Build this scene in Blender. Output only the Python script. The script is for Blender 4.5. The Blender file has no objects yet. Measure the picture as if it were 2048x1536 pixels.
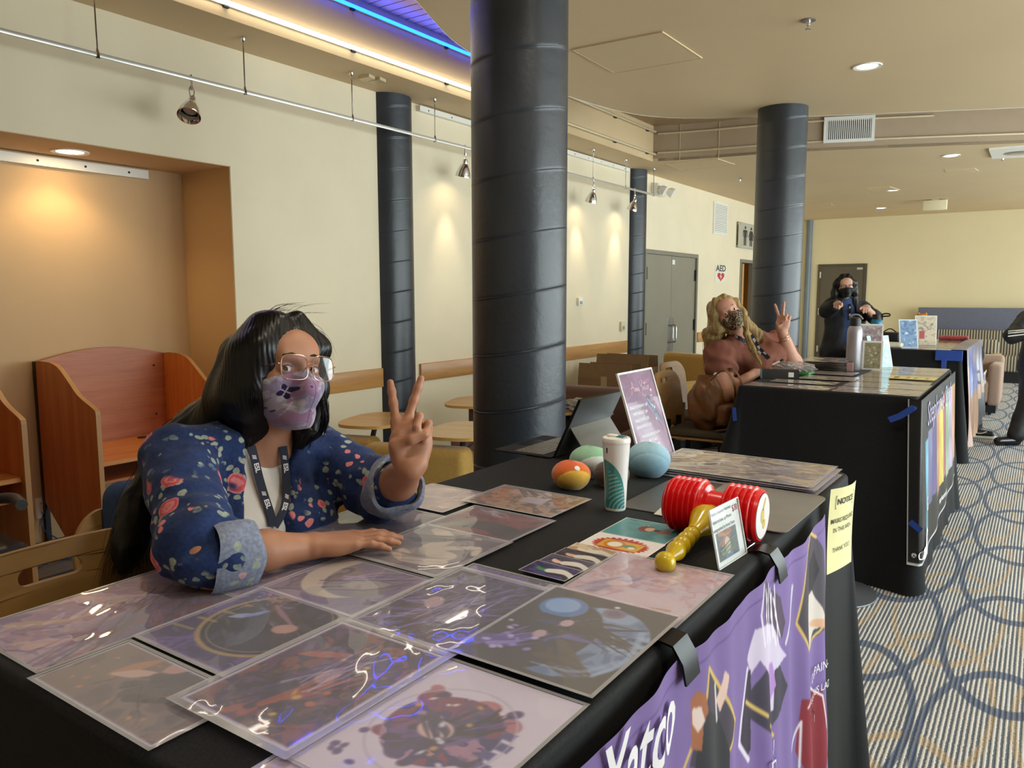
import bpy, bmesh, math, random
import numpy as np
from mathutils import Vector, Matrix
random.seed(7); RNG = np.random.default_rng(11)
PI = math.pi
SC = bpy.context.scene
COL = SC.collection
# ------------------------------------------------------------------ camera
CAM_H = 1.47; FPX = 1540.0
YAW, PIT, ROL = math.radians(34.507), math.radians(6.668), math.radians(-0.074)
_f = np.array([-math.sin(YAW)*math.cos(PIT), math.cos(YAW)*math.cos(PIT), -math.sin(PIT)])
_r0 = np.array([math.cos(YAW), math.sin(YAW), 0.0]); _u0 = np.cross(_r0, _f)
_r = _r0*math.cos(ROL)+_u0*math.sin(ROL); _u = -_r0*math.sin(ROL)+_u0*math.cos(ROL)
_C = np.array([0, 0, CAM_H])
cam_d = bpy.data.cameras.new('camera'); cam = bpy.data.objects.new('camera', cam_d); COL.objects.link(cam)
cam_d.sensor_width = 36.0; cam_d.lens = FPX/2048*36.0; cam_d.clip_start = 0.02; cam_d.clip_end = 200
_M = Matrix([[_r[0], _u[0], -_f[0], 0], [_r[1], _u[1], -_f[1], 0], [_r[2], _u[2], -_f[2], CAM_H], [0, 0, 0, 1]])
cam.matrix_world = _M
SC.camera = cam
# ------------------------------------------------------------------ exposure, world, sun
SC.view_settings.view_transform = 'Standard'; SC.view_settings.look = 'None'
SC.view_settings.gamma = 1.0; SC.view_settings.use_curve_mapping = False
SC.view_settings.exposure = 0.10
SC.cycles.max_bounces = 8; SC.cycles.diffuse_bounces = 5; SC.cycles.glossy_bounces = 4
SC.cycles.transparent_max_bounces = 16; SC.cycles.use_denoising = True
SC.cycles.sample_clamp_indirect = 6.0; SC.cycles.caustics_reflective = False; SC.cycles.caustics_refractive = False
SKY_STRENGTH = 11.0
W = bpy.data.worlds.new('sky'); SC.world = W; W.use_nodes = True
_n = W.node_tree.nodes; _bg = _n['Background']
_bg.inputs[0].default_value = (0.90, 0.95, 1.0, 1); _bg.inputs[1].default_value = SKY_STRENGTH
# room numbers (metres; camera stands at x=0, y=0)
T = 0.97                 # table top
WX = -4.013              # left wall
ZC = 2.898               # ceiling
YF = 15.96               # far wall
XR = 3.3                 # window wall
YB = -2.6                # wall behind the camera
FX = -3.605              # fascia of the ceiling recess
ZS = 3.27                # slatted recess ceiling
# ------------------------------------------------------------------ photo -> world
def ray(x, y): return (x-1024)/FPX*_r-(y-768)/FPX*_u+_f
def at(x, y, z=T): d = ray(x, y); return _C+d*((z-CAM_H)/d[2])
def atX(x, y, X): d = ray(x, y); return _C+d*(X/d[0])
def atY(x, y, Y): d = ray(x, y); return _C+d*(Y/d[1])
def D(x, y, d): return _C+ray(x, y)*d
def V(*a): return np.array(a, float)
def unit(v): v = np.asarray(v, float); return v/(np.linalg.norm(v)+1e-12)
def s2l(c):
    c = np.asarray(c, float)
    return np.where(c <= 0.04045, c/12.92, ((np.maximum(c, 0)+0.055)/1.055)**2.4)
def hexc(h): return np.array([int(h[i:i+2], 16) for i in (0, 2, 4)])/255.0
# ------------------------------------------------------------------ materials
MATS = {}
class NX:
    """tiny wrapper: python arithmetic on shader sockets"""
    nt = None
    def __init__(self, s): self.s = s
    @staticmethod
    def m(op, *a):
        n = NX.nt.nodes.new('ShaderNodeMath'); n.operation = op
        for i, v in enumerate(a):
            if isinstance(v, NX): NX.nt.links.new(v.s, n.inputs[i])
            else: n.inputs[i].default_value = float(v)
        return NX(n.outputs[0])
    def __add__(s, o): return NX.m('ADD', s, o)
    __radd__ = __add__
    def __sub__(s, o): return NX.m('SUBTRACT', s, o)
    def __rsub__(s, o): return NX.m('SUBTRACT', o, s)
    def __mul__(s, o): return NX.m('MULTIPLY', s, o)
    __rmul__ = __mul__
    def __truediv__(s, o): return NX.m('DIVIDE', s, o)
    def f(s, op, *a): return NX.m(op, s, *a)
def nmix(fac, a, b):
    n = NX.nt.nodes.new('ShaderNodeMix'); n.data_type = 'RGBA'
    for i, v in ((0, fac), (6, a), (7, b)):
        if isinstance(v, NX): NX.nt.links.new(v.s, n.inputs[i])
        elif i == 0: n.inputs[0].default_value = float(v)
        else: n.inputs[i].default_value = tuple(v)[:3]+(1,)
    return NX(n.outputs[2])
def nnoise(vec, scale, detail=2.0, rough=0.5, out=0):
    n = NX.nt.nodes.new('ShaderNodeTexNoise'); n.inputs['Scale'].default_value = scale
    n.inputs['Detail'].default_value = detail; n.inputs['Roughness'].default_value = rough
    if vec is not None: NX.nt.links.new(vec.s, n.inputs['Vector'])
    return NX(n.outputs[out])
def nvor(vec, scale, feat='F1', out='Distance', rnd=1.0):
    n = NX.nt.nodes.new('ShaderNodeTexVoronoi'); n.feature = feat; n.inputs['Scale'].default_value = scale
    n.inputs['Randomness'].default_value = rnd
    if vec is not None: NX.nt.links.new(vec.s, n.inputs['Vector'])
    return NX(n.outputs[out])
def ncoord(kind='Object'):
    return NX(NX.nt.nodes.new('ShaderNodeTexCoord').outputs[kind])
def nsep(v):
    n = NX.nt.nodes.new('ShaderNodeSeparateXYZ'); NX.nt.links.new(v.s, n.inputs[0]); return [NX(o) for o in n.outputs]
def ncomb(x, y, z):
    n = NX.nt.nodes.new('ShaderNodeCombineXYZ')
    for i, v in enumerate((x, y, z)):
        if isinstance(v, NX): NX.nt.links.new(v.s, n.inputs[i])
        else: n.inputs[i].default_value = v
    return NX(n.outputs[0])
def nmap(v, scale, rot=(0, 0, 0), loc=(0, 0, 0)):
    n = NX.nt.nodes.new('ShaderNodeMapping'); NX.nt.links.new(v.s, n.inputs[0])
    n.inputs['Scale'].default_value = scale; n.inputs['Rotation'].default_value = rot; n.inputs['Location'].default_value = loc
    return NX(n.outputs[0])
def nramp(v, stops):
    n = NX.nt.nodes.new('ShaderNodeValToRGB'); NX.nt.links.new(v.s, n.inputs[0]); e = n.color_ramp.elements
    while len(e) < len(stops): e.new(0.5)
    for i, (p, c) in enumerate(stops): e[i].position = p; e[i].color = tuple(c)[:3]+(1,)
    return NX(n.outputs[0])
def nstep(v, lo, hi):
    n = NX.nt.nodes.new('ShaderNodeMapRange'); n.interpolation_type = 'SMOOTHSTEP'; NX.nt.links.new(v.s, n.inputs[0])
    n.inputs[1].default_value = lo; n.inputs[2].default_value = hi; return NX(n.outputs[0])
def nattr(name, out=0):
    n = NX.nt.nodes.new('ShaderNodeAttribute'); n.attribute_name = name; return NX(n.outputs[out])
def new_mat(name):
    m = bpy.data.materials.new(name); m.use_nodes = True; NX.nt = m.node_tree; MATS[name] = m
    return m, m.node_tree.nodes['Principled BSDF']
def link(a, sock): NX.nt.links.new(a.s, sock)
def nbump(h, strength=0.3, dist=0.01):
    n = NX.nt.nodes.new('ShaderNodeBump'); n.inputs['Strength'].default_value = strength; n.inputs['Distance'].default_value = dist
    link(h, n.inputs['Height']); return NX(n.outputs[0])
def C(h): return tuple(s2l(hexc(h)))+(1,)
def mat(name, h, rough=0.6, metal=0.0, var=0.0, vscale=8.0, bump=0.0, bscale=60.0, bdist=0.004, spec=None, coat=0.0, sheen=0.0, sss=0.0, trans=0.0, alpha=1.0, stretch=(1, 1, 1), emit=0.0):
    if name in MATS: return MATS[name]
    m, p = new_mat(name); c = C(h)
    p.inputs['Base Color'].default_value = c; p.inputs['Roughness'].default_value = rough; p.inputs['Metallic'].default_value = metal
    if spec is not None: p.inputs['Specular IOR Level'].default_value = spec
    if coat: p.inputs['Coat Weight'].default_value = coat; p.inputs['Coat Roughness'].default_value = 0.1
    if sheen: p.inputs['Sheen Weight'].default_value = sheen; p.inputs['Sheen Roughness'].default_value = 0.4
    if sss: p.inputs['Subsurface Weight'].default_value = sss; p.inputs['Subsurface Radius'].default_value = (0.02, 0.008, 0.004); p.inputs['Subsurface Scale'].default_value = 0.3
    if trans: p.inputs['Transmission Weight'].default_value = trans
    if emit: p.inputs['Emission Color'].default_value = c; p.inputs['Emission Strength'].default_value = emit
    if var or bump:
        v = nmap(ncoord(), stretch)
        if var:
            n = nnoise(v, vscale, 4.0, 0.6)
            a = np.array(c[:3])*(1-var); b = np.minimum(np.array(c[:3])*(1+var), 1)
            link(nmix(nstep(n, 0.3, 0.7), a, b), p.inputs['Base Color'])
        if bump: link(nbump(nnoise(v, bscale, 3.0, 0.6), bump, bdist), p.inputs['Normal'])
    return m
def vmat(name, rough=0.5, spec=0.5, coat=0.0, sheen=0.0, bump=0.0, bscale=300.0, sss=0.0):
    """material that shows the mesh's colour attribute (flat print or dyed cloth)"""
    if name in MATS: return MATS[name]
    m, p = new_mat(name); link(nattr('Col'), p.inputs['Base Color'])
    p.inputs['Roughness'].default_value = rough; p.inputs['Specular IOR Level'].default_value = spec
    if coat: p.inputs['Coat Weight'].default_value = coat; p.inputs['Coat Roughness'].default_value = 0.05
    if sheen: p.inputs['Sheen Weight'].default_value = sheen
    if bump: link(nbump(nnoise(ncoord(), bscale, 2.0), bump, 0.002), p.inputs['Normal'])
    if sss: p.inputs['Subsurface Weight'].default_value = sss; p.inputs['Subsurface Radius'].default_value = (0.02, 0.008, 0.004); p.inputs['Subsurface Scale'].default_value = 0.2
    return m
def emit_mat(name, h, strength):
    m, p = new_mat(name); p.inputs['Base Color'].default_value = C(h); p.inputs['Emission Color'].default_value = C(h)
    p.inputs['Emission Strength'].default_value = strength; return m
def film_mat(name, rough=0.04, haze=0.04, tint='ffffff', refl=1.0, edge=0.0):
    """thin clear plastic: transparent, with mirror-like reflection growing at grazing angles"""
    m = bpy.data.materials.new(name); m.use_nodes = True; NX.nt = m.node_tree; MATS[name] = m
    nt = m.node_tree; nt.nodes.clear(); N = nt.nodes.new
    o = N('ShaderNodeOutputMaterial'); tr = N('ShaderNodeBsdfTransparent'); gl = N('ShaderNodeBsdfGlossy'); df = N('ShaderNodeBsdfDiffuse')
    tr.inputs[0].default_value = C(tint); gl.inputs['Roughness'].default_value = rough; df.inputs[0].default_value = (0.8, 0.8, 0.85, 1)
    lw = N('ShaderNodeLayerWeight'); lw.inputs[0].default_value = 0.5
    pw = N('ShaderNodeMath'); pw.operation = 'POWER'; pw.inputs[1].default_value = 5.0
    fr = N('ShaderNodeMath'); fr.operation = 'MULTIPLY_ADD'; fr.inputs[1].default_value = 0.92; fr.inputs[2].default_value = 0.045
    m1 = N('ShaderNodeMixShader'); m1.inputs[0].default_value = haze; m2 = N('ShaderNodeMixShader')
    mu = N('ShaderNodeMath'); mu.operation = 'MULTIPLY'; mu.inputs[1].default_value = refl; mu.use_clamp = True
    L = nt.links.new
    L(lw.outputs['Facing'], pw.inputs[0]); L(pw.outputs[0], fr.inputs[0]); L(tr.outputs[0], m1.inputs[1]); L(df.outputs[0], m1.inputs[2]); L(fr.outputs[0], mu.inputs[0]); L(mu.outputs[0], m2.inputs[0])
    L(m1.outputs[0], m2.inputs[1]); L(gl.outputs[0], m2.inputs[2]); L(m2.outputs[0], o.inputs[0])
    return m
def wood_mat(name, h1, h2, scale=1.0, axis='X', rough=0.4, coat=0.2, amount=1.0):
    if name in MATS: return MATS[name]
    m, p = new_mat(name)
    st = {'X': (0.6, 9, 9), 'Y': (9, 0.6, 9), 'Z': (9, 9, 0.6)}[axis]
    v = nmap(ncoord(), tuple(a*scale for a in st))
    n1 = nnoise(v, 2.2, 6.0, 0.62); n2 = nnoise(nmap(ncoord(), tuple(a*scale*4 for a in st)), 4.0, 3.0)
    f = nstep(n1*0.75+n2*0.25, 0.5-0.22*amount, 0.5+0.22*amount)
    link(nmix(f, C(h1), C(h2)), p.inputs['Base Color']); p.inputs['Roughness'].default_value = rough
    p.inputs['Coat Weight'].default_value = coat; p.inputs['Coat Roughness'].default_value = 0.25
    return m
# ------------------------------------------------------------------ mesh builder
class MB:
    def __init__(s): s.v = []; s.f = []; s.mi = []; s.n = 0; s.cur = 0; s.col = None
    def add(s, verts, faces):
        verts = np.asarray(verts, float).reshape(-1, 3); s.v.append(verts)
        s.f += [tuple(int(i)+s.n for i in q) for q in faces]; s.mi += [s.cur]*len(faces); s.n += len(verts); return s
    def box(s, x0, y0, z0, x1, y1, z1):
        x0, x1 = min(x0, x1), max(x0, x1); y0, y1 = min(y0, y1), max(y0, y1); z0, z1 = min(z0, z1), max(z0, z1)
        v = [(x0, y0, z0), (x1, y0, z0), (x1, y1, z0), (x0, y1, z0), (x0, y0, z1), (x1, y0, z1), (x1, y1, z1), (x0, y1, z1)]
        return s.add(v, [(0, 3, 2, 1), (4, 5, 6, 7), (0, 1, 5, 4), (1, 2, 6, 5), (2, 3, 7, 6), (3, 0, 4, 7)])
    def rbox(s, x0, y0, z0, x1, y1, z1, r=0.02, seg=3, M=None):
        bm = bmesh.new(); bmesh.ops.create_cube(bm, size=1.0)
        for q in bm.verts: q.co = Vector(((x0+x1)/2+q.co.x*abs(x1-x0), (y0+y1)/2+q.co.y*abs(y1-y0), (z0+z1)/2+q.co.z*abs(z1-z0)))
        bmesh.ops.bevel(bm, geom=bm.edges[:], offset=r, segments=seg, affect='EDGES', profile=0.5)
        return s.bm(bm, M)
    def bm(s, bm, M=None):
        bm.verts.index_update(); v = np.array([q.co[:] for q in bm.verts])
        if M is not None: v = v @ np.array(M)[:3, :3].T+np.array(M)[:3, 3]
        s.add(v, [[w.index for w in f.verts] for f in bm.faces]); bm.free(); return s
    def prism(s, poly, z0, z1, M=None):
        """polygon (x,y) list extruded z0..z1, optional 4x4 or callable placing"""
        n = len(poly); P = np.array(poly, float)
        v = np.vstack([np.c_[P, np.full(n, z0)], np.c_[P, np.full(n, z1)]])
        if callable(M): v = np.array([M(p) for p in v])
        elif M is not None: v = v @ np.array(M)[:3, :3].T+np.array(M)[:3, 3]
        return s.add(v, [tuple(range(n-1, -1, -1)), tuple(range(n, 2*n))]+[(i, (i+1) % n, n+(i+1) % n, n+i) for i in range(n)])
    def tube(s, pts, r, seg=10, cap=True, closed=False, flat=None):
        P = np.array(pts, float); n = len(P); r = np.broadcast_to(np.asarray(r, float), (n,))
        tan = np.gradient(P, axis=0) if not closed else np.roll(P, -1, 0)-np.roll(P, 1, 0)
        tan = tan/(np.linalg.norm(tan, axis=1, keepdims=True)+1e-12)
        a = np.array([0, 0, 1.0]) if abs(tan[0][2]) < 0.9 else np.array([1.0, 0, 0])
        u = np.cross(tan[0], a); u /= np.linalg.norm(u); V_ = []
        for i in range(n):
            u = u-tan[i]*(u@tan[i]); u /= np.linalg.norm(u)+1e-12; w = np.cross(tan[i], u)
            an = np.linspace(0, 2*PI, seg, endpoint=False)
            fu = 1.0 if flat is None else flat
            V_.append(P[i]+r[i]*(np.cos(an)[:, None]*u+fu*np.sin(an)[:, None]*w))
        F = []; m = n if closed else n-1
        for i in range(m):
            j = (i+1) % n
            for k in range(seg): F.append((i*seg+k, i*seg+(k+1) % seg, j*seg+(k+1) % seg, j*seg+k))
        if cap and not closed: F += [tuple(range(seg-1, -1, -1)), tuple((n-1)*seg+k for k in range(seg))]
        return s.add(np.vstack(V_), F)
    def lathe(s, prof, seg=32, M=None, cap=True):
        """profile [(r,z)] about z"""
        n = len(prof); an = np.linspace(0, 2*PI, seg, endpoint=False); v = []
        for r, z in prof: v.append(np.c_[r*np.cos(an), r*np.sin(an), np.full(seg, z)])
        v = np.vstack(v)
        if M is not None: v = v @ np.array(M)[:3, :3].T+np.array(M)[:3, 3]
        F = [(i*seg+k, i*seg+(k+1) % seg, (i+1)*seg+(k+1) % seg, (i+1)*seg+k) for i in range(n-1) for k in range(seg)]
        if cap: F += [tuple(range(seg-1, -1, -1)), tuple((n-1)*seg+k for k in range(seg))]
        return s.add(v, F)
    def grid(s, P):
        """P: (a,b,3) array of points"""
        a, b = P.shape[:2]; i, j = np.meshgrid(np.arange(a-1), np.arange(b-1), indexing='ij'); q = (i*b+j).ravel()
        return s.add(P.reshape(-1, 3), np.c_[q, q+b, q+b+1, q+1])
    def build(s, name, m, parent=None, world=False, smooth=35, col=None):
        v = np.vstack(s.v) if s.v else np.zeros((0, 3))
        me = bpy.data.meshes.new(name)
        me.from_pydata(v.tolist(), [], s.f); ml = m if isinstance(m, (list, tuple)) else [m]
        for q in ml: me.materials.append(q)
        if len(ml) > 1: me.polygons.foreach_set('material_index', s.mi)
        return finish(name, me, parent, world, smooth, col)
def fast_mesh(name, v, f, m, parent=None, world=False, smooth=180, col=None):
    """numpy verts/faces (all same size) -> object"""
    f = np.asarray(f, np.int32); k = f.shape[1]; me = bpy.data.meshes.new(name)
    me.vertices.add(len(v)); me.vertices.foreach_set('co', np.asarray(v, np.float32).ravel())
    me.loops.add(f.size); me.loops.foreach_set('vertex_index', f.ravel())
    me.polygons.add(len(f)); me.polygons.foreach_set('loop_start', np.arange(0, f.size, k, dtype=np.int32))
    me.update(calc_edges=True); me.materials.append(m)
    return finish(name, me, parent, world, smooth, col)
def finish(name, me, parent, world, smooth, col):
    if smooth:
        me.polygons.foreach_set('use_smooth', np.ones(len(me.polygons), bool))
        if smooth < 180: me.set_sharp_from_angle(angle=math.radians(smooth))
    if col is not None:
        a = me.color_attributes.new('Col', 'FLOAT_COLOR', 'POINT'); c = np.ones((len(me.vertices), 4), np.float32); c[:, :3] = col
        a.data.foreach_set('color', c.ravel())
    me.update()
    o = bpy.data.objects.new(name, me); COL.objects.link(o)
    if parent is not None:
        o.parent = parent
        if world: o.matrix_parent_inverse = wmat(parent).inverted()
    return o
def wmat(o):
    M = Matrix.LocRotScale(o.location, o.rotation_euler, o.scale)
    if o.parent: M = wmat(o.parent) @ o.matrix_parent_inverse @ M
    return M
def tag(o, label=None, cat=None, group=None, kind=None):
    if label: o['label'] = label
    if cat: o['category'] = cat
    if group: o['group'] = group
    if kind: o['kind'] = kind
    return o
def thing(name, label, cat, loc=(0, 0, 0), rz=0.0, group=None, kind=None):
    o = bpy.data.objects.new(name, None); COL.objects.link(o); o.location = tuple(float(a) for a in loc); o.rotation_euler = (0, 0, rz)
    o.empty_display_size = 0.05
    return tag(o, label, cat, group, kind)
def struct(o): o['kind'] = 'structure'; return o
def copy_tree(o, parent=None):
    c = o.copy(); COL.objects.link(c)
    if parent is not None: c.parent = parent
    for ch in [q for q in bpy.data.objects if q.parent == o]: copy_tree(ch, c)
    return c
def rotz(a): return Matrix.Rotation(a, 4, 'Z')
def frame(o, x, y, z):
    M = Matrix.Identity(4)
    for i in range(3): M[i][0], M[i][1], M[i][2], M[i][3] = float(x[i]), float(y[i]), float(z[i]), float(o[i])
    return M
def fr_dir(o, z, hint=(0, 0, 1)):
    """frame at o whose z axis points along z"""
    z = unit(z); h = np.array(hint, float)
    if abs(z@h) > 0.95: h = np.array([1.0, 0, 0])
    x = unit(np.cross(h, z)); y = np.cross(z, x); return frame(o, x, y, z)
def spline(pts, n=24):
    P = np.array(pts, float); t = np.linspace(0, len(P)-1, n); i = np.clip(t.astype(int), 0, len(P)-2); u = (t-i)[:, None]
    p0 = P[np.maximum(i-1, 0)]; p1 = P[i]; p2 = P[i+1]; p3 = P[np.minimum(i+2, len(P)-1)]
    return 0.5*((2*p1)+(-p0+p2)*u+(2*p0-5*p1+4*p2-p3)*u**2+(-p0+3*p1-3*p2+p3)*u**3)
# ------------------------------------------------------------------ flat writing
_TX = {}
def text2d(body, size=1.0, shear=0.0, align='CENTER', bold=0.0, space=1.0):
    k = (body, shear, align, bold, space)
    if k not in _TX:
        cu = bpy.data.curves.new('t', 'FONT'); cu.body = body; cu.size = 1.0; cu.shear = shear; cu.align_x = align; cu.align_y = 'CENTER'
        cu.offset = bold; cu.resolution_u = 3; cu.space_character = space; cu.fill_mode = 'FRONT'
        o = bpy.data.objects.new('t', cu); COL.objects.link(o); bpy.context.view_layer.update()
        me = o.evaluated_get(bpy.context.evaluated_depsgraph_get()).to_mesh()
        v = np.array([q.co[:2] for q in me.vertices]).reshape(-1, 2); f = [tuple(p.vertices) for p in me.polygons]
        _TX[k] = (v, f); bpy.data.objects.remove(o); bpy.data.curves.remove(cu)
    v, f = _TX[k]; return v*size, f
def put_text(mb, body, size, fn, x=0, y=0, sx=1.0, sub=0, **kw):
    """fn maps (x,y) arrays -> world points"""
    v, f = text2d(body, size, **kw)
    if sub and len(v):
        bm = bmesh.new(); vs = [bm.verts.new((a*sx, b, 0)) for a, b in v]
        for q in f:
            try: bm.faces.new([vs[i] for i in q])
            except ValueError: pass
        bmesh.ops.triangulate(bm, faces=bm.faces[:])
        for _ in range(6):
            e = [e for e in bm.edges if e.calc_length() > sub]
            if not e: break
            bmesh.ops.subdivide_edges(bm, edges=e, cuts=1); bmesh.ops.triangulate(bm, faces=[q for q in bm.faces if len(q.verts) > 3])
        bm.verts.index_update(); v = np.array([q.co[:2] for q in bm.verts]); f = [[w.index for w in q.verts] for q in bm.faces]; bm.free(); sx = 1.0
    if len(v): mb.add(fn(v[:, 0]*sx+x, v[:, 1]+y), f)
    return mb
def plane_fn(o, ex, ey, lift=0.0):
    o = np.array(o, float); ex = unit(ex); ey = unit(ey); n = np.cross(ex, ey)
    return lambda x, y: o+np.outer(x, ex)+np.outer(y, ey)+n*lift
def fan(mb, poly, fn):
    P = np.array(poly, float); mb.add(fn(P[:, 0], P[:, 1]), [tuple(range(len(P)))]); return mb
def stroke(mb, pts, w, fn):
    """flat ribbon along 2-D points"""
    P = np.array(pts, float); t = np.gradient(P, axis=0); t /= np.linalg.norm(t, axis=1, keepdims=True)+1e-9
    n = np.c_[-t[:, 1], t[:, 0]]*np.broadcast_to(np.asarray(w, float), (len(P),))[:, None]/2
    a = P+n; b = P-n; k = len(P)
    q = np.vstack([a, b]); mb.add(fn(q[:, 0], q[:, 1]), [(i, k+i, k+i+1, i+1) for i in range(k-1)]); return mb
def circ(cx, cy, rx, ry=None, n=24, a0=0, a1=2*PI):
    ry = rx if ry is None else ry; a = np.linspace(a0, a1, n, endpoint=(abs(a1-a0) < 6.2)); return np.c_[cx+rx*np.cos(a), cy+ry*np.sin(a)]
# ------------------------------------------------------------------ numpy noise / painting
def vnoise(x, y, seed=0):
    r = np.random.default_rng(seed).random((64, 64)); xi = np.floor(x).astype(int); yi = np.floor(y).astype(int); u = x-xi; v = y-yi
    u = u*u*(3-2*u); v = v*v*(3-2*v); g = lambda a, b: r[a % 64, b % 64]
    return (g(xi, yi)*(1-u)+g(xi+1, yi)*u)*(1-v)+(g(xi, yi+1)*(1-u)+g(xi+1, yi+1)*u)*v
def fbm(x, y, seed=0, o=4): return sum(vnoise(x*2**i+7*i, y*2**i+3*i, seed+i)*0.5**i for i in range(o))/(2-0.5**(o-1))
def n3(p, seed=0):
    r = np.random.default_rng(seed).random((32, 32, 32)).astype(np.float32); i = np.floor(p).astype(int); f = p-i; f = f*f*(3-2*f); i &= 31; j = (i+1) & 31
    a, b, c = f[:, 0], f[:, 1], f[:, 2]
    g = lambda X, Y, Z: r[X, Y, Z]
    x0 = g(i[:, 0], i[:, 1], i[:, 2])*(1-a)+g(j[:, 0], i[:, 1], i[:, 2])*a; x1 = g(i[:, 0], j[:, 1], i[:, 2])*(1-a)+g(j[:, 0], j[:, 1], i[:, 2])*a
    x2 = g(i[:, 0], i[:, 1], j[:, 2])*(1-a)+g(j[:, 0], i[:, 1], j[:, 2])*a; x3 = g(i[:, 0], j[:, 1], j[:, 2])*(1-a)+g(j[:, 0], j[:, 1], j[:, 2])*a
    return ((x0*(1-b)+x1*b)*(1-c)+(x2*(1-b)+x3*b)*c)-0.5
# ================================================================== ROOM
M_wall = mat('cream_paint', 'ecdfc2', 0.75, var=0.03, vscale=1.5, bump=0.12, bscale=140, bdist=0.002)
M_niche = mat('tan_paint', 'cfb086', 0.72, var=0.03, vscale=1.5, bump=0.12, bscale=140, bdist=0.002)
M_far = mat('pale_yellow_paint', 'e8dab2', 0.75, var=0.02, vscale=1.2)
M_ceil = mat('beige_ceiling_paint', 'd6be98', 0.62, var=0.03, vscale=0.8, bump=0.1, bscale=90, bdist=0.002)
M_fascia = mat('sand_fascia_paint', 'd8bd92', 0.6, var=0.02, vscale=1.0)
M_beam = mat('taupe_beam_paint', 'b09a80', 0.6, var=0.02)
M_col = None
M_white = mat('white_paint', 'f0eee6', 0.4)
M_alu = mat('brushed_aluminium', 'd8d8da', 0.3, 0.9)
M_chrome = mat('chrome', 'e0e0e2', 0.07, 1.0)
M_black = mat('black_plastic', '141416', 0.45)
M_dark = mat('dark_rubber', '1c1d20', 0.7)
M_grey_door = mat('warm_grey_door_paint', '8d8878', 0.5, var=0.03, vscale=2)
M_grey_frame = mat('warm_grey_frame_paint', '858072', 0.5)
M_brown_door = mat('dark_brown_door_paint', '62594a', 0.5, var=0.03, vscale=2)
M_steel = mat('steel', 'b9b9b6', 0.3, 1.0)
M_oak = wood_mat('oak_rail', 'ad763c', 'cc9856', 0.6, 'Y', 0.35, 0.25)
def carpet():
    m, p = new_mat('loop_carpet'); P = ncoord(); x, y, z = nsep(P)
    PX, PY = 0.49, 0.915
    def rings(cx, cy, a, b, w):
        """distance band of ellipse chains repeated every PX, PY"""
        out = None
        u = (x-cx)/PX; u = (u-u.f('ROUND'))*PX
        v0 = (y-cy)/PY
        fl = v0.f('FLOOR')
        for k in (0, 1):
            v = (v0-fl-float(k))*PY
            d = ((u/a)*(u/a)+(v/b)*(v/b)).f('SQRT')-1.0
            d = d.f('ABSOLUTE')
            s = 1.0-nstep(d, w*0.6, w)
            out = s if out is None else out.f('MAXIMUM', s)
        return out
    jx = nnoise(nmap(P, (1, 55, 1)), 1.0, 1.0)
    xs = x+(jx-0.5)*0.004
    st = ((xs/0.0165)*2*PI).f('SINE'); st = st*0.5+0.5
    bob = nnoise(nmap(P, (60, 120, 1)), 1.0, 2.0)
    lane = nnoise(nmap(P, (61, 3.0, 1)), 1.0, 1.0)
    base = nmix(nstep(st+(bob-0.5)*0.9+(lane-0.5)*0.7, 0.30, 0.62), C('565d66'), C('c9c7c3'))
    speck = nstep(nnoise(nmap(P, (61, 9.0, 1), loc=(3, 9, 0)), 1.0, 1.0), 0.69, 0.76)
    base = nmix(speck*0.75*nstep(bob, .35, .55), base, C('bda88a'))
    navy = rings(-0.52, 0.04, 0.232, 0.62, 0.068)
    tan = rings(-0.27, 0.315, 0.215, 0.60, 0.06)
    c = nmix(tan*nstep(bob, .3, .5)*0.55, base, C('b89a68'))
    c = nmix(navy*0.9, c, nmix(st, C('36445f'), C('55637c')))
    link(c, p.inputs['Base Color']); p.inputs['Roughness'].default_value = 0.95; p.inputs['Specular IOR Level'].default_value = 0.1
    p.inputs['Sheen Weight'].default_value = 0.15
    link(nbump(st*0.7+bob*0.6, 0.6, 0.006), p.inputs['Normal'])
    return m
M_carpet = carpet()
fl = MB().box(WX-0.8, YB-0.2, -0.1, XR+0.3, YF+0.2, 0).build('floor', M_carpet); struct(fl)
def wall_cells(ys, zs, holes, fn):
    """boxes over a y/z grid, minus holes [(y0,y1,z0,z1)]"""
    ys = sorted(set(ys+[h[0] for h in holes]+[h[1] for h in holes])); zs = sorted(set(zs+[h[2] for h in holes]+[h[3] for h in holes]))
    mb = MB()
    for a, b in zip(ys, ys[1:]):
        for c, d in zip(zs, zs[1:]):
            my, mz = (a+b)/2, (c+d)/2
            if any(h[0] < my < h[1] and h[2] < mz < h[3] for h in holes): continue
            mb.box(*fn(a, b, c, d))
    return mb
K = 0.773
NY1 = 2.902; NZ = 2.222; NB = -4.50; NY0 = -1.2
DD0, DD1, DDT = 8.652, 10.40, 2.01           # double door
RD0, RD1, RDT = 12.22, 13.10, 2.015          # washroom door
wl = wall_cells([YB-0.2, YF+0.2], [0, ZC+0.55], [(NY0, NY1, 0, NZ), (DD0, DD1, 0, DDT), (RD0, RD1, 0, RDT)], lambda a, b, c, d: (WX-0.14, a, c, WX, b, d))
struct(wl.build('wall_left', M_wall))
nm = MB()
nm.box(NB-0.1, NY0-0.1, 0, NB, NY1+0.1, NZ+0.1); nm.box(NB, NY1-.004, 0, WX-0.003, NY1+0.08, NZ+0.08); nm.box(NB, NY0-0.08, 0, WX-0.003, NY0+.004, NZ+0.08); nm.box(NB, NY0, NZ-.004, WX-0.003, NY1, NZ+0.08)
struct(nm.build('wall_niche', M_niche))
bs = MB(); bs.box(NB, NY0, 0, NB+0.012, NY1, 0.105); bs.box(NB, NY1-0.016, 0, WX, NY1-.004, 0.105); struct(bs.build('baseboard_niche', M_dark))
bl = MB()
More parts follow.
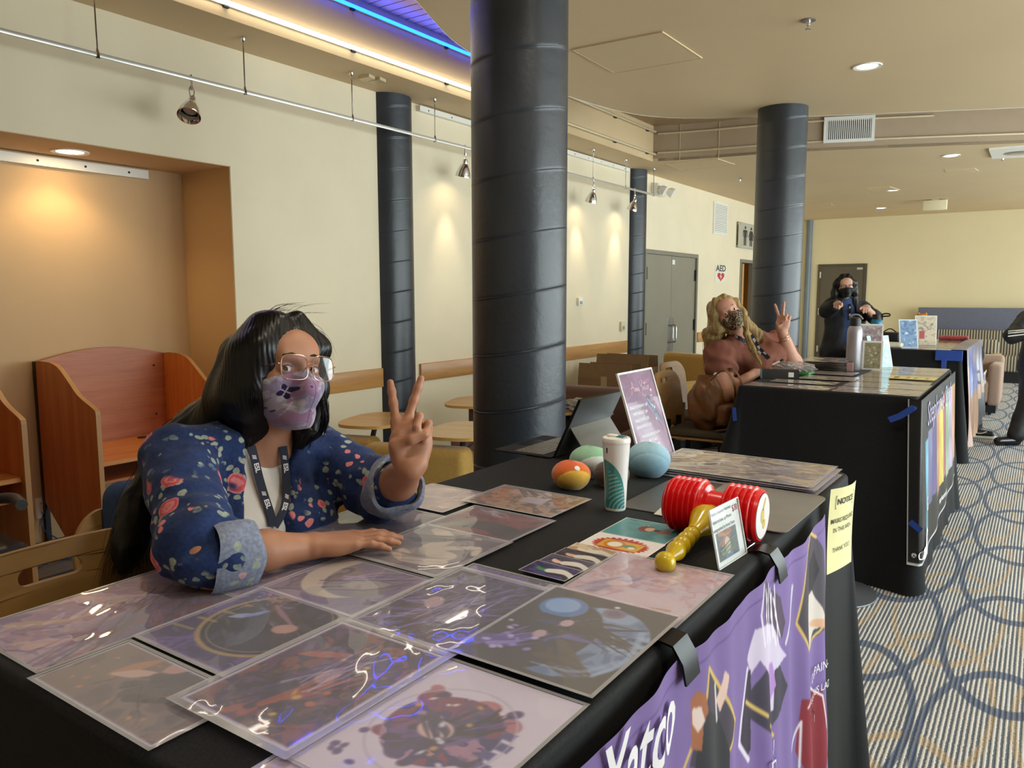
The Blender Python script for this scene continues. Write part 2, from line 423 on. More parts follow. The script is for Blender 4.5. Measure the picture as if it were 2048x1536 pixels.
for a, b in ((NY1, 4.14), (4.53, DD0-0.05), (DD1+0.05, RD0-0.05), (RD1+.05, YF)): bl.box(WX, a, 0, WX+0.012, b, 0.105)
struct(bl.build('baseboard_left', M_dark))
# rooms behind the two left doors
wq = MB(); wq.box(WX-1.3, RD0-0.6, 0, WX-1.2, RD1+0.6, 2.6); wq.box(WX-1.3, RD0-.7, 0, WX-.15, RD0-.6, 2.6); wq.box(WX-1.3, RD1+.6, 0, WX-.15, RD1+.7, 2.6); wq.box(WX-1.3, RD0-.7, 2.5, WX-.14, RD1+.7, 2.6); wq.box(WX-1.3, RD0-.7, -.1, WX-.14, RD1+.7, -.001); struct(wq.build('wall_washroom', mat('warm_lit_paint', 'd9b071', 0.7)))
wq = MB(); wq.box(WX-.4, DD0-.2, 0, WX-.3, DD1+.2, 2.4); wq.box(WX-.4, DD0-.2, 2.2, WX-.14, DD1+.2, 2.4); struct(wq.build('wall_closet', M_wall))
struct(MB().box(WX-0.25, YF, 0, XR+0.2, YF+0.15, ZC+0.55).build('wall_far', M_far))
struct(MB().box(WX-0.8, YB-0.15, 0, XR+0.2, YB, ZC+0.55).build('wall_back', M_wall))
bf = MB().box(WX, YF-0.012, 0, XR, YF, 0.105).build('baseboard_far', M_dark); struct(bf)
# chair rails
for i, (a, b) in enumerate(((NY1+0.02, 4.13), (4.55, 8.20), (8.50, DD0-0.05), (DD1+0.05, RD0-0.06), (RD1+0.06, YF-0.35))):
    t = MB().rbox(WX, a, 0.788, WX+0.022, b, 0.927, 0.004, 2).build('trim_%d' % (i+1), M_oak); struct(t)
# window wall on the right
WIN = [(y, y+1.75) for y in np.arange(1.7, 15.5, 2.0)]
WIN = [w for w in WIN if w[1] < YF-0.1]
wr = wall_cells([YB-0.2, YF+0.2], [0, ZC+0.55], [(a, b, 0.35, 2.62) for a, b in WIN], lambda a, b, c, d: (XR, a, c, XR+0.16, b, d))
struct(wr.build('wall_right', M_wall))
M_pane = film_mat('window_glass', 0.01, 0.0, 'f4f8f6', 1.0)
M_bronze = mat('dark_bronze_frame', '3a3733', 0.4, 0.6)
for i, (a, b) in enumerate(WIN):
    w = MB()
    for q in ((a, 0.35, a+0.05, 2.62), (b-0.05, 0.35, b, 2.62), (a, 0.35, b, 0.40), (a, 2.57, b, 2.62), ((a+b)/2-0.02, 0.35, (a+b)/2+0.02, 2.62)):
        w.box(XR+0.03, q[0], q[1], XR+0.09, q[2], q[3])
    o = w.build('window_%d' % (i+1), M_bronze); struct(o)
    MB().box(XR+0.055, a+0.05, 0.40, XR+0.061, b-0.05, 2.57).build('pane', M_pane, o)
    L = bpy.data.lights.new('daylight_portal', 'AREA'); L.shape = 'RECTANGLE'; L.size = b-a; L.size_y = 2.27; L.cycles.is_portal = True
    lo = bpy.data.objects.new('daylight_portal', L); COL.objects.link(lo); lo.location = (XR+0.14, (a+b)/2, 1.485); lo.rotation_euler = (0, PI/2, 0)
    lo.rotation_euler = Matrix(((0, 0, 1), (1, 0, 0), (0, 1, 0))).to_euler()
# ------------------------------------------------------------------ ceiling
def slab(name, poly, z0, z1, m): return struct(MB().prism(poly, z0, z1).build(name, m))
beam = spline([(FX, 7.95), (-3.13, 8.08), (-2.03, 8.30), (-0.257, 9.03), (1.5, 9.9), (XR, 10.9)], 26)
slab('ceiling', [(WX-0.14, YB), (FX, YB), (FX, 7.95)]+[tuple(p) for p in beam[1:]]+[(XR, YF), (WX-0.14, YF)], ZC, ZC+0.03, M_ceil)
cl = spline([(-2.25, -2.6), (-2.1, -1.2), (-1.95, 0.3), (-2.1, 1.5), (-2.35, 2.25), (-2.625, 2.995), (-2.907, 3.80), (-2.95, 4.97), (-2.72, 5.95), (-2.04, 6.47), (-1.68, 6.68), (-0.225, 7.32), (1.2, 7.9), (XR, 8.6)], 90)
M_cloud = mat('cloud_ceiling_paint', 'd4bc96', 0.5, var=0.03, vscale=0.7, bump=0.12, bscale=60, bdist=0.002)
slab('ceiling_cloud', [tuple(p) for p in cl]+[(XR, -2.6)], ZC, ZC+0.09, M_cloud)
lip = MB(); lp = np.c_[cl, np.full(len(cl), ZC+0.045)]; nrm = np.gradient(cl, axis=0); nrm = np.c_[-nrm[:, 1], nrm[:, 0]]; nrm /= np.linalg.norm(nrm, axis=1, keepdims=True)
A_ = cl+nrm*0.004; G = np.stack([np.c_[A_, np.full(len(cl), ZC-0.002)], np.c_[A_, np.full(len(cl), ZC+0.092)]], 1); lip.grid(G)
struct(lip.build('trim_cloud', M_white))  # white band paints in the light caught by the panel's lip
slab('ceiling_upper', [(FX-0.05, YB), (XR, YB), (XR, 11.0), (FX-0.05, 11.0)], ZS+0.07, ZS+0.1, mat('plenum_dark', '2a2622', 0.9))
# slats of the recess: each one its own piece
rec = thing('slat_ceiling', 'tan metal slat ceiling inside the recess above the curved soffit', 'slat ceiling', (FX, 5.0, ZS)); struct(rec)
M_slat = mat('tan_metal_slat', 'b79c7a', 0.35, 0.3)
sl_me = None
ny = 0
y = 0.6
def beam_x(y):
    i = int(np.argmin(abs(beam[:, 1]-y))); return beam[i, 0]
while y < 10.4 and ny < 116:
    x0 = FX if y < 7.9 else beam_x(y); x1 = -1.2 if y < 6.6 else 0.6
    if y > 8.4: x1 = x0+2.2
    if sl_me is None:
        o = MB().prism([(0, 0), (0.076, 0), (0.076, 0.012), (0.070, 0.012), (0.070, 0.004), (0.006, 0.004), (0.006, 0.012), (0, 0.012)], 0, 1, lambda p: (p[2], p[0], p[1])).build('slat', M_slat, rec, world=True); sl_me = o.data
    else:
        o = bpy.data.objects.new('slat', sl_me); COL.objects.link(o); o.parent = rec; o.matrix_parent_inverse = wmat(rec).inverted()
    o.location = (x0, y, ZS); o.scale = (x1-x0, 1, 1)
    ny += 1; y += 0.085
# fascia of the recess and of the far beam
fz = MB(); fz.box(FX-0.03, YB, ZC-.001, FX+.003, 7.95, ZS+0.06)
struct(fz.build('wall_fascia', M_fascia))
bm_ = MB(); bp = np.vstack([[FX-0.02, 7.95], beam[1:]]); G = np.stack([np.c_[bp, np.full(len(bp), ZC)], np.c_[bp, np.full(len(bp), ZS+0.06)]], 1); bm_.grid(G)
bp2 = bp+np.array([0.0, 0.05]); G2 = np.stack([np.c_[bp2, np.full(len(bp), ZS+0.06)], np.c_[bp2, np.full(len(bp), ZC)]], 1); bm_.grid(G2)
struct(bm_.build('wall_beam', M_beam))
E_white = emit_mat('white_light_strip', 'fff1dc', 13.0)
E_blue = emit_mat('blue_light_strip', '0e3fff', 16.0)
def strip(name, label, z, lit_to, E, hh):
    t = thing(name, label, 'light strip', (FX, 3.0, z))
    MB().box(FX, 0.2, z-hh, FX+0.016, lit_to, z+hh).build('channel', M_alu, t, world=True)
    MB().rbox(FX+0.012, 0.2, z-hh*0.8, FX+0.03, lit_to-0.01, z+hh*0.8, 0.004, 2).build('diffuser', E, t, world=True)
    for y in np.arange(0.8, lit_to, 0.9): MB().box(FX, y, z-hh-0.012, FX+0.02, y+0.03, z-hh).build('bracket', M_dark, t, world=True)
strip('light_strip', 'long white light strip along the lower edge of the ceiling recess', 2.970, 5.35, E_white, 0.013)
strip('light_strip', 'long blue light strip high on the fascia of the ceiling recess', 3.213, 5.35, E_blue, 0.011)
M_rail = mat('pale_conduit', 'd8c6a4', 0.4, 0.2)
for nm_, z, lb in (('conduit', 2.972, 'pale lower rail on the recess fascia right of the big pillar'), ('conduit', 3.208, 'pale upper rail on the recess fascia right of the big pillar')):
    t = thing(nm_, lb, 'rail', (FX, 6.6, z))
    MB().tube([(FX+0.022, 5.4, z), (FX+0.022, 8.03, z)], 0.014, 10).build('pipe', M_rail, t, world=True)
    for y in (5.9, 7.0, 7.75): MB().box(FX, y, z-0.02, FX+0.022, y+0.05, z-0.008).build('bracket', M_dark, t, world=True)
for z, lb in ((2.985, 'thin pale rail along the lower part of the taupe ceiling beam'), (3.185, 'thin pale rail along the upper part of the taupe ceiling beam')):
    t = thing('conduit', lb, 'rail', (-2.5, 8.2, z)); q = beam[:, :]-np.array([0.0, 0.018]); e = 14 if z > 3.1 else len(q)
    MB().tube(np.c_[q[1:e], np.full(e-1, z)], 0.011, 8).build('pipe', M_rail, t, world=True)
    for k in range(2, e, 4): MB().box(q[k, 0]-.008, q[k, 1], z-.012, q[k, 0]+.008, q[k, 1]+.03, z+.012).build('bracket', M_rail, t, world=True)
for xx in (-3.33, -2.93):
    yy = float(np.interp(xx, beam[:, 0], beam[:, 1]))
    struct(MB().box(xx-.004, yy-.006, ZC, xx+.004, yy+0.01, ZS).build('trim_beam', M_rail))
# vent grille on the beam
def grille(name, label, o, ex, ey, w, h, nbar, mf, mbk, bars='v', depth=0.02):
    ex, ey = unit(ex), unit(ey); n = np.cross(ex, ey); F = frame(o, ex, ey, n)
    t = thing(name, label, 'vent', o); b = 0.03
    f = MB()
    for q in ((0, 0, w, b), (0, h-b, w, h), (0, b, b, h-b), (w-b, b, w, h-b)):
        f.prism([(q[0], q[1]), (q[2], q[1]), (q[2], q[3]), (q[0], q[3])], 0, depth, F)
    f.build('frame', mf, t, world=True)
    MB().prism([(b, b), (w-b, b), (w-b, h-b), (b, h-b)], 0.001, 0.003, F).build('backing', mbk, t, world=True)
    for k in range(nbar):
        if bars == 'v':
            x = b+(w-2*b)*(k+0.5)/nbar; q = [(x-.25*(w-2*b)/nbar, b), (x+.25*(w-2*b)/nbar, b), (x+.25*(w-2*b)/nbar, h-b), (x-.25*(w-2*b)/nbar, h-b)]
        else:
            y = b+(h-2*b)*(k+0.5)/nbar; e = .32*(h-2*b)/nbar; q = [(b, y-e), (w-b, y-e), (w-b, y+e), (b, y+e)]
        MB().prism(q, 0.004, depth*0.7, F).build('bar', mf, t, world=True)
    return t
gx0 = -1.93; gy = float(np.interp(gx0, beam[:, 0], beam[:, 1])); gx1 = -1.50; gy1 = float(np.interp(gx1, beam[:, 0], beam[:, 1]))
ex = unit((gx1-gx0, gy1-gy, 0))
grille('air_grille', 'white air grille with upright bars on the ceiling beam', V(gx0, gy-0.02, 2.965), ex, (0, 0, 1), 0.47, 0.25, 22, M_white, M_dark)
grille('wall_grille', 'white louvred wall grille above the AED sign', V(WX+0.001, 10.95, 2.33), (0, 1, 0), (0, 0, 1), 0.57, 0.46, 16, M_white, mat('grey_back', 'a8a8a4', 0.7), 'h')
grille('wall_grille', 'white louvred wall grille high beside the far corner pipe', V(WX+0.001, 14.35, 2.33), (0, 1, 0), (0, 0, 1), 0.57, 0.46, 16, M_white, MATS['grey_back'], 'h')
# ------------------------------------------------------------------ pillars
def pillar_mat():
    m, p = new_mat('slate_blue_pillar_paint'); P = ncoord(); x, y, z = nsep(P)
    n = nnoise(P, 40, 4, .6); link(nmix(nstep(nnoise(P, 3, 3), .35, .65), C('272c34'), C('2f353e')), p.inputs['Base Color'])
    p.inputs['Roughness'].default_value = 0.38; p.inputs['Specular IOR Level'].default_value = 0.6
    d = nvor(P, 16, 'SMOOTH_F1'); link(nbump(n*0.6+d*0.35, 0.30, 0.006), p.inputs['Normal']); return m
M_col = pillar_mat()
def pillar(label, cx, cy, R, z1, gap=0.22, name='pillar', m=None, seams=True):
    prof = []; z = 0.0; k = 0
    t = thing(name, label, 'pillar', (cx, cy, 0)); struct(t)
    mb = MB(); seg = 72; an = np.linspace(0, 2*PI, seg, endpoint=False); rows = [(R, 0.0, 0)]
    ph = 0.7
    if seams:
        z = 0.16
        while z < z1-0.05:
            rows += [(R, z-0.012, 1), (R, z-0.003, 1), (R+0.0009, z-0.0012, 1), (R-0.0008, z+0.0008, 1), (R, z+0.003, 1), (R, z+0.012, 1)]; z += gap
    rows.append((R, z1, 0)); v = []
    for r, z, tl in rows: v.append(np.c_[r*np.cos(an), r*np.sin(an), np.full(seg, z)+tl*R*0.16*np.sin(an+ph)])
    n = len(rows); F = [(i*seg+k, i*seg+(k+1) % seg, (i+1)*seg+(k+1) % seg, (i+1)*seg+k) for i in range(n-1) for k in range(seg)]
    mb.add(np.vstack(v), F+[tuple(range(seg-1, -1, -1)), tuple((n-1)*seg+k for k in range(seg))])
    mb.build('shaft', m or M_col, t, smooth=50)
    return t
RP = 0.187
pc = D(1038.7, 586, 3.06); pillar('thick slate blue round pillar behind the front table', pc[0], pc[1], RP, ZC+.01)
pr = D(1552, 586, 6.16); pillar('thick slate blue round pillar behind the second table', pr[0], pr[1], RP, ZC+.01)
def engaged(pl, pr_, R):
    yl = atX(pl, 586, WX)[1]; best = None
    for e in np.linspace(-R*0.95, R*0.9, 200):
        cy = yl+math.sqrt(R*R-e*e); cx = WX+e; dx, dy = cx, cy; dist = math.hypot(dx, dy); a = math.atan2(dx, dy)+math.asin(R/dist)
        px = 1024+FPX*math.tan(a+YAW); er = abs(px-pr_)
        if best is None or er < best[0]: best = (er, cx, cy)
    return best[1:]
e1 = engaged(760, 830.5, RP); pillar('slate blue pillar half sunk in the cream wall beyond the study nook', e1[0], e1[1], RP, ZC+.01)
e2 = engaged(1256.5, 1288.5, RP); pillar('slate blue pillar half sunk in the wall left of the double doors', e2[0], e2[1], RP, ZC+.01)
M_pipe = mat('pale_slate_pipe_paint', '76828f', 0.4, bump=0.1, bscale=40)
pp = atX(1613.5, 600, WX+0.14); pillar('thin slate blue pipe in the far corner', pp[0], pp[1], 0.055, ZC+.01, m=M_pipe, name='corner_pipe', seams=False)
# ------------------------------------------------------------------ doors
def flat_door(name, y0, y1, top, leaves, mleaf, mframe, axis='L'):
    o = thing(name, None, None, (WX, (y0+y1)/2, 0)); struct(o)
    fw = 0.05; f = MB(); f.box(WX-0.12, y0, 0, WX+0.014, y0+fw, top); f.box(WX-0.12, y1-fw, 0, WX+0.014, y1, top); f.box(WX-0.12, y0+fw, top-fw, WX+0.014, y1-fw, top)
    f.build('frame', mframe, o, world=True)
    return o
dd = flat_door('door_1', DD0, DD1, DDT, 2, M_grey_door, M_grey_frame)
ym = (DD0+DD1)/2
for a, b, s in ((DD0+0.05, ym-0.003, 1), (ym+0.003, DD1-0.05, -1)):
    lf = MB().box(WX-0.06, a, 0.01, WX-0.012, b, DDT-0.053).build('leaf', M_grey_door, dd, world=True)
    yh = b-0.05 if s > 0 else a+0.05
    MB().rbox(WX-0.012, yh-0.045, 0.72, WX-0.008, yh+0.045, 1.16, 0.002, 1).build('push_plate', M_steel, lf, world=True)
    MB().tube(spline([(WX-0.008, yh, 0.84), (WX+0.04, yh, 0.85), (WX+0.045, yh, 0.94), (WX+0.04, yh, 1.05), (WX-0.008, yh, 1.06)], 16), 0.011, 8).build('pull_handle', M_steel, lf, world=True)
    yy = a if s > 0 else b
    for z in (0.30, 1.04, 1.72): MB().box(WX-0.01, yy-0.03, z-0.075, WX+0.012, yy+0.03, z+0.075).build('hinge', M_dark if s > 0 else M_dark, lf, world=True)
MB().box(WX-0.012, ym+0.02, DDT-0.16, WX-0.009, ym+0.10, DDT-0.10).build('number_plate', M_white, dd, world=True)
rd = flat_door('door_2', RD0, RD1, RDT, 1, M_grey_door, M_grey_frame)
Mw = wood_mat('birch_door', 'b98a4e', 'cf9f62', 0.5, 'Z')
lf = MB(); F = frame((WX-0.06, RD0+0.40, 0), (-0.94, 0.34, 0), (-0.34, -0.94, 0), (0, 0, 1)); lf.prism([(0, 0), (0.8, 0), (0.8, 0.045), (0, 0.045)], 0.01, RDT-0.06, F); lf = lf.build('leaf', Mw, rd, world=True)
MB().prism([(0.02, 0.046), (0.1, 0.046), (0.1, 0.06), (0.02, 0.06)], 1.62, 1.80, F).build('closer_plate', M_steel, lf, world=True)
# far door
a = atY(1637, 529, YF); b = atY(1735, 527, YF); fd = thing('door_3', None, None, ((a[0]+b[0])/2, YF, 0)); struct(fd)
x0, x1, zt = a[0], b[0], a[2]; M_bf = mat('dark_brown_frame_paint', '564e41', 0.5)
f = MB(); f.box(x0, YF-0.02, 0, x0+0.05, YF, zt); f.box(x1-0.05, YF-0.02, 0, x1, YF, zt); f.box(x0+0.05, YF-0.02, zt-0.05, x1-0.05, YF, zt); f.build('frame', M_bf, fd, world=True)
lf = MB().box(x0+0.05, YF-0.008, 0.01, x1-0.05, YF, zt-0.05).build('leaf', M_brown_door, fd, world=True)
for py in (550, 623, 697):
    q = atY(1640, py, YF); MB().box(x0+0.035, YF-0.03, q[2]-.06, x0+0.065, YF-.019, q[2]+.06).build('hinge', M_alu, lf, world=True)
q = atY(1720, 537, YF); MB().box(q[0]-.05, YF-0.012, q[2]-.02, q[0]+.05, YF-.008, q[2]+.02).build('sign_plate', mat('pale_plate', 'c9c6b8', .4), lf, world=True)
MB().tube([(x1-.12, YF-.01, .95), (x1-.12, YF-.06, .95), (x1-.22, YF-.06, .95)], 0.012, 8).build('handle', M_steel, lf, world=True)
# ------------------------------------------------------------------ wall signs and fittings
def heart(cx, cy, s, n=40):
    t = np.linspace(0, 2*PI, n, endpoint=False); return np.c_[cx+s*16*np.sin(t)**3/16, cy+s*(13*np.cos(t)-5*np.cos(2*t)-2*np.cos(3*t)-np.cos(4*t))/16]
aed = thing('aed_sign', 'white AED wall sign with red heart and lightning bolt', 'sign', (WX, 11.34, 1.77))
MB().rbox(WX, 11.10, 1.64, WX+0.006, 11.58, 1.895, 0.002, 1).build('panel', mat('sign_white', 'ece9dd', 0.4), aed, world=True)
fnw = plane_fn((WX+0.007, 11.34, 1.77), (0, 1, 0), (0, 0, 1)); m_ = MB(); put_text(m_, 'AED', 0.125, fnw, 0, 0.072, sx=1.75, bold=.03); m_.build('lettering', mat('sign_grey_ink', '4a4a48', .6), aed, world=True)
m_ = MB(); P = heart(0, -0.045, 0.073); P[:, 0] *= 2.1; fan(m_, P, fnw); m_.build('heart', mat('sign_red', 'c8343e', .5), aed, world=True)
m_ = MB(); fan(m_, [(0.02, 0.005), (-0.05, -0.05), (-.005, -.05)], plane_fn((WX+0.0085, 11.34, 1.77), (0, 1, 0), (0, 0, 1))); fan(m_, [(-.03, -.095), (.05, -.04), (0.005, -.04)], plane_fn((WX+0.0085, 11.34, 1.77), (0, 1, 0), (0, 0, 1))); m_.build('bolt', M_white, aed, world=True)
ws = thing('washroom_sign', 'grey washroom sign with man and woman symbols partly behind a pillar', 'sign', (WX, 12.5, 2.38))
MB().rbox(WX+0.03, 11.99, 2.185, WX+0.045, 13.0, 2.58, 0.003, 1).build('panel', mat('grey_sign', 'b9b6a8', .4), ws, world=True)
for y in (12.03, 12.96):
    for z in (2.215, 2.55): MB().tube([(WX, y, z), (WX+0.05, y, z)], 0.012, 10).build('standoff', M_alu, ws, world=True)
fnw = plane_fn((WX+0.047, 12.33, 2.38), (0, 1, 0), (0, 0, 1)); m_ = MB()
def pict(m_, cx, skirt):
    k = 1.6
    P = circ(0, .125, .023*k, .023); P[:, 0] += cx; fan(m_, P, fnw)
    sh = [(-.05, .09), (.05, .09), (.066, .07), (.066, -.02), (.05, -.02), (.046, .055), (.036, .055), (.036, -.15), (.006, -.15), (.006, -.03), (-.006, -.03), (-.006, -.15), (-.036, -.15), (-.036, .055), (-.046, .055), (-.05, -.02), (-.066, -.02), (-.066, .07)]
    if skirt: sh = [(-.04, .09), (.04, .09), (.085, -.01), (.07, -.02), (.042, .045), (.065, -.06), (.035, -.06), (.035, -.15), (.008, -.15), (.008, -.06), (-.008, -.06), (-.008, -.15), (-.035, -.15), (-.035, -.06), (-.065, -.06), (-.042, .045), (-.07, -.02), (-.085, -.01)]
    fan(m_, [(x*k+cx, y) for x, y in sh], fnw)
pict(m_, -0.04, False); pict(m_, 0.26, True); m_.build('symbols', mat('sign_ink', '333230', .6), ws, world=True)
def wallbox(name, label, cat, y, z, w, h, m, extra=None):
    t = thing(name, label, cat, (WX, y, z)); MB().rbox(WX, y-w/2, z-h/2, WX+0.03, y+w/2, z+h/2, 0.004, 2).build('body', m, t, world=True)
    MB().box(WX+0.03, y-w*.25, z-h*.3, WX+0.034, y+w*.25, z+h*.05).build('window', mat('grey_lcd', '9aa096', .3), t, world=True); return t
wallbox('thermostat', 'small white thermostat on the wall right of the big pillar', 'thermostat', 7.07, 1.39, 0.09, 0.085, M_white)
wallbox('light_switch', 'white light switch plate above the oak rail near the double doors', 'switch', 8.07, 1.095, 0.09, 0.115, mat('ivory_plastic', 'd9d2b8', .4))
# white strip light housing at the top of the wall, and in the nook
t = thing('wall_strip', 'white perforated strip along the wall top beside the sunken pillar', 'strip', (WX, 6.3, 2.87))
MB().box(WX, 4.56, 2.845, WX+0.04, 8.14, 2.885).build('housing', M_white, t, world=True)
for y in np.arange(4.66, 8.1, 0.28): MB().tube([(WX+0.04, y, 2.862), (WX+0.042, y, 2.862)], .006, 6).build('screw', M_dark, t, world=True)
t = thing('nook_strip', 'white perforated strip at the top of the tan study nook', 'strip', (NB, 1.0, 2.19))
ye = atX(290, 340, NB)[1]; MB().box(NB, NY0+.05, 2.155, NB+0.035, ye, 2.205).build('housing', M_white, t, world=True)
for y in np.arange(ye-.12, 0.3, -0.25): MB().tube([(NB+0.035, y, 2.18), (NB+0.037, y, 2.18)], .007, 6).build('screw', M_dark, t, world=True)
# ------------------------------------------------------------------ ceiling fittings
def downlight(label, p, R=0.085, strength=30, power=28, col='fff2dc', group=None):
    t = thing('downlight', label, 'ceiling light', p, group=group)
    MB().lathe([(R*0.72, 0.0), (R*0.74, -0.004), (R, -0.007), (R*1.02, -0.003), (R*1.02, 0.0)], 32, Matrix.Translation(p), cap=False).build('trim_ring', M_white, t, world=True)
    MB().lathe([(0.001, -0.001), (R*0.72, -0.002)], 32, Matrix.Translation(p), cap=False).build('lens', emit_mat('lamp_%s_%d' % (col, strength), col, strength) if 'lamp_%s_%d' % (col, strength) not in MATS else MATS['lamp_%s_%d' % (col, strength)], t, world=True)
    L = bpy.data.lights.new('lamp', 'SPOT'); L.energy = power; L.spot_size = math.radians(130); L.spot_blend = 0.6; L.color = tuple(C(col)[:3]); L.shadow_soft_size = R*.7
    lo = bpy.data.objects.new('lamp', L); COL.objects.link(lo); lo.location = (p[0], p[1], p[2]-.012)
    return t
for (x, y, lb) in ((1735, 132, 'round white downlight in the curved ceiling panel, nearest of the ceiling lights'), (1902, 311, 'round downlight beyond the beam beside the ceiling cassette'), (1786, 380, 'small round downlight far down the ceiling, left of the box sign'), (1762, 416, 'farthest small downlight near the far wall')):
    downlight(lb, at(x, y, ZC), 0.085, 26)
downlight('round recessed downlight in the tan study nook soffit', at(140, 301, NZ)-V(0, 0, .005), 0.09, 40, power=14, col='ffd9a0')
for (x, y, lb) in ((-.35, .75, 'downlight in the curved ceiling above the near end of the front table'), (.15, 2.45, 'downlight in the curved ceiling above the aisle by the front table'), (-.9, 2.05, 'downlight in the curved ceiling above the far end of the front table'), (1.2, .9, 'downlight in the curved ceiling above the photographer')): downlight(lb, V(x, y, ZC), 0.085, 26, power=34)  # unseen downlights, added to brighten the front table and its prints
t = thing('sprinkler', 'chrome sprinkler head with round plate in the curved ceiling', 'sprinkler', at(1617, 40, ZC)); p = at(1617, 40, ZC)
MB().lathe([(0.001, 0), (0.035, -0.002), (0.037, -0.006), (0.02, -0.008)], 24, Matrix.Translation(p)).build('plate', M_alu, t, world=True)
MB().lathe([(0.011, -0.006), (0.009, -0.03), (0.004, -0.034), (0.004, -.042), (0.016, -0.043), (0.016, -0.046), (0.001, -0.047)], 16, Matrix.Translation(p)).build('head', M_chrome, t, world=True)
def panel_q(label, pts, m, cat='access panel', name='access_panel', dz=0.006):
    q = [at(x, y, ZC) for x, y in pts]; c = sum(q)/4; t = thing(name, label, cat, c)
    P = np.array([v[:2] for v in q]); ctr = P.mean(0); inn = ctr+(P-ctr)*0.975
    MB().prism([tuple(v) for v in inn], ZC-dz, ZC).build('panel', m, t, world=True)
    f = MB()
    for i in range(4):
        j = (i+1) % 4; f.prism([tuple(P[i]), tuple(P[j]), tuple(ctr+(P[j]-ctr)*.985), tuple(ctr+(P[i]-ctr)*.985)], ZC-dz*1.2, ZC)
    f.build('frame', M_ceil if m is M_cloud else m, t, world=True); return t
panel_q('large square access panel in the curved ceiling right of the big pillar', [(1143, 98), (1325, 62), (1405, 115), (1230, 145)], M_cloud)
panel_q('small flush access panel past the beam on the right', [(1890, 340), (1950, 336), (1957, 341), (1897, 345)], M_ceil)
panel_q('flush access panel in the far ceiling near the small downlight', [(1730, 376), (1780, 373), (1800, 379), (1745, 382)], M_ceil)
panel_q('faint square panel in the ceiling right under the taupe beam corner', [(1330, 327), (1436, 317), (1470, 328), (1365, 340)], M_ceil)
panel_q('small flush panel above the far corner pipe', [(1622, 409), (1662, 406), (1668, 411), (1630, 414)], M_ceil)
q = [at(*p, ZC) for p in ((1978, 296), (2075, 288), (2110, 308), (1985, 314))]; c = sum(q)/4
t = thing('ceiling_cassette', 'white square ceiling cassette with round centre at the right edge', 'ceiling unit', c)
MB().prism([tuple(v[:2]) for v in q], ZC-0.02, ZC).build('panel', M_white, t, world=True)
MB().lathe([(0.001, -0.024), (0.12, -0.024), (0.13, -0.02)], 28, Matrix.Translation(c)).build('diffuser', M_alu, t, world=True)
p = at(2005, 314, ZC); MB().lathe([(0.02, 0), (0.012, -0.03), (0.02, -.032), (.001, -.036)], 12, Matrix.Translation(p)).build('nozzle', M_chrome, t, world=True)
p = at(1871, 399, ZC); t = thing('box_sign', 'white box sign hanging below the far ceiling', 'sign', p)
MB().rbox(p[0]-.16, p[1]-.05, ZC-.16, p[0]+.16, p[1]+.05, ZC-.012, .008, 2).build('box', mat('warm_white_box', 'efe6c4', .5), t, world=True); MB().box(p[0]-.05, p[1]-.03, ZC-.02, p[0]+.05, p[1]+.03, ZC).build('canopy', M_white, t, world=True)
p = at(1480, 357, ZC); t = thing('sprinkler', 'tiny sprinkler head in the ceiling left of the second pillar', 'sprinkler', p); MB().lathe([(0.001, 0), (.03, -.003), (.012, -.01), (.01, -.035), (.02, -.037), (.001, -.04)], 16, Matrix.Translation(p)).build('head', M_alu, t, world=True)
# small twin bracket fitting on the soffit near the sunken pillar
t = thing('ceiling_bracket', 'pair of small cream metal brackets on the soffit by the sunken pillar', 'bracket', at(740, 154, ZC))
for pts in ([(716, 152), (738, 147), (750, 153), (728, 158)], [(736, 157), (760, 153), (772, 159), (748, 163)]):
    qq = [at(x, y, ZC) for x, y in pts]; P = np.array([v[:2] for v in qq]); ctr = P.mean(0)
    MB().prism([tuple(v) for v in P], ZC-.02, ZC).build('bracket', M_rail, t, world=True)
# ------------------------------------------------------------------ track lights
TXX = WX+0.225
ztr = (atX(195, 108, TXX)[2]+atX(705, 239, TXX)[2])/2
trk = thing('track_rail', 'long thin silver track rail hung along the cream wall', 'light track', (TXX, 5, ztr))
yend = atX(1307, 390, TXX)[1]
MB().rbox(TXX-.007, 0.8, ztr-.011, TXX+.007, yend, ztr+.011, .003, 2).build('rail', mat('satin_track', 'd9d6cf', .3, .5), trk, world=True)
for x in (195, 490, 705, 870, 1186, 1251, 1307):
    y = atX(x, 60+0.2525*x, TXX)[1]; r_ = MB(); r_.tube([(TXX, y, ztr), (TXX, y, ZC)], .004, 8); r_.lathe([(.004, .02), (.009, .0), (.011, -.018), (.011, -.03)], 10, Matrix.Translation((TXX, y, ztr+.012)))
    r_.lathe([(.014, -.002), (.012, -.02), (.004, -.03)], 12, Matrix.Translation((TXX, y, ZC))); r_.build('hanger', M_chrome, trk, world=True)
E_lamp = emit_mat('halogen_lamp', 'ffe6b8', 60)
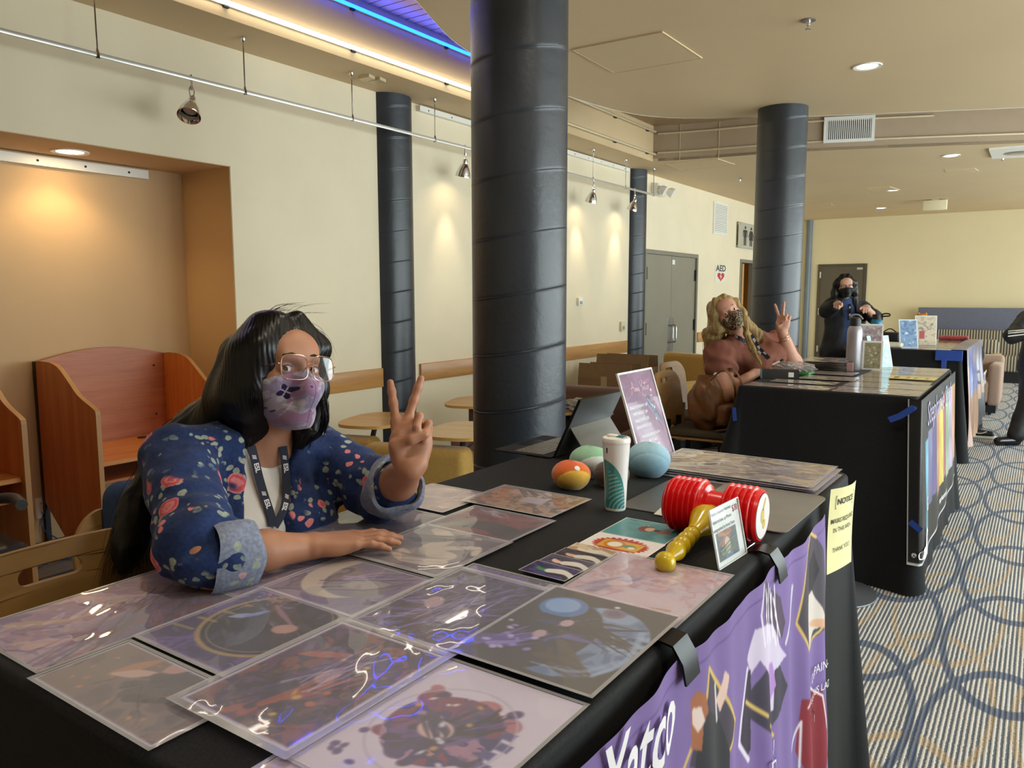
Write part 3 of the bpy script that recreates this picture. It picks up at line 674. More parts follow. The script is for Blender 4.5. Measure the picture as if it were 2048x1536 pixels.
def track_head(label, px, aim, lit=True):
    y = atX(px, 60+0.2525*px, TXX)[1]; base = V(TXX, y, ztr-.012); ax = unit(aim)
    t = thing('track_spotlight', label, 'spotlight', base, group='spotlights on the track rail')
    s = MB(); s.tube([base+(0, 0, .03), base, base-(0, 0, .05)], .006, 8); s.tube(spline([base-(0, 0, .02), base+(0, .014, -.05), base+(0, .008, -.09)], 10), .003, 6); s.tube(spline([base-(0, 0, .02), base+(0, -.014, -.05), base+(0, -.008, -.09)], 10), .003, 6)
    s.build('stem', M_chrome, t, world=True)
    hub = base-V(0, 0, .10); F = fr_dir(hub, ax)
    MB().lathe([(.012, -.025), (.018, -.015), (.019, .012), (.027, .02), (.043, .05), (.056, .085), (.060, .112), (.057, .112), (.05, .08), (.038, .05), (.016, .03)], 30, F, cap=False).build('reflector', M_chrome, t, world=True)
    MB().lathe([(.001, .06), (.03, .058), (.036, .07), (.001, .085)], 18, F).build('bulb', E_lamp if lit else mat('unlit_bulb', 'd8d8d8', .1), t, world=True)
    if lit:
        L = bpy.data.lights.new('spot', 'SPOT'); L.energy = 13; L.spot_size = math.radians(46); L.spot_blend = 1.0; L.color = (1, .86, .6); L.shadow_soft_size = .03
        lo = bpy.data.objects.new('spot', L); COL.objects.link(lo); lo.matrix_world = fr_dir(hub+ax*.125, -ax)
track_head('unlit chrome spotlight on the track rail, nearest to the study nook', 382, (0.35, -0.45, -0.9), False)
track_head('lit chrome spotlight on the track rail beside the big pillar', 930, (-0.25, 0.05, -0.95))
track_head('lit spotlight on the track rail right of the big pillar', 1187, (-0.3, 0.1, -0.9))
track_head('lit spotlight on the track rail in front of the sunken pillar by the double doors', 1270, (-0.3, -0.05, -0.9))
# emergency light pack at the end of the track
p = atX(1318, 380, WX+.05); t = thing('emergency_light', 'white twin head emergency light on the wall by the double doors', 'emergency light', p)
MB().rbox(WX, p[1]-.12, p[2]-.07, WX+.09, p[1]+.12, p[2]+.07, .012, 3).build('body', M_white, t, world=True)
for s in (-.09, .16):
    F = fr_dir(V(WX+.14, p[1]+s, p[2]-.02), (.8, .25, -.5)); MB().lathe([(.03, -.05), (.055, -.02), (.06, .03), (.05, .032), (.001, .028)], 20, F).build('lamp_head', M_white, t, world=True)
# ================================================================== TABLES, CLOTHS, PRINTS
def cloth_mat():
    m, p = new_mat('black_table_cloth'); P = ncoord()
    w = nnoise(P, 260, 2, .5); link(nmix(nstep(w, .3, .7), C('111214'), C('1c1d20')), p.inputs['Base Color'])
    p.inputs['Roughness'].default_value = 0.72; p.inputs['Specular IOR Level'].default_value = 0.22; p.inputs['Sheen Weight'].default_value = 0.03; p.inputs['Sheen Roughness'].default_value = 0.5
    link(nbump(w, .08, .001), p.inputs['Normal']); return m
M_cloth = cloth_mat()
def table_cloth(label, x0, x1, y0, y1, top, drops, flare=0.05, seed=0, fold=0.018, corner=0.10):
    """drops: hang length on sides (near -y, right +x, far +y, left -x)"""
    rng = np.random.default_rng(seed); t = thing('table_cloth', label, 'tablecloth', ((x0+x1)/2, (y0+y1)/2, 0))
    ns = 56; P = []; N_ = []; Dp = []; cr = 0.03
    def side(a, b, n, d):
        for k in range(ns):
            s = k/ns; P.append(np.array(a)*(1-s)+np.array(b)*s); N_.append(np.array(n, float)); Dp.append(d)
    def corner_(c, a0, da, db):
        for k in range(14):
            s = k/14; an = a0+s*PI/2; n = np.array([math.cos(an), math.sin(an)]); P.append(np.array(c)+cr*n); N_.append(n); Dp.append(da*(1-s)+db*s)
    dn, dr, df, dl = drops
    side((x0+cr, y0), (x1-cr, y0), (0, -1), dn); corner_((x1-cr, y0+cr), -PI/2, dn, dr); side((x1, y0+cr), (x1, y1-cr), (1, 0), dr); corner_((x1-cr, y1-cr), 0, dr, df)
    side((x1-cr, y1), (x0+cr, y1), (0, 1), df); corner_((x0+cr, y1-cr), PI/2, df, dl); side((x0, y1-cr), (x0, y0+cr), (-1, 0), dl); corner_((x0+cr, y0+cr), PI, dl, dn)
    P = np.array(P); N_ = np.array(N_); Dp = np.array(Dp); n = len(P)
    seg = np.linalg.norm(np.roll(P, -1, 0)-P, axis=1); s = np.concatenate([[0], np.cumsum(seg)[:-1]]); L = seg.sum()
    cx = np.abs(N_[:, 0])*np.abs(N_[:, 1])*2
    for _ in range(10): cx = (np.roll(cx, 1)+cx*2+np.roll(cx, -1))/4
    cx /= cx.max()
    ph = rng.random(6)*6.28
    f = sum(a*np.sin(2*PI*k*s/L+ph[i]) for i, (a, k) in enumerate(((.5, round(L/0.42)), (.35, round(L/0.27)), (.25, round(L/0.71)), (.15, round(L/.15)))))
    f = f*0.6+cx*(np.sin(2*PI*s/0.11)*0.9)
    rows = []; R = 0.012
    for a in np.linspace(0, PI/2, 5): rows.append((P+N_*(R*np.sin(a)-R)[..., None] if False else P+N_*(R*(math.sin(a)-1)), np.full(n, top-R+R*math.cos(a))))
    for v in np.linspace(0.03, 1, 26):
        off = flare*v+cx*corner*v**1.1+fold*f*(v**0.8)*(0.4+0.9*v)
        rows.append((P+N_*np.maximum(off, -0.02)[:, None], np.maximum(top-R-Dp*v+R*0, 0.006)))
    G = np.stack([np.c_[a, z] for a, z in rows]); m = len(rows)
    v = G.reshape(-1, 3); F = [(i*n+k, (i+1)*n+k, (i+1)*n+(k+1) % n, i*n+(k+1) % n) for i in range(m-1) for k in range(n)]
    mb = MB().add(v, F+[tuple(range(n))]); mb.build('cloth', M_cloth, t, world=True, smooth=60)
    return t
M_tabletop = mat('grey_laminate', 'b8b4ac', .4); M_tleg = mat('grey_powder_metal', '6d7176', .45, .6)
def bar_table(label, x0, x1, y0, y1, top):
    t = thing('bar_table', label, 'table', ((x0+x1)/2, (y0+y1)/2, 0))
    MB().rbox(x0+.02, y0+.02, top-.045, x1-.02, y1-.02, top-.006, .006, 2).build('tabletop', M_tabletop, t, world=True)
    for x in (x0+.09, x1-.09):
        for y in (y0+.12, y1-.12): MB().tube([(x, y, 0), (x, y, top-.045)], .016, 12).build('leg', M_tleg, t, world=True)
    for x in (x0+.09, x1-.09): MB().tube([(x, y0+.12, .25), (x, y1-.12, .25)], .010, 8).build('stretcher', M_tleg, t, world=True)
T1 = (-1.31, -0.418, 0.418, 2.285); T2 = (-1.36, -0.478, 4.16, 5.86); T3 = (-1.45, -0.56, 7.71, 9.70)
bar_table('tall table under the front black cloth, hidden by the cloth', *T1, T); table_cloth('black cloth on the front table covered with purple art prints', *T1, T, (.965, .965, .965, .28), .045, 1)
bar_table('tall table under the middle black cloth', *T2, T); table_cloth('black cloth on the second table with blue tape at its corner', *T2, T, (.962, .93, .96, .35), .06, 2, corner=.07)
bar_table('tall table under the farthest black cloth', *T3, T); table_cloth('black cloth on the farthest table in front of the standing man', *T3, T, (.96, .95, .95, .35), .05, 3)
# ------------------------------------------------------------------ painter
class Art:
    def __init__(s, w, h, res=1.6e-3, bg='808080'):
        s.nx, s.ny = max(12, int(w/res)), max(12, int(h/res)); s.w, s.h = w, h
        x = np.linspace(0, 1, s.nx); y = np.linspace(0, 1, s.ny); s.X, s.Y = np.meshgrid(x, y*h/w, indexing='ij'); s.a = h/w
        s.c = np.ones((s.nx, s.ny, 3))*hexc(bg); s.e = 1.2/s.nx
    def mix(s, m, h):
        c = hexc(h) if isinstance(h, str) else h; s.c = s.c*(1-m[..., None])+c*m[..., None]; return s
    def sm(s, d, w=1.0): return np.clip(0.5-d/(s.e*w*2), 0, 1)
    def flow(s, pal, seed=0, sc=3.0, warp=1.2, mask=None, al=1.0, stretch=(1, 1), ang=0.0):
        X = s.X*math.cos(ang)+s.Y*math.sin(ang); Y = -s.X*math.sin(ang)+s.Y*math.cos(ang); X = X*sc*stretch[0]; Y = Y*sc*stretch[1]
        q = fbm(X+5, Y+9, seed); r = fbm(X+31, Y+17, seed+5); v = fbm(X+warp*q*3, Y+warp*r*3, seed+9); v = (v-v.min())/(np.ptp(v)+1e-9)
        P = np.array([hexc(p) for p in pal]); t = v*(len(P)-1); i = np.clip(t.astype(int), 0, len(P)-2); f = t-i; f = np.clip((f-.5)*2.2+.5, 0, 1)[..., None]
        c = P[i]*(1-f)+P[i+1]*f; m = np.full(v.shape, al) if mask is None else mask*al
        s.c = s.c*(1-m[..., None])+c*m[..., None]; return s
    def disc(s, x, y, r, h, ry=None, soft=1.0, al=1.0, ang=0.0):
        ry = r if ry is None else ry; a = s.X-x; b = s.Y-y; u = a*math.cos(ang)+b*math.sin(ang); v = -a*math.sin(ang)+b*math.cos(ang)
        d = (np.sqrt((u/r)**2+(v/ry)**2)-1)*min(r, ry); m = s.sm(d, soft)*al
        return s.mix(m, h) if h is not None else m
    def ring(s, x, y, r, w, h, al=1.0, a0=None, a1=None, ry=None):
        ry = r if ry is None else ry; d = np.abs((np.sqrt(((s.X-x)/r)**2+((s.Y-y)/ry)**2)-1)*r)-w/2; m = s.sm(d)*al
        if a0 is not None: an = np.arctan2(s.Y-y, s.X-x); m = m*((an > a0) & (an < a1))
        return s.mix(m, h)
    def rib(s, pts, w0, w1, h, al=1.0, n=24, soft=1.0):
        P = spline(pts, n); d = np.full(s.X.shape, 9.0)
        for i in range(len(P)-1):
            a, b = P[i], P[i+1]; ab = b-a; t = np.clip(((s.X-a[0])*ab[0]+(s.Y-a[1])*ab[1])/(ab@ab+1e-9), 0, 1)
            tt = (i+t)/(len(P)-1); w = w0+(w1-w0)*tt; d = np.minimum(d, np.hypot(s.X-a[0]-t*ab[0], s.Y-a[1]-t*ab[1])-w/2)
        return s.mix(s.sm(d, soft)*al, h)
    def leaf(s, x, y, L, W_, ang, h, al=1.0):
        u = (s.X-x)*math.cos(ang)+(s.Y-y)*math.sin(ang); v = -(s.X-x)*math.sin(ang)+(s.Y-y)*math.cos(ang); t = u/L
        d = np.abs(v)-W_*np.sqrt(np.clip(1-t*t, 0, 1))*np.clip(1-np.abs(t)*.4, 0, 1)+np.where(np.abs(t) > 1, 1, 0); return s.mix(s.sm(d)*al, h)
    def rect(s, x0, y0, x1, y1, h, al=1.0, ang=0.0):
        cx, cy = (x0+x1)/2, (y0+y1)/2; u = (s.X-cx)*math.cos(ang)+(s.Y-cy)*math.sin(ang); v = -(s.X-cx)*math.sin(ang)+(s.Y-cy)*math.cos(ang)
        d = np.maximum(np.abs(u)-(x1-x0)/2, np.abs(v)-(y1-y0)/2); return s.mix(s.sm(d)*al, h)
    def poly(s, P, h, al=1.0):
        P = np.array(P); ins = np.zeros(s.X.shape, bool); n = len(P)
        for i in range(n):
            a, b = P[i], P[(i+1) % n]; c = (a[1] > s.Y) != (b[1] > s.Y); xx = (b[0]-a[0])*(s.Y-a[1])/(b[1]-a[1]+1e-12)+a[0]; ins ^= c & (s.X < xx)
        return s.mix(ins*al*1.0, h)
    def dots(s, n, r0, r1, pal, seed=0, al=1.0, box=(0, 0, 1, None)):
        g = np.random.default_rng(seed); y1 = s.a if box[3] is None else box[3]
        for k in range(n): s.disc(box[0]+g.random()*(box[2]-box[0]), box[1]+g.random()*(y1-box[1]), r0+g.random()*(r1-r0), pal[k % len(pal)], ry=(r0+g.random()*(r1-r0))*.8, al=al, ang=g.random()*3)
        return s
    def strands(s, n, a, b, spread, w, pal, seed=0, bend=.15, al=.85):
        g = np.random.default_rng(seed)
        for k in range(n):
            p = np.array(a)+(g.random(2)-.5)*spread[0]; q = np.array(b)+(g.random(2)-.5)*spread[1]; m = (p+q)/2+(g.random(2)-.5)*bend
            s.rib([p, m, q], w*(.5+g.random()), w*.2, pal[int(g.integers(len(pal)))], al, 10)
        return s
    def border(s, w, h):
        d = np.minimum(np.minimum(s.X, 1-s.X), np.minimum(s.Y, s.a-s.Y))-w; return s.mix(s.sm(d), h)
    def soften(s, k=1):
        for _ in range(k):
            p = np.pad(s.c, ((1, 1), (1, 1), (0, 0)), 'edge'); s.c = (p[:-2, 1:-1]+p[2:, 1:-1]+p[1:-1, :-2]+p[1:-1, 2:]+2*s.c)/6
        return s
    def lift(s, h, al): s.c = s.c*(1-al)+hexc(h)*al; return s
M_print = vmat('printed_paper', 0.35, 0.5); M_fabric_print = vmat('printed_fabric', .75, .2, sheen=.1); M_vinyl = vmat('printed_vinyl', .3, .5)
M_sleeve = film_mat('clear_sleeve', 0.03, 0.19, 'f7f5ff', 1.15); M_sleeve_edge = film_mat('sleeve_edge', 0.1, 0.35, 'ffffff', 1.0)  # sleeve haze: the film's own milkiness plus daylight glare put into its colour
def art_grid(a, fn, name, parent, m=M_print, world=True):
    """painted sheet: fn(x in 0..w, y in 0..h) -> world"""
    xs = a.X.ravel()*a.w; ys = a.Y.ravel()*a.w; v = fn(xs, ys); i, j = np.meshgrid(np.arange(a.nx-1), np.arange(a.ny-1), indexing='ij'); q = (i*a.ny+j).ravel()
    return fast_mesh(name, v, np.c_[q, q+a.ny, q+a.ny+1, q+1], m, parent, world, 180, s2l(np.clip(a.c, 0, 1)).reshape(-1, 3))
PRN = [0]
def art_print(label, p0, ex, w, h, art, lev=0, sleeve=True, group=None, top=T, rough=1.0, margin=0.006, curl=0.0, edge=True, name='art_print'):
    """p0 = corner (x,y); ex = 2-D direction of width; height runs 90 deg left of it"""
    ex = unit(V(ex[0], ex[1], 0)); ey = V(-ex[1], ex[0], 0); z = top+0.0012+lev*0.0022; o = V(p0[0], p0[1], z); PRN[0] += 1; sd = PRN[0]
    t = thing(name, label, 'print', o+ex*w/2+ey*h/2, group=group)
    m = margin if sleeve else 0.0
    art_grid(art(w-2*m, h-2*m) if callable(art) else art, lambda x, y: o+np.outer(x+m, ex)+np.outer(y+m, ey), 'paper', t)
    if sleeve:
        g = np.random.default_rng(sd); nx, ny = 44, 56; X, Y = np.meshgrid(np.linspace(0, w, nx), np.linspace(0, h, ny), indexing='ij')
        wv = sum(a*np.sin(X*kx+Y*ky+p) for a, kx, ky, p in [((.00022*rough)*(.5+g.random()), 60*(g.random()-.5)*2, 60*(g.random()-.5)*2, g.random()*6) for _ in range(6)])
        wv += .00006*rough*np.sin(X*190+Y*120+g.random()*6)
        b = np.minimum(np.minimum(X, w-X), np.minimum(Y, h-Y)); wv = wv*np.clip(b/.02, 0, 1)
        P = o+X[..., None]*ex+Y[..., None]*ey+np.array([0, 0, 1.0])*(0.0009+np.maximum(wv, -.0005))[..., None]
        MB().grid(P).build('sleeve', M_sleeve, t, world=True, smooth=180)
        if edge:
            e = MB(); q = o+V(0, 0, .0011)
            for x0, y0, x1, y1 in ((0, 0, w, m), (0, h-m, w, h), (0, 0, m, h), (w-m, 0, w, h)): e.add([q+ex*x0+ey*y0, q+ex*x1+ey*y0, q+ex*x1+ey*y1, q+ex*x0+ey*y1], [(0, 1, 2, 3)])
            e.build('sleeve_seam', M_sleeve_edge, t, world=True)
    return t
# every picture below is a free abstract stand-in in the colours of the print it replaces
def a1(w, h):
    a = Art(w, h, bg='b59aa8').flow(['d6c2b6', 'b597b8', 'c9a9b0', '8f79a8', 'c98f7a'], 1, 2.6, 1.4, stretch=(1, 2.2), ang=.5)
    m = np.clip((a.X-.45)*3, 0, 1)*np.clip((a.Y-.3)*4, 0, 1); a.flow(['2c2038', '5b4a86', '7a2f45', '3a2c52', '96425a'], 4, 3, 1.6, mask=m, stretch=(.7, 3), ang=.9)
    a.strands(26, (.9, .2), (.55, 1.1), (.5, .5), .02, ['3c2a4d', '6a4f97', '9a3b4e', '2a2035'], 3); a.rib([(.15, .2), (.4, .5), (.35, .95)], .09, .02, 'e9c9a0', .8); a.rib([(.05, .7), (.3, .9), (.6, 1.2)], .05, .02, 'd9b4c8', .8); return a
def a2(w, h):
    a = Art(w, h, bg='5d4a8a').flow(['4a3a78', '6d56a0', '3c3068', '8c74b6'], 7, 5, 1.2); m = a.disc(.58, .62, .46, None); a.flow(['1a1a30', '2d2a4c', '11121f', '50345e'], 3, 3, 1.5, mask=m)
    a.ring(.58, .62, .47, .035, 'c2a45a'); a.ring(.58, .62, .435, .012, '20203a'); a.ring(.58, .62, .415, .008, 'c9b070')
    for k in range(7): a.rib([(.02+.05*k, .25+.16*k), (.2+.03*k, .27+.16*k)], .035, .03, 'c4a85c', .8)
    a.strands(16, (.3, .75), (.85, .5), (.15, .3), .05, ['15131f', '2a2233', '6b86c9', 'b98aa0'], 5); a.disc(.72, .62, .09, 'd7a999', ry=.07, ang=.6); a.leaf(.3, .6, .1, .04, .8, 'aebfee'); a.leaf(.36, .68, .09, .03, 1.2, '8fa4e0')
    a.dots(40, .008, .02, ['7d67ab', 'b8a6d8', '453773'], 9, box=(0, .8, .5, None)); a.border(.02, 'b7a0c8'); return a
def a3(w, h):
    a = Art(w, h, bg='6a5a55').flow(['4d403f', '6b5b58', '8a7568', '574a4c'], 12, 2.5, 1.2); a.dots(22, .006, .018, ['d79a62', 'c98850'], 4, box=(.05, .05, .95, .5))
    a.leaf(.30, .34, .13, .045, 1.2, 'c98f66'); a.leaf(.36, .30, .12, .04, .6, 'e2c0a8'); a.disc(.55, .45, .12, 'cfa392', ry=.16, ang=.5); a.strands(20, (.5, .25), (.8, .6), (.2, .25), .05, ['3a3236', '50454a', '2b2529'], 4)
    for k, c in enumerate(('b4603e', '6a4f9a', '3f4ea8', 'd08a3e', 'a8583a', '5b489a', 'c7773c')): a.leaf(.25+.11*k, .92+.03*(k % 3), .2, .055, .35+.25*(k % 4), c, .85)
    a.strands(12, (.2, .75), (.9, 1.2), (.2, .3), .008, ['e0b878', 'f0d8b0'], 8); a.border(.012, 'd8d6e6'); return a
def a4(w, h):
    a = Art(w, h, bg='3a2c44').flow(['2a2232', '4a3860', '6c3f6a', '322840', '8a4b46', '40305c'], 21, 3, 1.6); a.strands(26, (.35, .2), (.7, .9), (.4, .5), .05, ['2c2440', '54407a', 'b5553c', '7d3450', '1f1a26'], 6)
    a.dots(10, .015, .04, ['d8b23c', 'c4653a'], 5, box=(.2, .2, .8, 1.1)); a.leaf(.3, .9, .2, .05, .5, 'b4583a'); a.disc(.55, .7, .07, 'c9998c', ry=.1); a.strands(14, (.5, .6), (.6, 1.1), (.3, .3), .012, ['d8cfe6', '8c7ac0'], 7); a.border(.028, 'd9d6e2'); return a
def a5(w, h):
    a = Art(w, h, bg='e9e5ef'); a.dots(46, .03, .1, ['8c3a56', '5a3f7a', 'a65a6a', '3c2f5c', 'c77f86'], 3, box=(.18, .3, .8, .98)); m = a.disc(.48, .64, .34, None); a.flow(['5a3f78', '8a3f5a', '3c3470', 'b98aa6', '463060'], 5, 3, 1.4, mask=m)
    a.strands(26, (.4, .5), (.65, .85), (.25, .3), .06, ['2a2740', '3f3a66', '1e1c2c', '6b4f96'], 9); a.disc(.45, .62, .11, 'e8c9bc', ry=.09); a.strands(8, (.35, .7), (.5, .58), (.1, .1), .05, ['2a2740', '383458'], 2)
    for k in range(5): a.rect(.78+.04*(k % 2), .35+.1*k, .86+.04*(k % 2), .42+.1*k, '5b5590')
    a.dots(14, .012, .03, ['eae6f0', 'd9a55a', 'f2efe8'], 6, box=(.2, .35, .8, .95)); a.ring(.48, .64, .4, .01, 'c9c4d6', ry=.44); a.dots(6, .02, .04, ['5b4a86'], 8, box=(.05, .1, .3, .4)); return a
def a6(w, h):
    a = Art(w, h, bg='dfcdd6').flow(['e6d6dc', 'd8c0cc', 'e9dde0'], 3, 3); a.dots(9, .02, .05, ['a87458', '8a5a48'], 4, box=(.5, .5, .95, 1.2)); a.strands(8, (.1, .3), (.8, .6), (.4, .4), .02, ['b48aa0', 'c9a0ac'], 2); return a
def a7(w, h):
    a = Art(w, h, bg='3a3158').flow(['2c2645', '4d4078', '241f36', '6a5aa0', '382c54'], 31, 3, 1.7); a.strands(30, (.25, .3), (.8, .9), (.5, .6), .04, ['231c30', '5e4e98', '8c7ec8', '6b3f5c', '1a1626'], 12); a.disc(.3, .62, .08, 'c7a3a6', ry=.12, ang=.4); a.strands(18, (.4, .2), (.6, 1.1), (.6, .5), .008, ['c9c4ee', '9fb0ff'], 15); a.border(.02, 'bdb6d6'); return a
def a8(w, h):
    a = Art(w, h, bg='2f2823'); m = a.disc(.60, .60, .43, None, ry=.55); a.flow(['4a6484', '7ea0c2', '5d7fa6', '9cbcd8', '3f5470'], 3, 2, 1.0, mask=m); m = a.disc(.34, .55, .34, None, ry=.55); a.flow(['1d1a20', '2c2630', '171418'], 8, 3, 1.2, mask=m*.96)
    a.disc(.24, .99, .18, '4f86c4'); a.disc(.22, 1.01, .13, '8fc0ee'); a.disc(.60, 1.08, .085, '8d7f94'); a.disc(.60, 1.08, .05, '6f5f80')
    a.strands(20, (.35, .62), (.72, .78), (.35, .45), .05, ['1f1f36', '3c3c74', '15131a', '6f6ab8', '4a3a30'], 5); a.strands(12, (.5, .80), (.95, .62), (.2, .25), .03, ['33281f', '2a2320'], 7); a.strands(10, (.55, .35), (.85, .2), (.3, .2), .06, ['3a2e24', '51402f'], 17)
    a.strands(14, (.08, .25), (.32, .45), (.15, .3), .055, ['7a68c0', '9b8fe0', '5a4aa0'], 9); a.dots(14, .015, .035, ['c9bce6', '9d8cd8'], 3, box=(.05, .15, .4, .6)); a.disc(.40, .76, .045, 'd9bcbc', ry=.06); a.disc(.33, .52, .045, 'cfb0b4', ry=.06); a.disc(.57, 1.19, .022, 'f2f2f2'); a.rib([(.90, .2), (.98, .5), (.9, .9)], .03, .05, 'b4d0e8', .7); a.rib([(.5, .15), (.8, .2), (.95, .45)], .02, .05, 'b4d0e8', .5); return a
def a9(w, h):
    a = Art(w, h, bg='d9c2c6').flow(['e3d2d2', 'd2b4ba', 'c99aa0', 'dccbd2', 'b9c2da'], 41, 3.2, 1.3); g = np.random.default_rng(2)
    for k in range(34): x, y = g.random()*.6+.35, g.random()*.8+.5; a.rect(x, y, x+.07, y+.05, ['b85a5c', 'd98a88', 'c87a7c', 'a9b6d6'][k % 4], .55)
    a.strands(12, (.15, .35), (.4, .75), (.15, .2), .04, ['8d86a6', 'b0a6c0', '6f6a88'], 3); a.disc(.32, .55, .09, 'e6c6b8', ry=.07); a.rib([(.45, .2), (.6, .4), (.85, .3)], .25, .3, 'e4d6d6', .85); a.leaf(.75, .2, .16, .07, .6, 'c78f80'); a.disc(.6, 1.0, .05, '8b7f92'); a.lift('f2e4ea', .25); return a
def a10(w, h):
    a = Art(w, h, bg='6b5b86').flow(['57487a', '7d6c98', '8f7fa4', '40355c'], 51, 3, 1.5); a.disc(.45, .62, .42, 'd9cdb8', ry=.5); m = a.disc(.58, .66, .36, None, ry=.44); a.flow(['574a78', '7c6c90', '8a8078', '463a60'], 15, 3.5, 1.5, mask=m)
    a.strands(20, (.4, .4), (.8, .9), (.3, .4), .02, ['b9aacb', '7a6aa6', '2f2748', 'd8d0e2'], 4); a.leaf(.65, .5, .2, .1, .6, 'a79c94'); a.border(.02, 'cfc8da'); return a
def a11(w, h):
    a = Art(w, h, bg='6a6168').flow(['5d555e', '7a7078', '857a80'], 61, 3, 1.0); a.disc(.55, .35, .2, 'a39890', ry=.24); P = 'cfc0a6'
    a.rib([(.2, 1.0), (.45, .8), (.5, .5), (.75, .42)], .16, .22, P); a.rib([(.3, .3), (.5, .2), (.8, .25)], .16, .2, 'd6c8b0'); a.rib([(.62, .6), (.85, .75), (.95, .6)], .12, .08, P); a.strands(8, (.2, .7), (.6, .9), (.2, .2), .06, ['4b4452', '3a3540'], 3); a.strands(6, (.3, .2), (.8, .4), (.2, .2), .007, ['5f5450'], 5); a.border(.02, 'b4adb2'); return a
def a12(w, h):
    a = Art(w, h, bg='45282e').flow(['2b2026', '6a2c32', '8c3a3e', '3a2a36'], 71, 2.6, 1.4); a.rib([(.1, .2), (.5, .4), (.9, .3)], .2, .3, '2a252e', .9); a.rib([(.2, .8), (.6, .7), (.95, .9)], .16, .06, 'a0454a', .8); a.strands(8, (.2, .9), (.5, .7), (.2, .2), .03, ['9fb4cc', 'd2c2c0'], 3); a.border(.018, 'b9a6aa'); return a
def a13(w, h):
    a = Art(w, h, bg='a47c58').flow(['b98a5c', '8e6a4c', 'c9a070', '6f5648', 'd8b890'], 81, 3, 1.3); a.dots(36, .02, .05, ['c8743a', 'b8622c', 'd88a4c'], 3, box=(.03, .1, .35, None)); a.disc(.3, .6, .13, 'd9ad94', ry=.1); a.strands(12, (.2, .8), (.6, .5), (.2, .3), .05, ['4a3a36', '5e4740'], 2); a.rect(.45, .3, .7, .5, 'd0c2c8', ang=.1); a.strands(10, (.4, .9), (.7, 1.0), (.3, .2), .015, ['6f88a0', 'e0d6c8'], 7); a.dots(14, .02, .04, ['e0cda8', 'c9a678'], 9, box=(.4, .5, .95, None)); a.border(.015, 'cdbfae'); return a
def a14(w, h):
    a = Art(w, h, bg='d2b6a4').flow(['e0cbb8', 'c8a596', 'b598a4', 'dcc0a0'], 91, 2.5, 1.4); a.strands(16, (.2, .3), (.8, .8), (.4, .5), .04, ['a98a9c', 'e8d8c4', '8f7f9c', 'd0a888'], 4); return a
def a15(w, h):
    a = Art(w, h, bg='4a3a52').flow(['3a2e46', '5c4a66', '7a5a6a', '2c2438'], 95, 3, 1.4); a.strands(14, (.2, .3), (.8, 1.0), (.4, .5), .04, ['6a567a', '8f6f80', '241d30'], 5); return a
def a16(w, h):
    a = Art(w, h, bg='5b4a78').flow(['4a3c70', '7360a0', '352a50', '8d7cb0'], 99, 3.4, 1.5); a.strands(14, (.3, .3), (.7, 1.0), (.5, .4), .03, ['d0c4d8', 'a08cc0', '2a2140', 'bfa9a0'], 6); a.rect(.86, 0, 1, 2, 'd2c6bc', .8); a.dots(6, .012, .025, ['4a4454'], 2, box=(.85, .1, 1, 1.2)); return a
LW, LH = 0.216, 0.279
# front table: letter sheets, columns run along the table edge (width = +x, height = +y)
P_ = (1, 0)
art_print('pale mauve and beige art print at the table corner by the wooden chair', (-1.302, 0.44), P_, .236, .312, a1, 0, rough=1.5)
art_print('brown art print with orange feather shapes at the near black cloth edge', (-1.06, 0.30+.125), (0.94, -0.0), .285, .14, lambda w, h: a3(w, h*1.0), 1, rough=1.2)
art_print('purple art print with a gold ringed dark circle', (-1.064, 0.568), P_, .232, .232, a2, 2)
art_print('white art print with round maroon and navy medallion, nearest the purple banner', (-0.645, 0.50), P_, .222, .283, a5, 1)
art_print('pale pink art print with brown spots at the very front of the table', (-0.66, 0.425), P_, .235, .20, a6, 0, rough=.8)
art_print('dark purple and orange art print in a very shiny sleeve near the front', (-0.852, 0.492), P_, .222, .290, a4, 4, rough=2.2, margin=.012)
art_print('dark violet art print in a shiny sleeve at the middle of the table', (-0.846, 0.780), P_, .214, .283, a7, 3, rough=2.0, margin=.010)
art_print('purple print with beige strip beside the black gap, under the violet print', (-0.842, 0.842), P_, .204, .256, a16, 1)
art_print('dark print with blue moon and swirls beside the near binder clip', (-0.648, 0.782), P_, .228, .290, a8, 5, rough=.5)
art_print('pale pink art print with red checks at the table edge under the yellow handle', (-0.647, 1.028), P_, .228, .276, a9, 2, rough=.9)
art_print('mauve art print with a beige crescent in front of her hand', (-1.074, 0.795), P_, .225, .20, a10, 1, rough=1.3)
art_print('grey art print with curved beige shapes under her fingertips', (-1.068, 0.990), P_, .228, .238, a11, 3, rough=1.5, margin=.010)
art_print('dark red art print between the grey print and the orange print', (-1.075, 1.203), P_, .226, .205, a12, 2)
art_print('brown and orange art print farthest along the table near the plush balls', (-1.125, 1.412), P_, .258, .19, a13, 3, rough=.8)
art_print('pinkish beige art print at her raised elbow', (-1.300, 1.32), P_, .20, .20, a14, 1)
art_print('dark plum art print under her sleeve between both arms', (-1.300, 0.99), P_, .222, .32, a15, 0)
art_print('pink and mauve print under her forearm', (-1.300, 0.752), P_, .236, .235, lambda w, h: Art(w, h, bg='a98fa6').flow(['c2a8b8', '8f7896', 'b58f9c'], 55, 3).strands(12, (.2, .3), (.8, .9), (.4, .5), .04, ['d2bcc8', '7d6a90'], 5), 0)
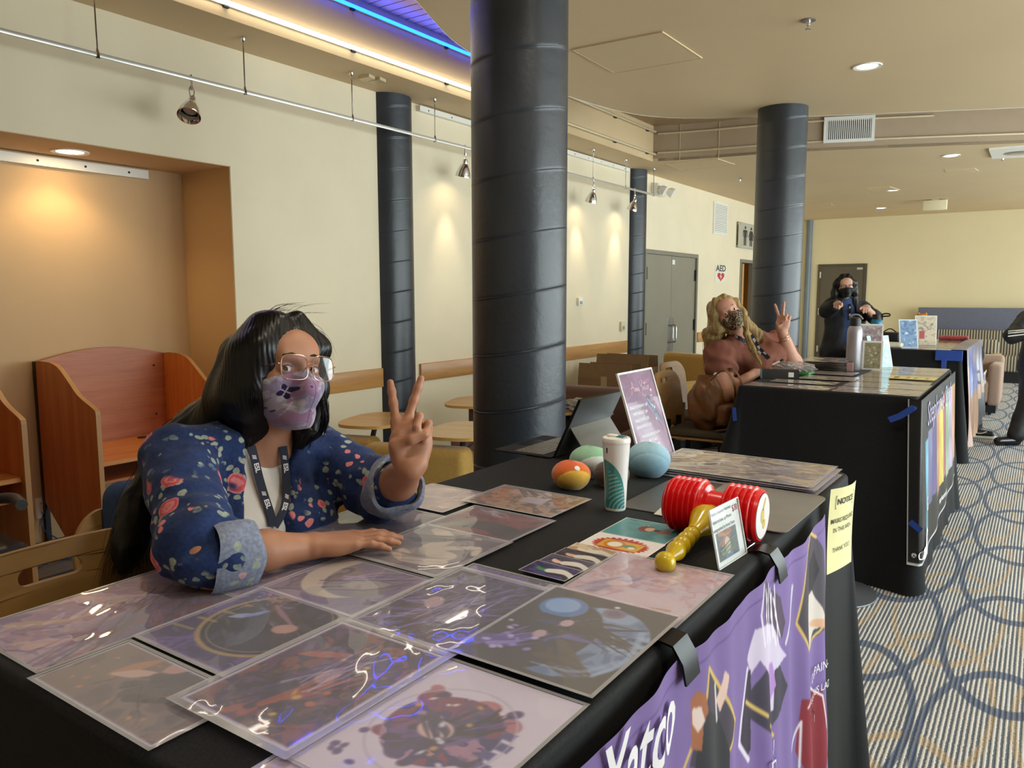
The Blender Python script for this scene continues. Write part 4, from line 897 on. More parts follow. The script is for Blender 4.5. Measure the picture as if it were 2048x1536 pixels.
# small cards
def c1(w, h):
    a = Art(w, h, 1e-3, bg='4f8c92').flow(['4a868c', '5f9aa0', '3f7a82'], 3, 2, .6); a.disc(.5, .5, .12, '8a4a3a', ry=.13); a.disc(.55, .5, .07, 'e0b89c', ry=.09); a.leaf(.76, .48, .13, .09, 0, '9a4a44'); a.disc(.66, .5, .05, '3a3030'); a.dots(6, .008, .012, ['e8d870', 'c9d8a0'], 5, box=(.2, .6, .5, .8)); a.border(.015, 'eef0ee'); return a
def c2(w, h):
    a = Art(w, h, 1e-3, bg='f0eef0'); g = np.random.default_rng(4)
    for k in range(26): an = k/26*6.28; a.leaf(.5+.3*math.cos(an), .34+.2*math.sin(an), .1, .045, an, 'c0382e')
    a.rect(.22, .18, .8, .5, 'd9b23c'); a.disc(.42, .34, .1, 'f4f0ea'); a.disc(.42, .34, .12, None); a.ring(.42, .34, .13, .04, 'c9862e'); a.disc(.63, .34, .1, '6a8a70', ry=.06); a.disc(.68, .3, .05, 'efeae4'); a.border(.02, 'ffffff'); return a
def cs(k):
    pal = [('d8c8b0', 'b09070', 'e8d4c4'), ('4a4250', '2c2830', 'd8b0a0'), ('3c3848', '57506a', 'e0bcae'), ('342c4c', '4c4478', '3f8a5a')][k]
    def f(w, h):
        a = Art(w, h, 1.2e-3, bg=pal[0]).flow([pal[0], pal[1], pal[0]], 5+k, 3, 1); a.disc(.35, .35, .16, pal[2], ry=.13); a.strands(10, (.1, .5), (.5, .4), (.2, .2), .07, [pal[1], pal[0]], k); a.rib([(.5, .3), (.7, .35), (.95, .2)], .2, .26, 'd8d4d2'); a.rib([(.55, .15), (.8, .2), (.95, .1)], .1, .12, '33313a'); a.border(.012, 'f4f2f0'); return a
    return f
art_print('small teal card with a brown round figure beside the squeaky hammer', (-0.742, 1.405), (1, .0), .148, .128, c1, 0, False)
art_print('small white card with red and yellow sunburst under the hammer handle', (-0.742, 1.300), (1, 0), .150, .104, c2, 0, False)
for k, (yy, lb) in enumerate(((1.250, 'pale blond toned card, farthest of four fanned cards'), (1.205, 'dark haired toned card, second farthest of the four fanned cards'), (1.155, 'grey violet card, second nearest of the four fanned cards'), (1.102, 'indigo and green card, nearest of the four fanned cards'))):
    art_print(lb, (-0.745, yy), (1, -0.02), .098, .062, cs(k), 1+k, False, 'four fanned cards')
# ================================================================== THINGS ON THE FRONT TABLE
# ---- banner
BX = T1[1]+0.012
def ban(y, z, lift=0.0):
    y = np.asarray(y, float); z = np.asarray(z, float); v = np.clip((0.955-z)/0.65, 0, 1)
    f = (.009*np.sin(y*23+1)+.007*np.sin(y*41+.5+z*2)+.004*np.sin(y*67+z*5))*(0.25+v)
    return np.stack([BX+.016+f+.02*v+lift, y, z], -1)
def ztop(y): return 0.958-0.012*np.abs(np.sin((y-.98)*PI/.45))-.0*y
bt = thing('purple_banner', 'long purple cloth banner with gold diamond frames hung along the front table', 'banner', (BX+.016, 1.2, .6))
YA, YE = 0.35, 1.93
us = np.linspace(0, 1, 800); vs = np.linspace(0, 1, 260); U, VV = np.meshgrid(us, vs, indexing='ij')
def yend(v): return 1.865+.06*v+.01*np.sin(v*9)
Yg = YA+(yend(VV)-YA)*U; Zg = ztop(Yg)-VV*(ztop(Yg)-.305)
bc = np.ones(U.shape+(3,))*hexc('806aa6'); nb = fbm(Yg*6, Zg*6, 3)[..., None]; bc = bc*(0.93+.14*nb)
hem = (np.abs(ztop(Yg)-Zg-.028) < .0016)[..., None]; bc = np.where(hem, hexc('5f4788'), bc)
sh = np.clip((Yg-1.78)/.1, 0, 1)[..., None]; bc = bc*(1-sh*.0)
def inpoly(P):
    P = np.array(P); ins = np.zeros(Yg.shape, bool); n = len(P)
    for i in range(n):
        a, b = P[i], P[(i+1) % n]; c = (a[1] > Zg) != (b[1] > Zg); xx = (b[0]-a[0])*(Zg-a[1])/(b[1]-a[1]+1e-12)+a[0]; ins ^= c & (Yg < xx)
    return ins
def bpx(pts): return [tuple(atX(x, y, BX+.02)[1:]) for x, y in pts]
def bfill(pts, h, al=1.0, world=False):
    global bc
    m = inpoly(pts if world else bpx(pts))[..., None]*al; bc = bc*(1-m)+hexc(h)*m
def bline(pts, w, h, world=False):
    P = np.array(pts if world else bpx(pts)); d = np.full(Yg.shape, 9.0)
    for a, b in zip(P[:-1], P[1:]):
        ab = b-a; t = np.clip(((Yg-a[0])*ab[0]+(Zg-a[1])*ab[1])/(ab@ab+1e-12), 0, 1); d = np.minimum(d, np.hypot(Yg-a[0]-t*ab[0], Zg-a[1]-t*ab[1]))
    global bc
    m = np.clip(1-(d-w/2)/.002, 0, 1)[..., None]; bc = bc*(1-m)+hexc(h)*m
# three diamond panels with plain generic figures
bfill([(1408, 1395), (1417, 1336), (1440, 1378), (1461, 1421), (1472, 1441), (1461, 1473), (1436, 1536), (1380, 1536)], '4a4250')
bline([(1370, 1545), (1390, 1480), (1409, 1392), (1417, 1336), (1437, 1366), (1461, 1421), (1472, 1441), (1461, 1473), (1440, 1530)], .006, 'd9b86a')
bfill([(1396, 1445), (1415, 1420), (1440, 1440), (1452, 1500), (1450, 1545), (1388, 1545)], '33333a'); bfill([(1386, 1400), (1396, 1382), (1408, 1388), (1410, 1420), (1402, 1445), (1398, 1500), (1384, 1500)], 'a86a4a'); bfill([(1388, 1418), (1400, 1412), (1404, 1440), (1394, 1466), (1387, 1450)], 'e8d2cc')
bfill([(1434, 1400), (1444, 1368), (1449, 1342), (1453, 1345), (1456, 1352), (1450, 1390), (1440, 1425)], 'e3c2b6'); bline([(1432, 1370), (1434, 1440)], .006, 'd9d4d8')
bfill([(1497, 1400), (1520, 1340), (1534, 1300), (1555, 1310), (1572, 1370), (1560, 1420), (1530, 1470), (1495, 1430)], '3f3a4c')
bfill([(1525, 1185), (1532, 1160), (1545, 1180), (1565, 1195), (1572, 1245), (1566, 1275), (1545, 1290), (1526, 1290)], '5a4a62'); bfill([(1512, 1260), (1530, 1245), (1548, 1250), (1560, 1290), (1572, 1310), (1560, 1330), (1548, 1340), (1545, 1420), (1526, 1430), (1528, 1350), (1515, 1320), (1505, 1350), (1500, 1320)], 'd8cce6')
bfill([(1526, 1330), (1545, 1325), (1550, 1370), (1540, 1400), (1528, 1390)], 'b48ad0'); bfill([(1484, 1480), (1492, 1400), (1500, 1345), (1505, 1340), (1503, 1420), (1500, 1500), (1492, 1520)], '3a3242'); bline([(1500, 1340), (1486, 1440), (1481, 1490), (1497, 1520)], .008, 'e4dcee')
for k in range(9): bline([(1522+5*k, 1290-8*(k % 3)), (1520+4*k+6*(k % 2), 1230), (1528+3*k, 1170+9*(k % 4))], .004, 'efe8f6')
bline([(1590, 1175), (1583, 1240), (1572, 1285)], .010, 'd9d2de'); bline([(1496, 1405), (1519, 1427)], .006, 'd9b86a'); bline([(1522, 1445), (1544, 1470)], .006, 'd9b86a')
bfill([(1625, 1067), (1638, 1075), (1648, 1100), (1652, 1160), (1650, 1240), (1610, 1316), (1593, 1247), (1606, 1150)], '4b4550'); bline([(1638, 1075), (1625, 1067), (1606, 1150), (1593, 1247), (1609, 1318), (1636, 1262), (1650, 1225)], .006, 'd9b86a')
bfill([(1616, 1190), (1628, 1180), (1641, 1215), (1647, 1240), (1630, 1262), (1617, 1300), (1606, 1300), (1610, 1250)], 'd9cfc8'); bfill([(1616, 1246), (1640, 1236), (1648, 1242), (1646, 1254), (1622, 1254)], 'd9aa8a'); bfill([(1618, 1130), (1634, 1100), (1640, 1140), (1630, 1182), (1618, 1180)], '2c2832')
bfill([(1592, 1395), (1620, 1385), (1634, 1378), (1640, 1460), (1630, 1536), (1590, 1536), (1584, 1500)], '8c2f3a'); bfill([(1600, 1400), (1622, 1400), (1624, 1450), (1612, 1500), (1600, 1480)], '2c2026'); bline([(1596, 1410), (1604, 1384), (1612, 1400), (1622, 1376), (1634, 1388), (1636, 1450)], .004, 'efe6ea'); bline([(1578, 1500), (1590, 1440), (1586, 1530)], .005, 'e8e2ea')
_p = np.pad(bc, ((1, 1), (1, 1), (0, 0)), 'edge'); bc = (_p[:-2, 1:-1]+_p[2:, 1:-1]+_p[1:-1, :-2]+_p[1:-1, 2:]+2*bc)/6
PT = ban(Yg, Zg); i, j = np.meshgrid(np.arange(799), np.arange(259), indexing='ij'); q = (i*260+j).ravel()
fast_mesh('banner_cloth', PT.reshape(-1, 3), np.c_[q, q+1, q+261, q+260], M_fabric_print, bt, True, 180, s2l(np.clip(bc, 0, 1)).reshape(-1, 3))
M_ink_w = mat('white_ink', 'f4f1f6', .6); M_ink_k = mat('dark_ink', '2a2a2c', .7)
def bfn(y0, z0, sl=0.0): return lambda x, y: ban(y0+x, z0+y+sl*x, .007)
for wd, yy in (('Anne', .70), ('Yatco', .955)):
    m_ = MB(); put_text(m_, wd, .135, bfn(yy, .893, .0), 0, 0, .72, shear=.35, bold=.012, sub=.012, align='RIGHT'); m_.build('script_word', M_ink_w, bt, world=True)
for wd, px_, py_, sz, al in (('DUPAIN-', 1640, 1320, .031, 'RIGHT'), ('MIRACULOUS LAD', 1640, 1358, .025, 'RIGHT'), ('DEN', 1527, 1512, .045, 'CENTER'), ('JIN', 1532, 1534, .03, 'CENTER')):
    m_ = MB(); p = atX(px_, py_, BX+.02); put_text(m_, wd, sz, bfn(p[1], p[2]), 0, 0, .92, sub=.01, align=al); m_.build('name_lettering', M_ink_w, bt, world=True)
# ---- binder clips
M_clip = mat('black_clip_metal', '151517', .3, .5)
def binder(label, px, py):
    p = atX(px, py, BX); y = p[1]; t = thing('binder_clip', label, 'binder clip', (T1[1], y, T-.01)); w = .026
    prof = [(-.030, T+.004), (-.008, T+.0095), (.012, T+.006), (.028, T-.018), (.034, T-.048), (.031, T-.048), (.024, T-.020), (.010, T+.003), (-.008, T+.006), (-.030, T+.001)]
    MB().prism([(T1[1]+a+.006, b) for a, b in prof], y-w, y+w, lambda q: (q[0], q[2], q[1])).build('jaw', M_clip, t, world=True)
    MB().tube(spline([(T1[1]-.03, y-w+.003, T+.006), (T1[1]-.028, y+w-.003, T+.006)], 6), .0022, 8).build('wire', M_chrome, t, world=True)
binder('black binder clip on the table edge beside the dark blue moon print', 1352, 1290); binder('black binder clip on the table edge under the red squeaky hammer', 1542, 1085)
# ---- notice hung at the table corner
def notice_art(w, h): return Art(w, h, 3e-3, bg='efe9b0')
no = V(-.398, 1.934, .786); nex = V(math.sin(math.radians(12)), math.cos(math.radians(12)), 0); NW, NHH = .140, .214
def nfn(x, y, lift=0.0):
    x = np.asarray(x); y = np.asarray(y); b = .010*np.sin(x/NW*3.0)*(.3+y/NHH)+.012*(y/NHH-.5)**2
    n = np.cross(nex, (0, 0, 1)); return no+np.outer(x, nex)+np.outer(y+.0*x, (0, 0, 1))+np.outer(b+lift, n)
nt_ = thing('notice_paper', 'yellow paper notice about masks hung at the corner of the front table', 'notice', no)
art_grid(Art(NW, NHH, 5e-3, bg='f2ecb4'), nfn, 'sheet', nt_, vmat('notice_sheet', .8, .2))
m_ = MB(); L = lambda x, y: nfn(x, y, .0012)
put_text(m_, 'NOTICE', .021, L, .070, .178, 1.1, bold=.02); put_text(m_, 'MASKS REQUIRED', .0165, L, .070, .130, .92, bold=.01); put_text(m_, 'IN THIS AREA.', .0165, L, .070, .106, .95); put_text(m_, 'THANK YOU!', .0165, L, .070, .055, .95)
for y in (.162, .194): stroke(m_, [(.022, y), (.118, y)], .0016, L)
for x in (.022, .118): stroke(m_, [(x, .162), (x, .194)], .0016, L)
m_.build('lettering', M_ink_k, nt_, world=True)
# ---- price sign in a clear stand
so = V(-.911, 2.214, T+.001); sex = unit(V(.0, -1, 0)); st_ = math.radians(18); sey = V(-math.sin(st_), 0, math.cos(st_)); SW, SH = .235, .285
so = V(-.911, 2.222, T+.001)
# the reader stands at +x looking toward -x: left of the text is at -y
so = V(-.911, 1.982, T+.001); sex = V(0, 1, 0)
sg = thing('price_sign', 'pink and plum autograph price sign in a clear slanted stand', 'sign', so+sex*SW/2)
def sart(w, h):
    a = Art(w, h, 1.1e-3, bg='8a5a7c').flow(['7a4c70', '936083', '84547a', 'a06a90'], 3, 3, 1.1); m = np.clip(.6-a.Y/a.a*.9, 0, 1); a.mix(m*.45, 'b884a4')
    a.strands(60, (.5, 1.15), (.6, 1.05), (1.0, .3), .006, ['a98ab4', 'c0a2c4', '8c6a94'], 3, .05, .45); a.strands(14, (.66, .8), (.9, .5), (.14, .1), .035, ['4a4468', '2f2c40', '7c8ac0', 'd8d6ea'], 4, .1); a.dots(16, .008, .03, ['e8e6f2', 'c08a70', '3a3850'], 5, box=(.6, .55, .85, .95)); a.rib([(.82, .5), (.88, .4), (.9, .3)], .03, .005, '3a3850')
    a.poly([(0, .2), (.14, .36), (.3, .27), (.12, .16), (0, .14)], 'c79a98', .7); a.poly([(.12, .05), (.4, .25), (.62, .12), (.4, 0)], 'efe0c0', .9); return a
snrm = np.cross(sex, sey)
fr_ = lambda x, y, l=0.0: so+np.outer(x, sex)+np.outer(y, sey)+snrm*l
m = .006
art_grid(sart(SW-2*m, SH-2*m), lambda x, y: fr_(x+m, y+m), 'insert', sg)
e = MB()
for x0, y0, x1, y1 in ((0, 0, SW, m), (0, SH-m, SW, SH), (0, m, m, SH-m), (SW-m, m, SW, SH-m)): e.prism([(x0, y0), (x1, y0), (x1, y1), (x0, y1)], -.003, .003, frame(so, sex, sey, snrm))
e.build('border', mat('white_acrylic_edge', 'f3f1f2', .2), sg, world=True)
f = MB(); f.prism([(0, 0), (SW, 0), (SW, SH), (0, SH)], .0032, .0052, frame(so, sex, sey, snrm)); f.prism([(0, -.004), (SW, -.004), (SW, -.001), (0, -.001)], 0, .075, frame(so-V(0.0, 0, 0)+V(0, 0, .004), sex, V(0, 0, 1), V(1, 0, 0)))
f.build('acrylic', film_mat('clear_acrylic', .03, .01, 'f8fafa', .22), sg, world=True)
m_ = MB(); S = lambda x, y: fr_(x, y, .0008)
lines = [('SINGLE AUTOGRAPH | $40', .178), ('WRITE REQUEST | $40', .158), ('SINGLE PHOTO | $30', .138), ('ADD-ON PHOTO | $10', .118)]
for s_, y in lines: put_text(m_, s_, .0128, S, .082, y, .78, bold=.015)
for s_, y in (('PRICES INCLUDE AUTOGRAPH', .089), ('PRINTS | $40', .071), ('PHOTOS | $20-$30', .054), ('ADD-ON | $10', .037)): put_text(m_, s_, .0118, S, .115, y, .78, bold=.012)
put_text(m_, '$20', .011, S, .175, .014, .8)
m_.build('price_lettering', M_ink_w, sg, world=True)
m_ = MB()
for pts in ([(.058, .216), (.066, .226), (.078, .252), (.080, .240), (.081, .222)], [(.060, .233), (.072, .236), (.088, .234)], [(.086, .224), (.088, .232), (.087, .222), (.091, .231), (.094, .231), (.094, .222)], [(.097, .231), (.098, .222), (.101, .231), (.104, .231), (.105, .222)], [(.108, .226), (.114, .229), (.112, .232), (.108, .228), (.111, .222), (.118, .225)], [(.126, .252), (.131, .236), (.136, .234)], [(.147, .254), (.138, .236), (.130, .212), (.127, .206)], [(.148, .232), (.143, .230), (.143, .223), (.148, .227), (.150, .232), (.150, .222), (.154, .224)], [(.162, .250), (.156, .228), (.159, .222), (.163, .226)], [(.150, .241), (.172, .243)], [(.171, .232), (.166, .230), (.166, .223), (.172, .223)], [(.178, .232), (.174, .228), (.176, .222), (.181, .226), (.178, .232), (.186, .231)]): stroke(m_, spline(pts, 20), .0021, S)
m_.build('signature', mat('pink_ink', 'f4c6d6', .5), sg, world=True)
# ---- convertible tablet computer
B = at(1178, 893); tb = thing('tablet_computer', 'dark tablet computer with kickstand and keyboard at the far table corner', 'computer', B)
hx = B[0]; y0, y1 = B[1]-.0, B[1]+.05
y0 = 1.985; y1 = 2.262; lean = unit(V(.098, 0, .205)); F = frame((hx, y0, T+.006), (0, 1, 0), lean, np.cross((0, 1, 0), lean))
M_tab = mat('graphite_metal', '2a2c30', .35, .7); M_tabback = mat('platinum_back', '8b8f90', .4, .5)
s = MB(); bmh = [(0, 0), (y1-y0, 0), (y1-y0, .20), (0, .20)]; s.prism(bmh, -.0045, .0045, F); s.build('screen_body', M_tab, tb, world=True)
MB().prism([(.012, .014), (y1-y0-.012, .014), (y1-y0-.012, .19), (.012, .19)], -.0052, -.0046, F).build('screen_glass', mat('screen_glass', '0b0c0e', .06), tb, world=True)
MB().prism([(.0, .0), (y1-y0, .0), (y1-y0, .2), (0, .2)], .0046, .0052, F).build('back_panel', M_tabback, tb, world=True)
kk = V(hx, y0, T+.006)+lean*.10; kd = unit(V(.07, 0, -(kk[2]-T))); F2 = frame(kk+V(.006, .01, 0), (0, 1, 0), kd, np.cross((0, 1, 0), kd)); kl = (kk[2]-T)/abs(kd[2])-.002
MB().prism([(0, 0), (y1-y0-.02, 0), (y1-y0-.02, kl), (0, kl)], -.0012, .0012, F2).build('kickstand', M_tabback, tb, world=True)
kb = MB(); kb.rbox(hx-.215, y0-.02, T+.001, hx-.004, y1, T+.007, .002, 1); kb.build('keyboard_base', mat('keyboard_felt', '17181a', .7), tb, world=True)
key = None; M_key = mat('keycap_black', '77736a', .25)  # dark keys coloured paler to paint in their window glare
for r in range(6):
    for c in range(13):
        k0 = hx-.028-.0185*r-.016; c0 = y0-.008+.0208*c
        if key is None: key = MB().rbox(-.0080, -.0090, 0, .0080, .0090, .0022, .0008, 1).build('key', M_key, tb); me_k = key.data; key.matrix_parent_inverse = wmat(tb).inverted(); key.location = (k0, c0+.010, T+.0068)
        else:
            o = bpy.data.objects.new('key', me_k); COL.objects.link(o); o.parent = tb; o.matrix_parent_inverse = wmat(tb).inverted(); o.location = (k0, c0+.010, T+.0068)
MB().rbox(hx-.205, y0+.09, T+.0072, hx-.148, y0+.19, T+.0078, .0002, 1).build('touchpad', mat('touchpad', '222326', .3), tb, world=True)
# ---- tumbler
tp = at(1233, 1024)+V(-.012, .018, 0); tm = thing('tumbler', 'tall white tumbler with teal fan pattern on the front table', 'tumbler', tp)
prof = [(.001, .0), (.0225, .0), (.024, .003), (.0245, .01), (.0265, .06), (.029, .11), (.0315, .155), (.032, .160)]
zs = np.linspace(0.001, .160, 110); rr = np.interp(zs, [b for a, b in prof[1:]], [a for a, b in prof[1:]]); na = 260; an = np.linspace(0, 2*PI, na, endpoint=False)
A_, Z_ = np.meshgrid(an, zs, indexing='ij'); camA = math.atan2(-tp[1], -tp[0]); th = (A_-camA+PI) % (2*PI)-PI
teal = (th > -1.55+0*Z_) & (Z_ > .006) & (th < .95) & (Z_ < .125-.0385*(th+1.3)**1.3) if False else None
u = (th+1.2)/2.2; teal = (u > 0.0) & (u < 1) & (Z_ > .008) & (Z_ < .122*np.sqrt(np.clip(1-u**2.2, 0, 1)))
rng_ = np.hypot((u-.98)*.052, Z_-.0)*1.0; ln = (np.abs(((np.hypot((u-1.02)*.050, (Z_-.004))) % .0085)-.0042) < .0011) & (u > .25) & (Z_ < .098*np.sqrt(np.clip(1-((u-.15)/.85)**2, 0, 1)))
col = np.where(teal[..., None], hexc('3f9090'), hexc('efecec')); col = np.where((teal & ln)[..., None], hexc('a9c4c4'), col)
v = np.stack([rr*np.cos(A_), rr*np.sin(A_), Z_], -1); i, j = np.meshgrid(np.arange(na), np.arange(109), indexing='ij'); q = (i*110+j).ravel(); q2 = (((i+1) % na)*110+j).ravel()
fast_mesh('body', v.reshape(-1, 3), np.c_[q, q2, q2+1, q+1], vmat('glossy_painted_steel', .22, .5, .4), tm, False, 180, s2l(col).reshape(-1, 3))
MB().lathe([(.001, .0005), (.0225, .0005)], 40, cap=False).build('bottom', M_white, tm)
Mlid = mat('white_lid_plastic', 'f2f0ee', .25)
MB().lathe([(.0318, .158), (.0328, .160), (.0328, .167), (.031, .171), (.012, .173), (.001, .173)], 48).build('lid', Mlid, tm)
l_ = MB()
for k in range(4):
    l_.tube(spline([(.004+.005*k, -.010, .173), (.009+.005*k, .0, .1765), (.004+.005*k, .010, .173)], 10), .0014, 6)
l_.build('lid_fins', mat('teal_rubber', '3c7f86', .5), tm); MB().rbox(-.022, -.009, .172, .002, .009, .177, .003, 2).build('flip_tab', Mlid, tm)
sl = V(math.cos(camA-.75), math.sin(camA-.75)); MB().tube([(sl[0]*.0300, sl[1]*.0300, .138), (sl[0]*.0312, sl[1]*.0312, .150)], .0018, 8).build('slot', M_dark, tm)
# ---- plush balls (plain generic cushions)
def plush(label, p, r, pal, seam=True, sq=(1, 1, .78), spot=None, belly=None, ang=0.0):
    t = thing('plush_ball', label, 'plush toy', (p[0], p[1], T)); na, nb = 72, 44; an = np.linspace(0, 2*PI, na, endpoint=False); el = np.linspace(-PI/2+.02, PI/2-.02, nb); A, E = np.meshgrid(an, el, indexing='ij')
    R = r*(1+.03*np.cos(2*A+ang)+.02*np.sin(E*3)); x = R*np.cos(E)*np.cos(A)*sq[0]; y = R*np.cos(E)*np.sin(A)*sq[1]; z = R*np.sin(E)*sq[2]; flat = np.maximum(z, -r*sq[2]*.86)
    ca = math.atan2(-p[1], -p[0])+ang; th = (A-ca+PI) % (2*PI)-PI
    s1 = np.abs(np.sin(E)*1.25-.35-.75*np.cos(th)*np.cos(E)*-1) ; bl = (np.cos(th)*np.cos(E)-np.sin(E)*.55) ; d = bl-.52
    dent = np.exp(-(d/.035)**2)*r*.035; k = 1-dent/r; x, y, flat = x*k, y*k, flat*k
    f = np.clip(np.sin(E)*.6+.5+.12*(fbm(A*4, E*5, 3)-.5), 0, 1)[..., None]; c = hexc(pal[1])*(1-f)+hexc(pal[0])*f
    if belly: c = np.where((d > 0)[..., None], hexc(belly)*(.92+.12*f), c)
    c = np.clip(c*(1+.10*(fbm(A*14, E*18, 8)-.5))[..., None], 0, 1)
    V_ = np.stack([x, y, flat+r*sq[2]*.86+.002], -1); i, j = np.meshgrid(np.arange(na), np.arange(nb-1), indexing='ij'); q = (i*nb+j).ravel(); q2 = (((i+1) % na)*nb+j).ravel()
    fa = np.c_[q, q2, q2+1, q+1]; vv = np.vstack([V_.reshape(-1, 3)])
    fast_mesh('cover', vv, fa, vmat('plush_fabric', .95, .1, sheen=.4, bump=.25, bscale=700), t, False, 180, s2l(c).reshape(-1, 3))
    cap = MB(); top_i = [k*nb+nb-1 for k in range(na)]; cap.add(vv[top_i], [tuple(range(na))]); bot = [k*nb for k in range(na)][::-1]; cap.add(vv[bot], [tuple(range(na))]); cap.build('stitched_ends', mat('plush_end_%s' % pal[0], pal[0], .95), t)
    if spot:
        for dth, el_ in spot:
            a_ = ca+dth; n = V(math.cos(el_)*math.cos(a_), math.cos(el_)*math.sin(a_), math.sin(el_)); n2 = V(n[0]*sq[0], n[1]*sq[1], n[2]*sq[2]); P = n2*r*1.02+V(0, 0, r*sq[2]*.86+.002)
            g = unit(V(n[0]/sq[0], n[1]/sq[1], n[2]/sq[2])); Fm = fr_dir(P, g); MB().lathe([(.00001, .0015), (r*.14, .001), (r*.165, -.002)], 20, Fm, cap=False).build('felt_patch', mat('pale_felt', 'e6e2e0', .9), t)
    return t
plush('orange and yellow plush ball with a pale dot, nearest the prints', V(-.977, 1.690), .050, ('d8602a', 'd9a13a'), spot=[(.15, .72)], belly='dcb04a', ang=.25)
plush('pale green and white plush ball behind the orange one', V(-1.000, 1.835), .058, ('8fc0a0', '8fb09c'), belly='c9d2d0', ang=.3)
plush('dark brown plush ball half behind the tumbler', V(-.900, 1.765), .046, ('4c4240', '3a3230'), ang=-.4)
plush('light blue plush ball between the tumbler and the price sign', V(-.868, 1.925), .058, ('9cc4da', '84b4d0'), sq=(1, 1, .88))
# ---- poster stack, grey folders
stk = []
def gold_art(w, h):
    a = Art(w, h, 2.2e-3, bg='b09a78').flow(['c9b48a', '8f7a66', 'd9c79c', '6a5a58', 'b79a6c'], 17, 2.2, 1.6, stretch=(1, 2)); a.strands(20, (.3, .2), (.8, .4), (.6, .3), .02, ['e8dcc0', '5a4c50', '7d6f86'], 4); a.strands(10, (.2, .3), (.7, .2), (.5, .3), .008, ['f0ece4'], 6); a.poly([(.86, .52), (.93, .6), (.98, .54), (1.0, .62), (.88, .64)], 'd8b23a'); return a
def posters(lbs):
    for k, (lb, dx, dy, rz, art) in enumerate(lbs):
        a = rz; ex = V(math.cos(a), math.sin(a)); o = V(-.905+dx, 1.965+dy)
        art_print(lb, o, ex, .46, .295, art, 0, True, None, T+.001+k*.0055, rough=2.0, margin=.012, edge=True, name='poster')
plainp = lambda h: (lambda w, hh: Art(w, hh, 8e-3, bg=h))
posters([('poster at the bottom of the stack on the far table corner', .012, -.014, -.02, plainp('c9c2c8')), ('second lowest poster of the stack on the far table corner', .004, -.006, .012, plainp('b9b0b6')), ('second highest poster of the stack on the far table corner', .010, .0, -.01, plainp('d2ccd0')), ('gold and brown poster on top of the stack at the far table corner', 0, 0, .0, gold_art)])
def folder(label, pts, h, rough, z, r=.02, thick=.002):
    P = np.array(pts); t = thing('folder', label, 'folder', (P[:, 0].mean(), P[:, 1].mean(), T))
    out = []
    n = len(P)
    for i in range(n):
        a, b, c = P[i-1], P[i], P[(i+1) % n]; u, w = unit(a-b), unit(c-b)
        for s in np.linspace(0, 1, 7): out.append(tuple((1-s)**2*(b+u*r)+2*s*(1-s)*b+s*s*(b+w*r)))
    MB().prism(out, T+z, T+z+thick).build('cover', mat('folder_'+h, h, rough, var=.04, vscale=20), t, world=True); return t
folder('smooth dark grey folder lying between the tumbler and the poster stack', [(-.80, 1.60), (-.62, 1.60), (-.62, 1.96), (-.80, 2.02)], '55544f', .28, .001)
folder('light grey folder with rounded corner behind the squeaky hammer', [(-.655, 1.62), (-.412, 1.60), (-.405, 1.955), (-.66, 1.97)], '83827e', .35, .0035, .03)
folder('white sheet corner sticking out under the light grey folder', [(-.70, 1.585), (-.60, 1.585), (-.60, 1.68), (-.71, 1.66)], 'c9c6c0', .5, .0024, .004, .0008)
# ---- squeaky hammer
hm = thing('squeaky_hammer', 'red squeaky toy hammer with yellow handle on the front table', 'toy hammer', (-.53, 1.515, T))
Rh = .058; hz = T+Rh+.001; hy = 1.517; xr = -.436; Mr = mat('red_toy_plastic', 'e0141e', .25, coat=.4, sss=.0); My = mat('yellow_toy_plastic', 'e0c01c', .25, coat=.4, trans=.15)
Fh = frame((0, hy, hz), (0, 1, 0), (0, 0, 1), (1, 0, 0))
def bell(x0, x1, n):
    pr = []
    for k in range(n*10+1):
        s = k/(n*10); pr.append((Rh*(.925+.075*math.cos(s*n*2*PI+PI)), x0+(x1-x0)*s))
    return pr
h_ = MB(); R0 = Rh*.86
h_.lathe([(.001, xr-.196), (Rh*.80, xr-.196), (Rh*.90, xr-.190)]+bell(xr-.188, xr-.118, 6)+[(Rh*.82, xr-.112), (Rh*.62, xr-.108), (Rh*.60, xr-.078), (Rh*.82, xr-.074)]+bell(xr-.072, xr-.010, 5)+[(Rh*.93, xr-.006), (Rh*.86, xr), (.001, xr)], 56, Fh); h_.build('head', Mr, hm, world=True, smooth=50)
for s, lb in ((0, 'end_sticker'), (1, 'end_sticker')):
    x = xr+.0006 if s == 0 else xr-.1966; d = 1 if s == 0 else -1
    fn = (lambda X, Y: np.stack([np.full(len(X), x), hy+d*X, hz+Y], -1)); m_ = MB(); fan(m_, circ(0, 0, Rh*.80, n=40), fn); st = m_.build(lb, mat('sticker_white', 'efe9ea', .4), hm, world=True)
    if s == 0:
        fn2 = (lambda X, Y: np.stack([np.full(len(X), x+.0005), hy+X, hz+Y], -1)); r_ = MB(); stroke(r_, circ(0, 0, Rh*.80, n=40), .0014, fn2); r_.build('sticker_ring', M_ink_k, st, world=True)
        r_ = MB(); fan(r_, circ(-.002, .0, .011, .015), fn2); fan(r_, circ(.008, -.018, .009, .010), fn2); stroke(r_, spline([(.0, .012), (.008, .022), (.016, .034)], 8), .007, fn2); r_.build('yellow_shape', mat('sticker_yellow', 'd9c060', .5), st, world=True)
hk = V(xr-.094, hy, hz); he = V(-.533, 1.262, T+.0195); ax = unit(he-hk); L_ = np.linalg.norm(he-hk); Fk = fr_dir(hk, ax)
pr = [(.014, .0), (.022, .035), (.031, .055), (.032, .064), (.025, .085), (.0165, .11), (.0145, .125)]; z = .125
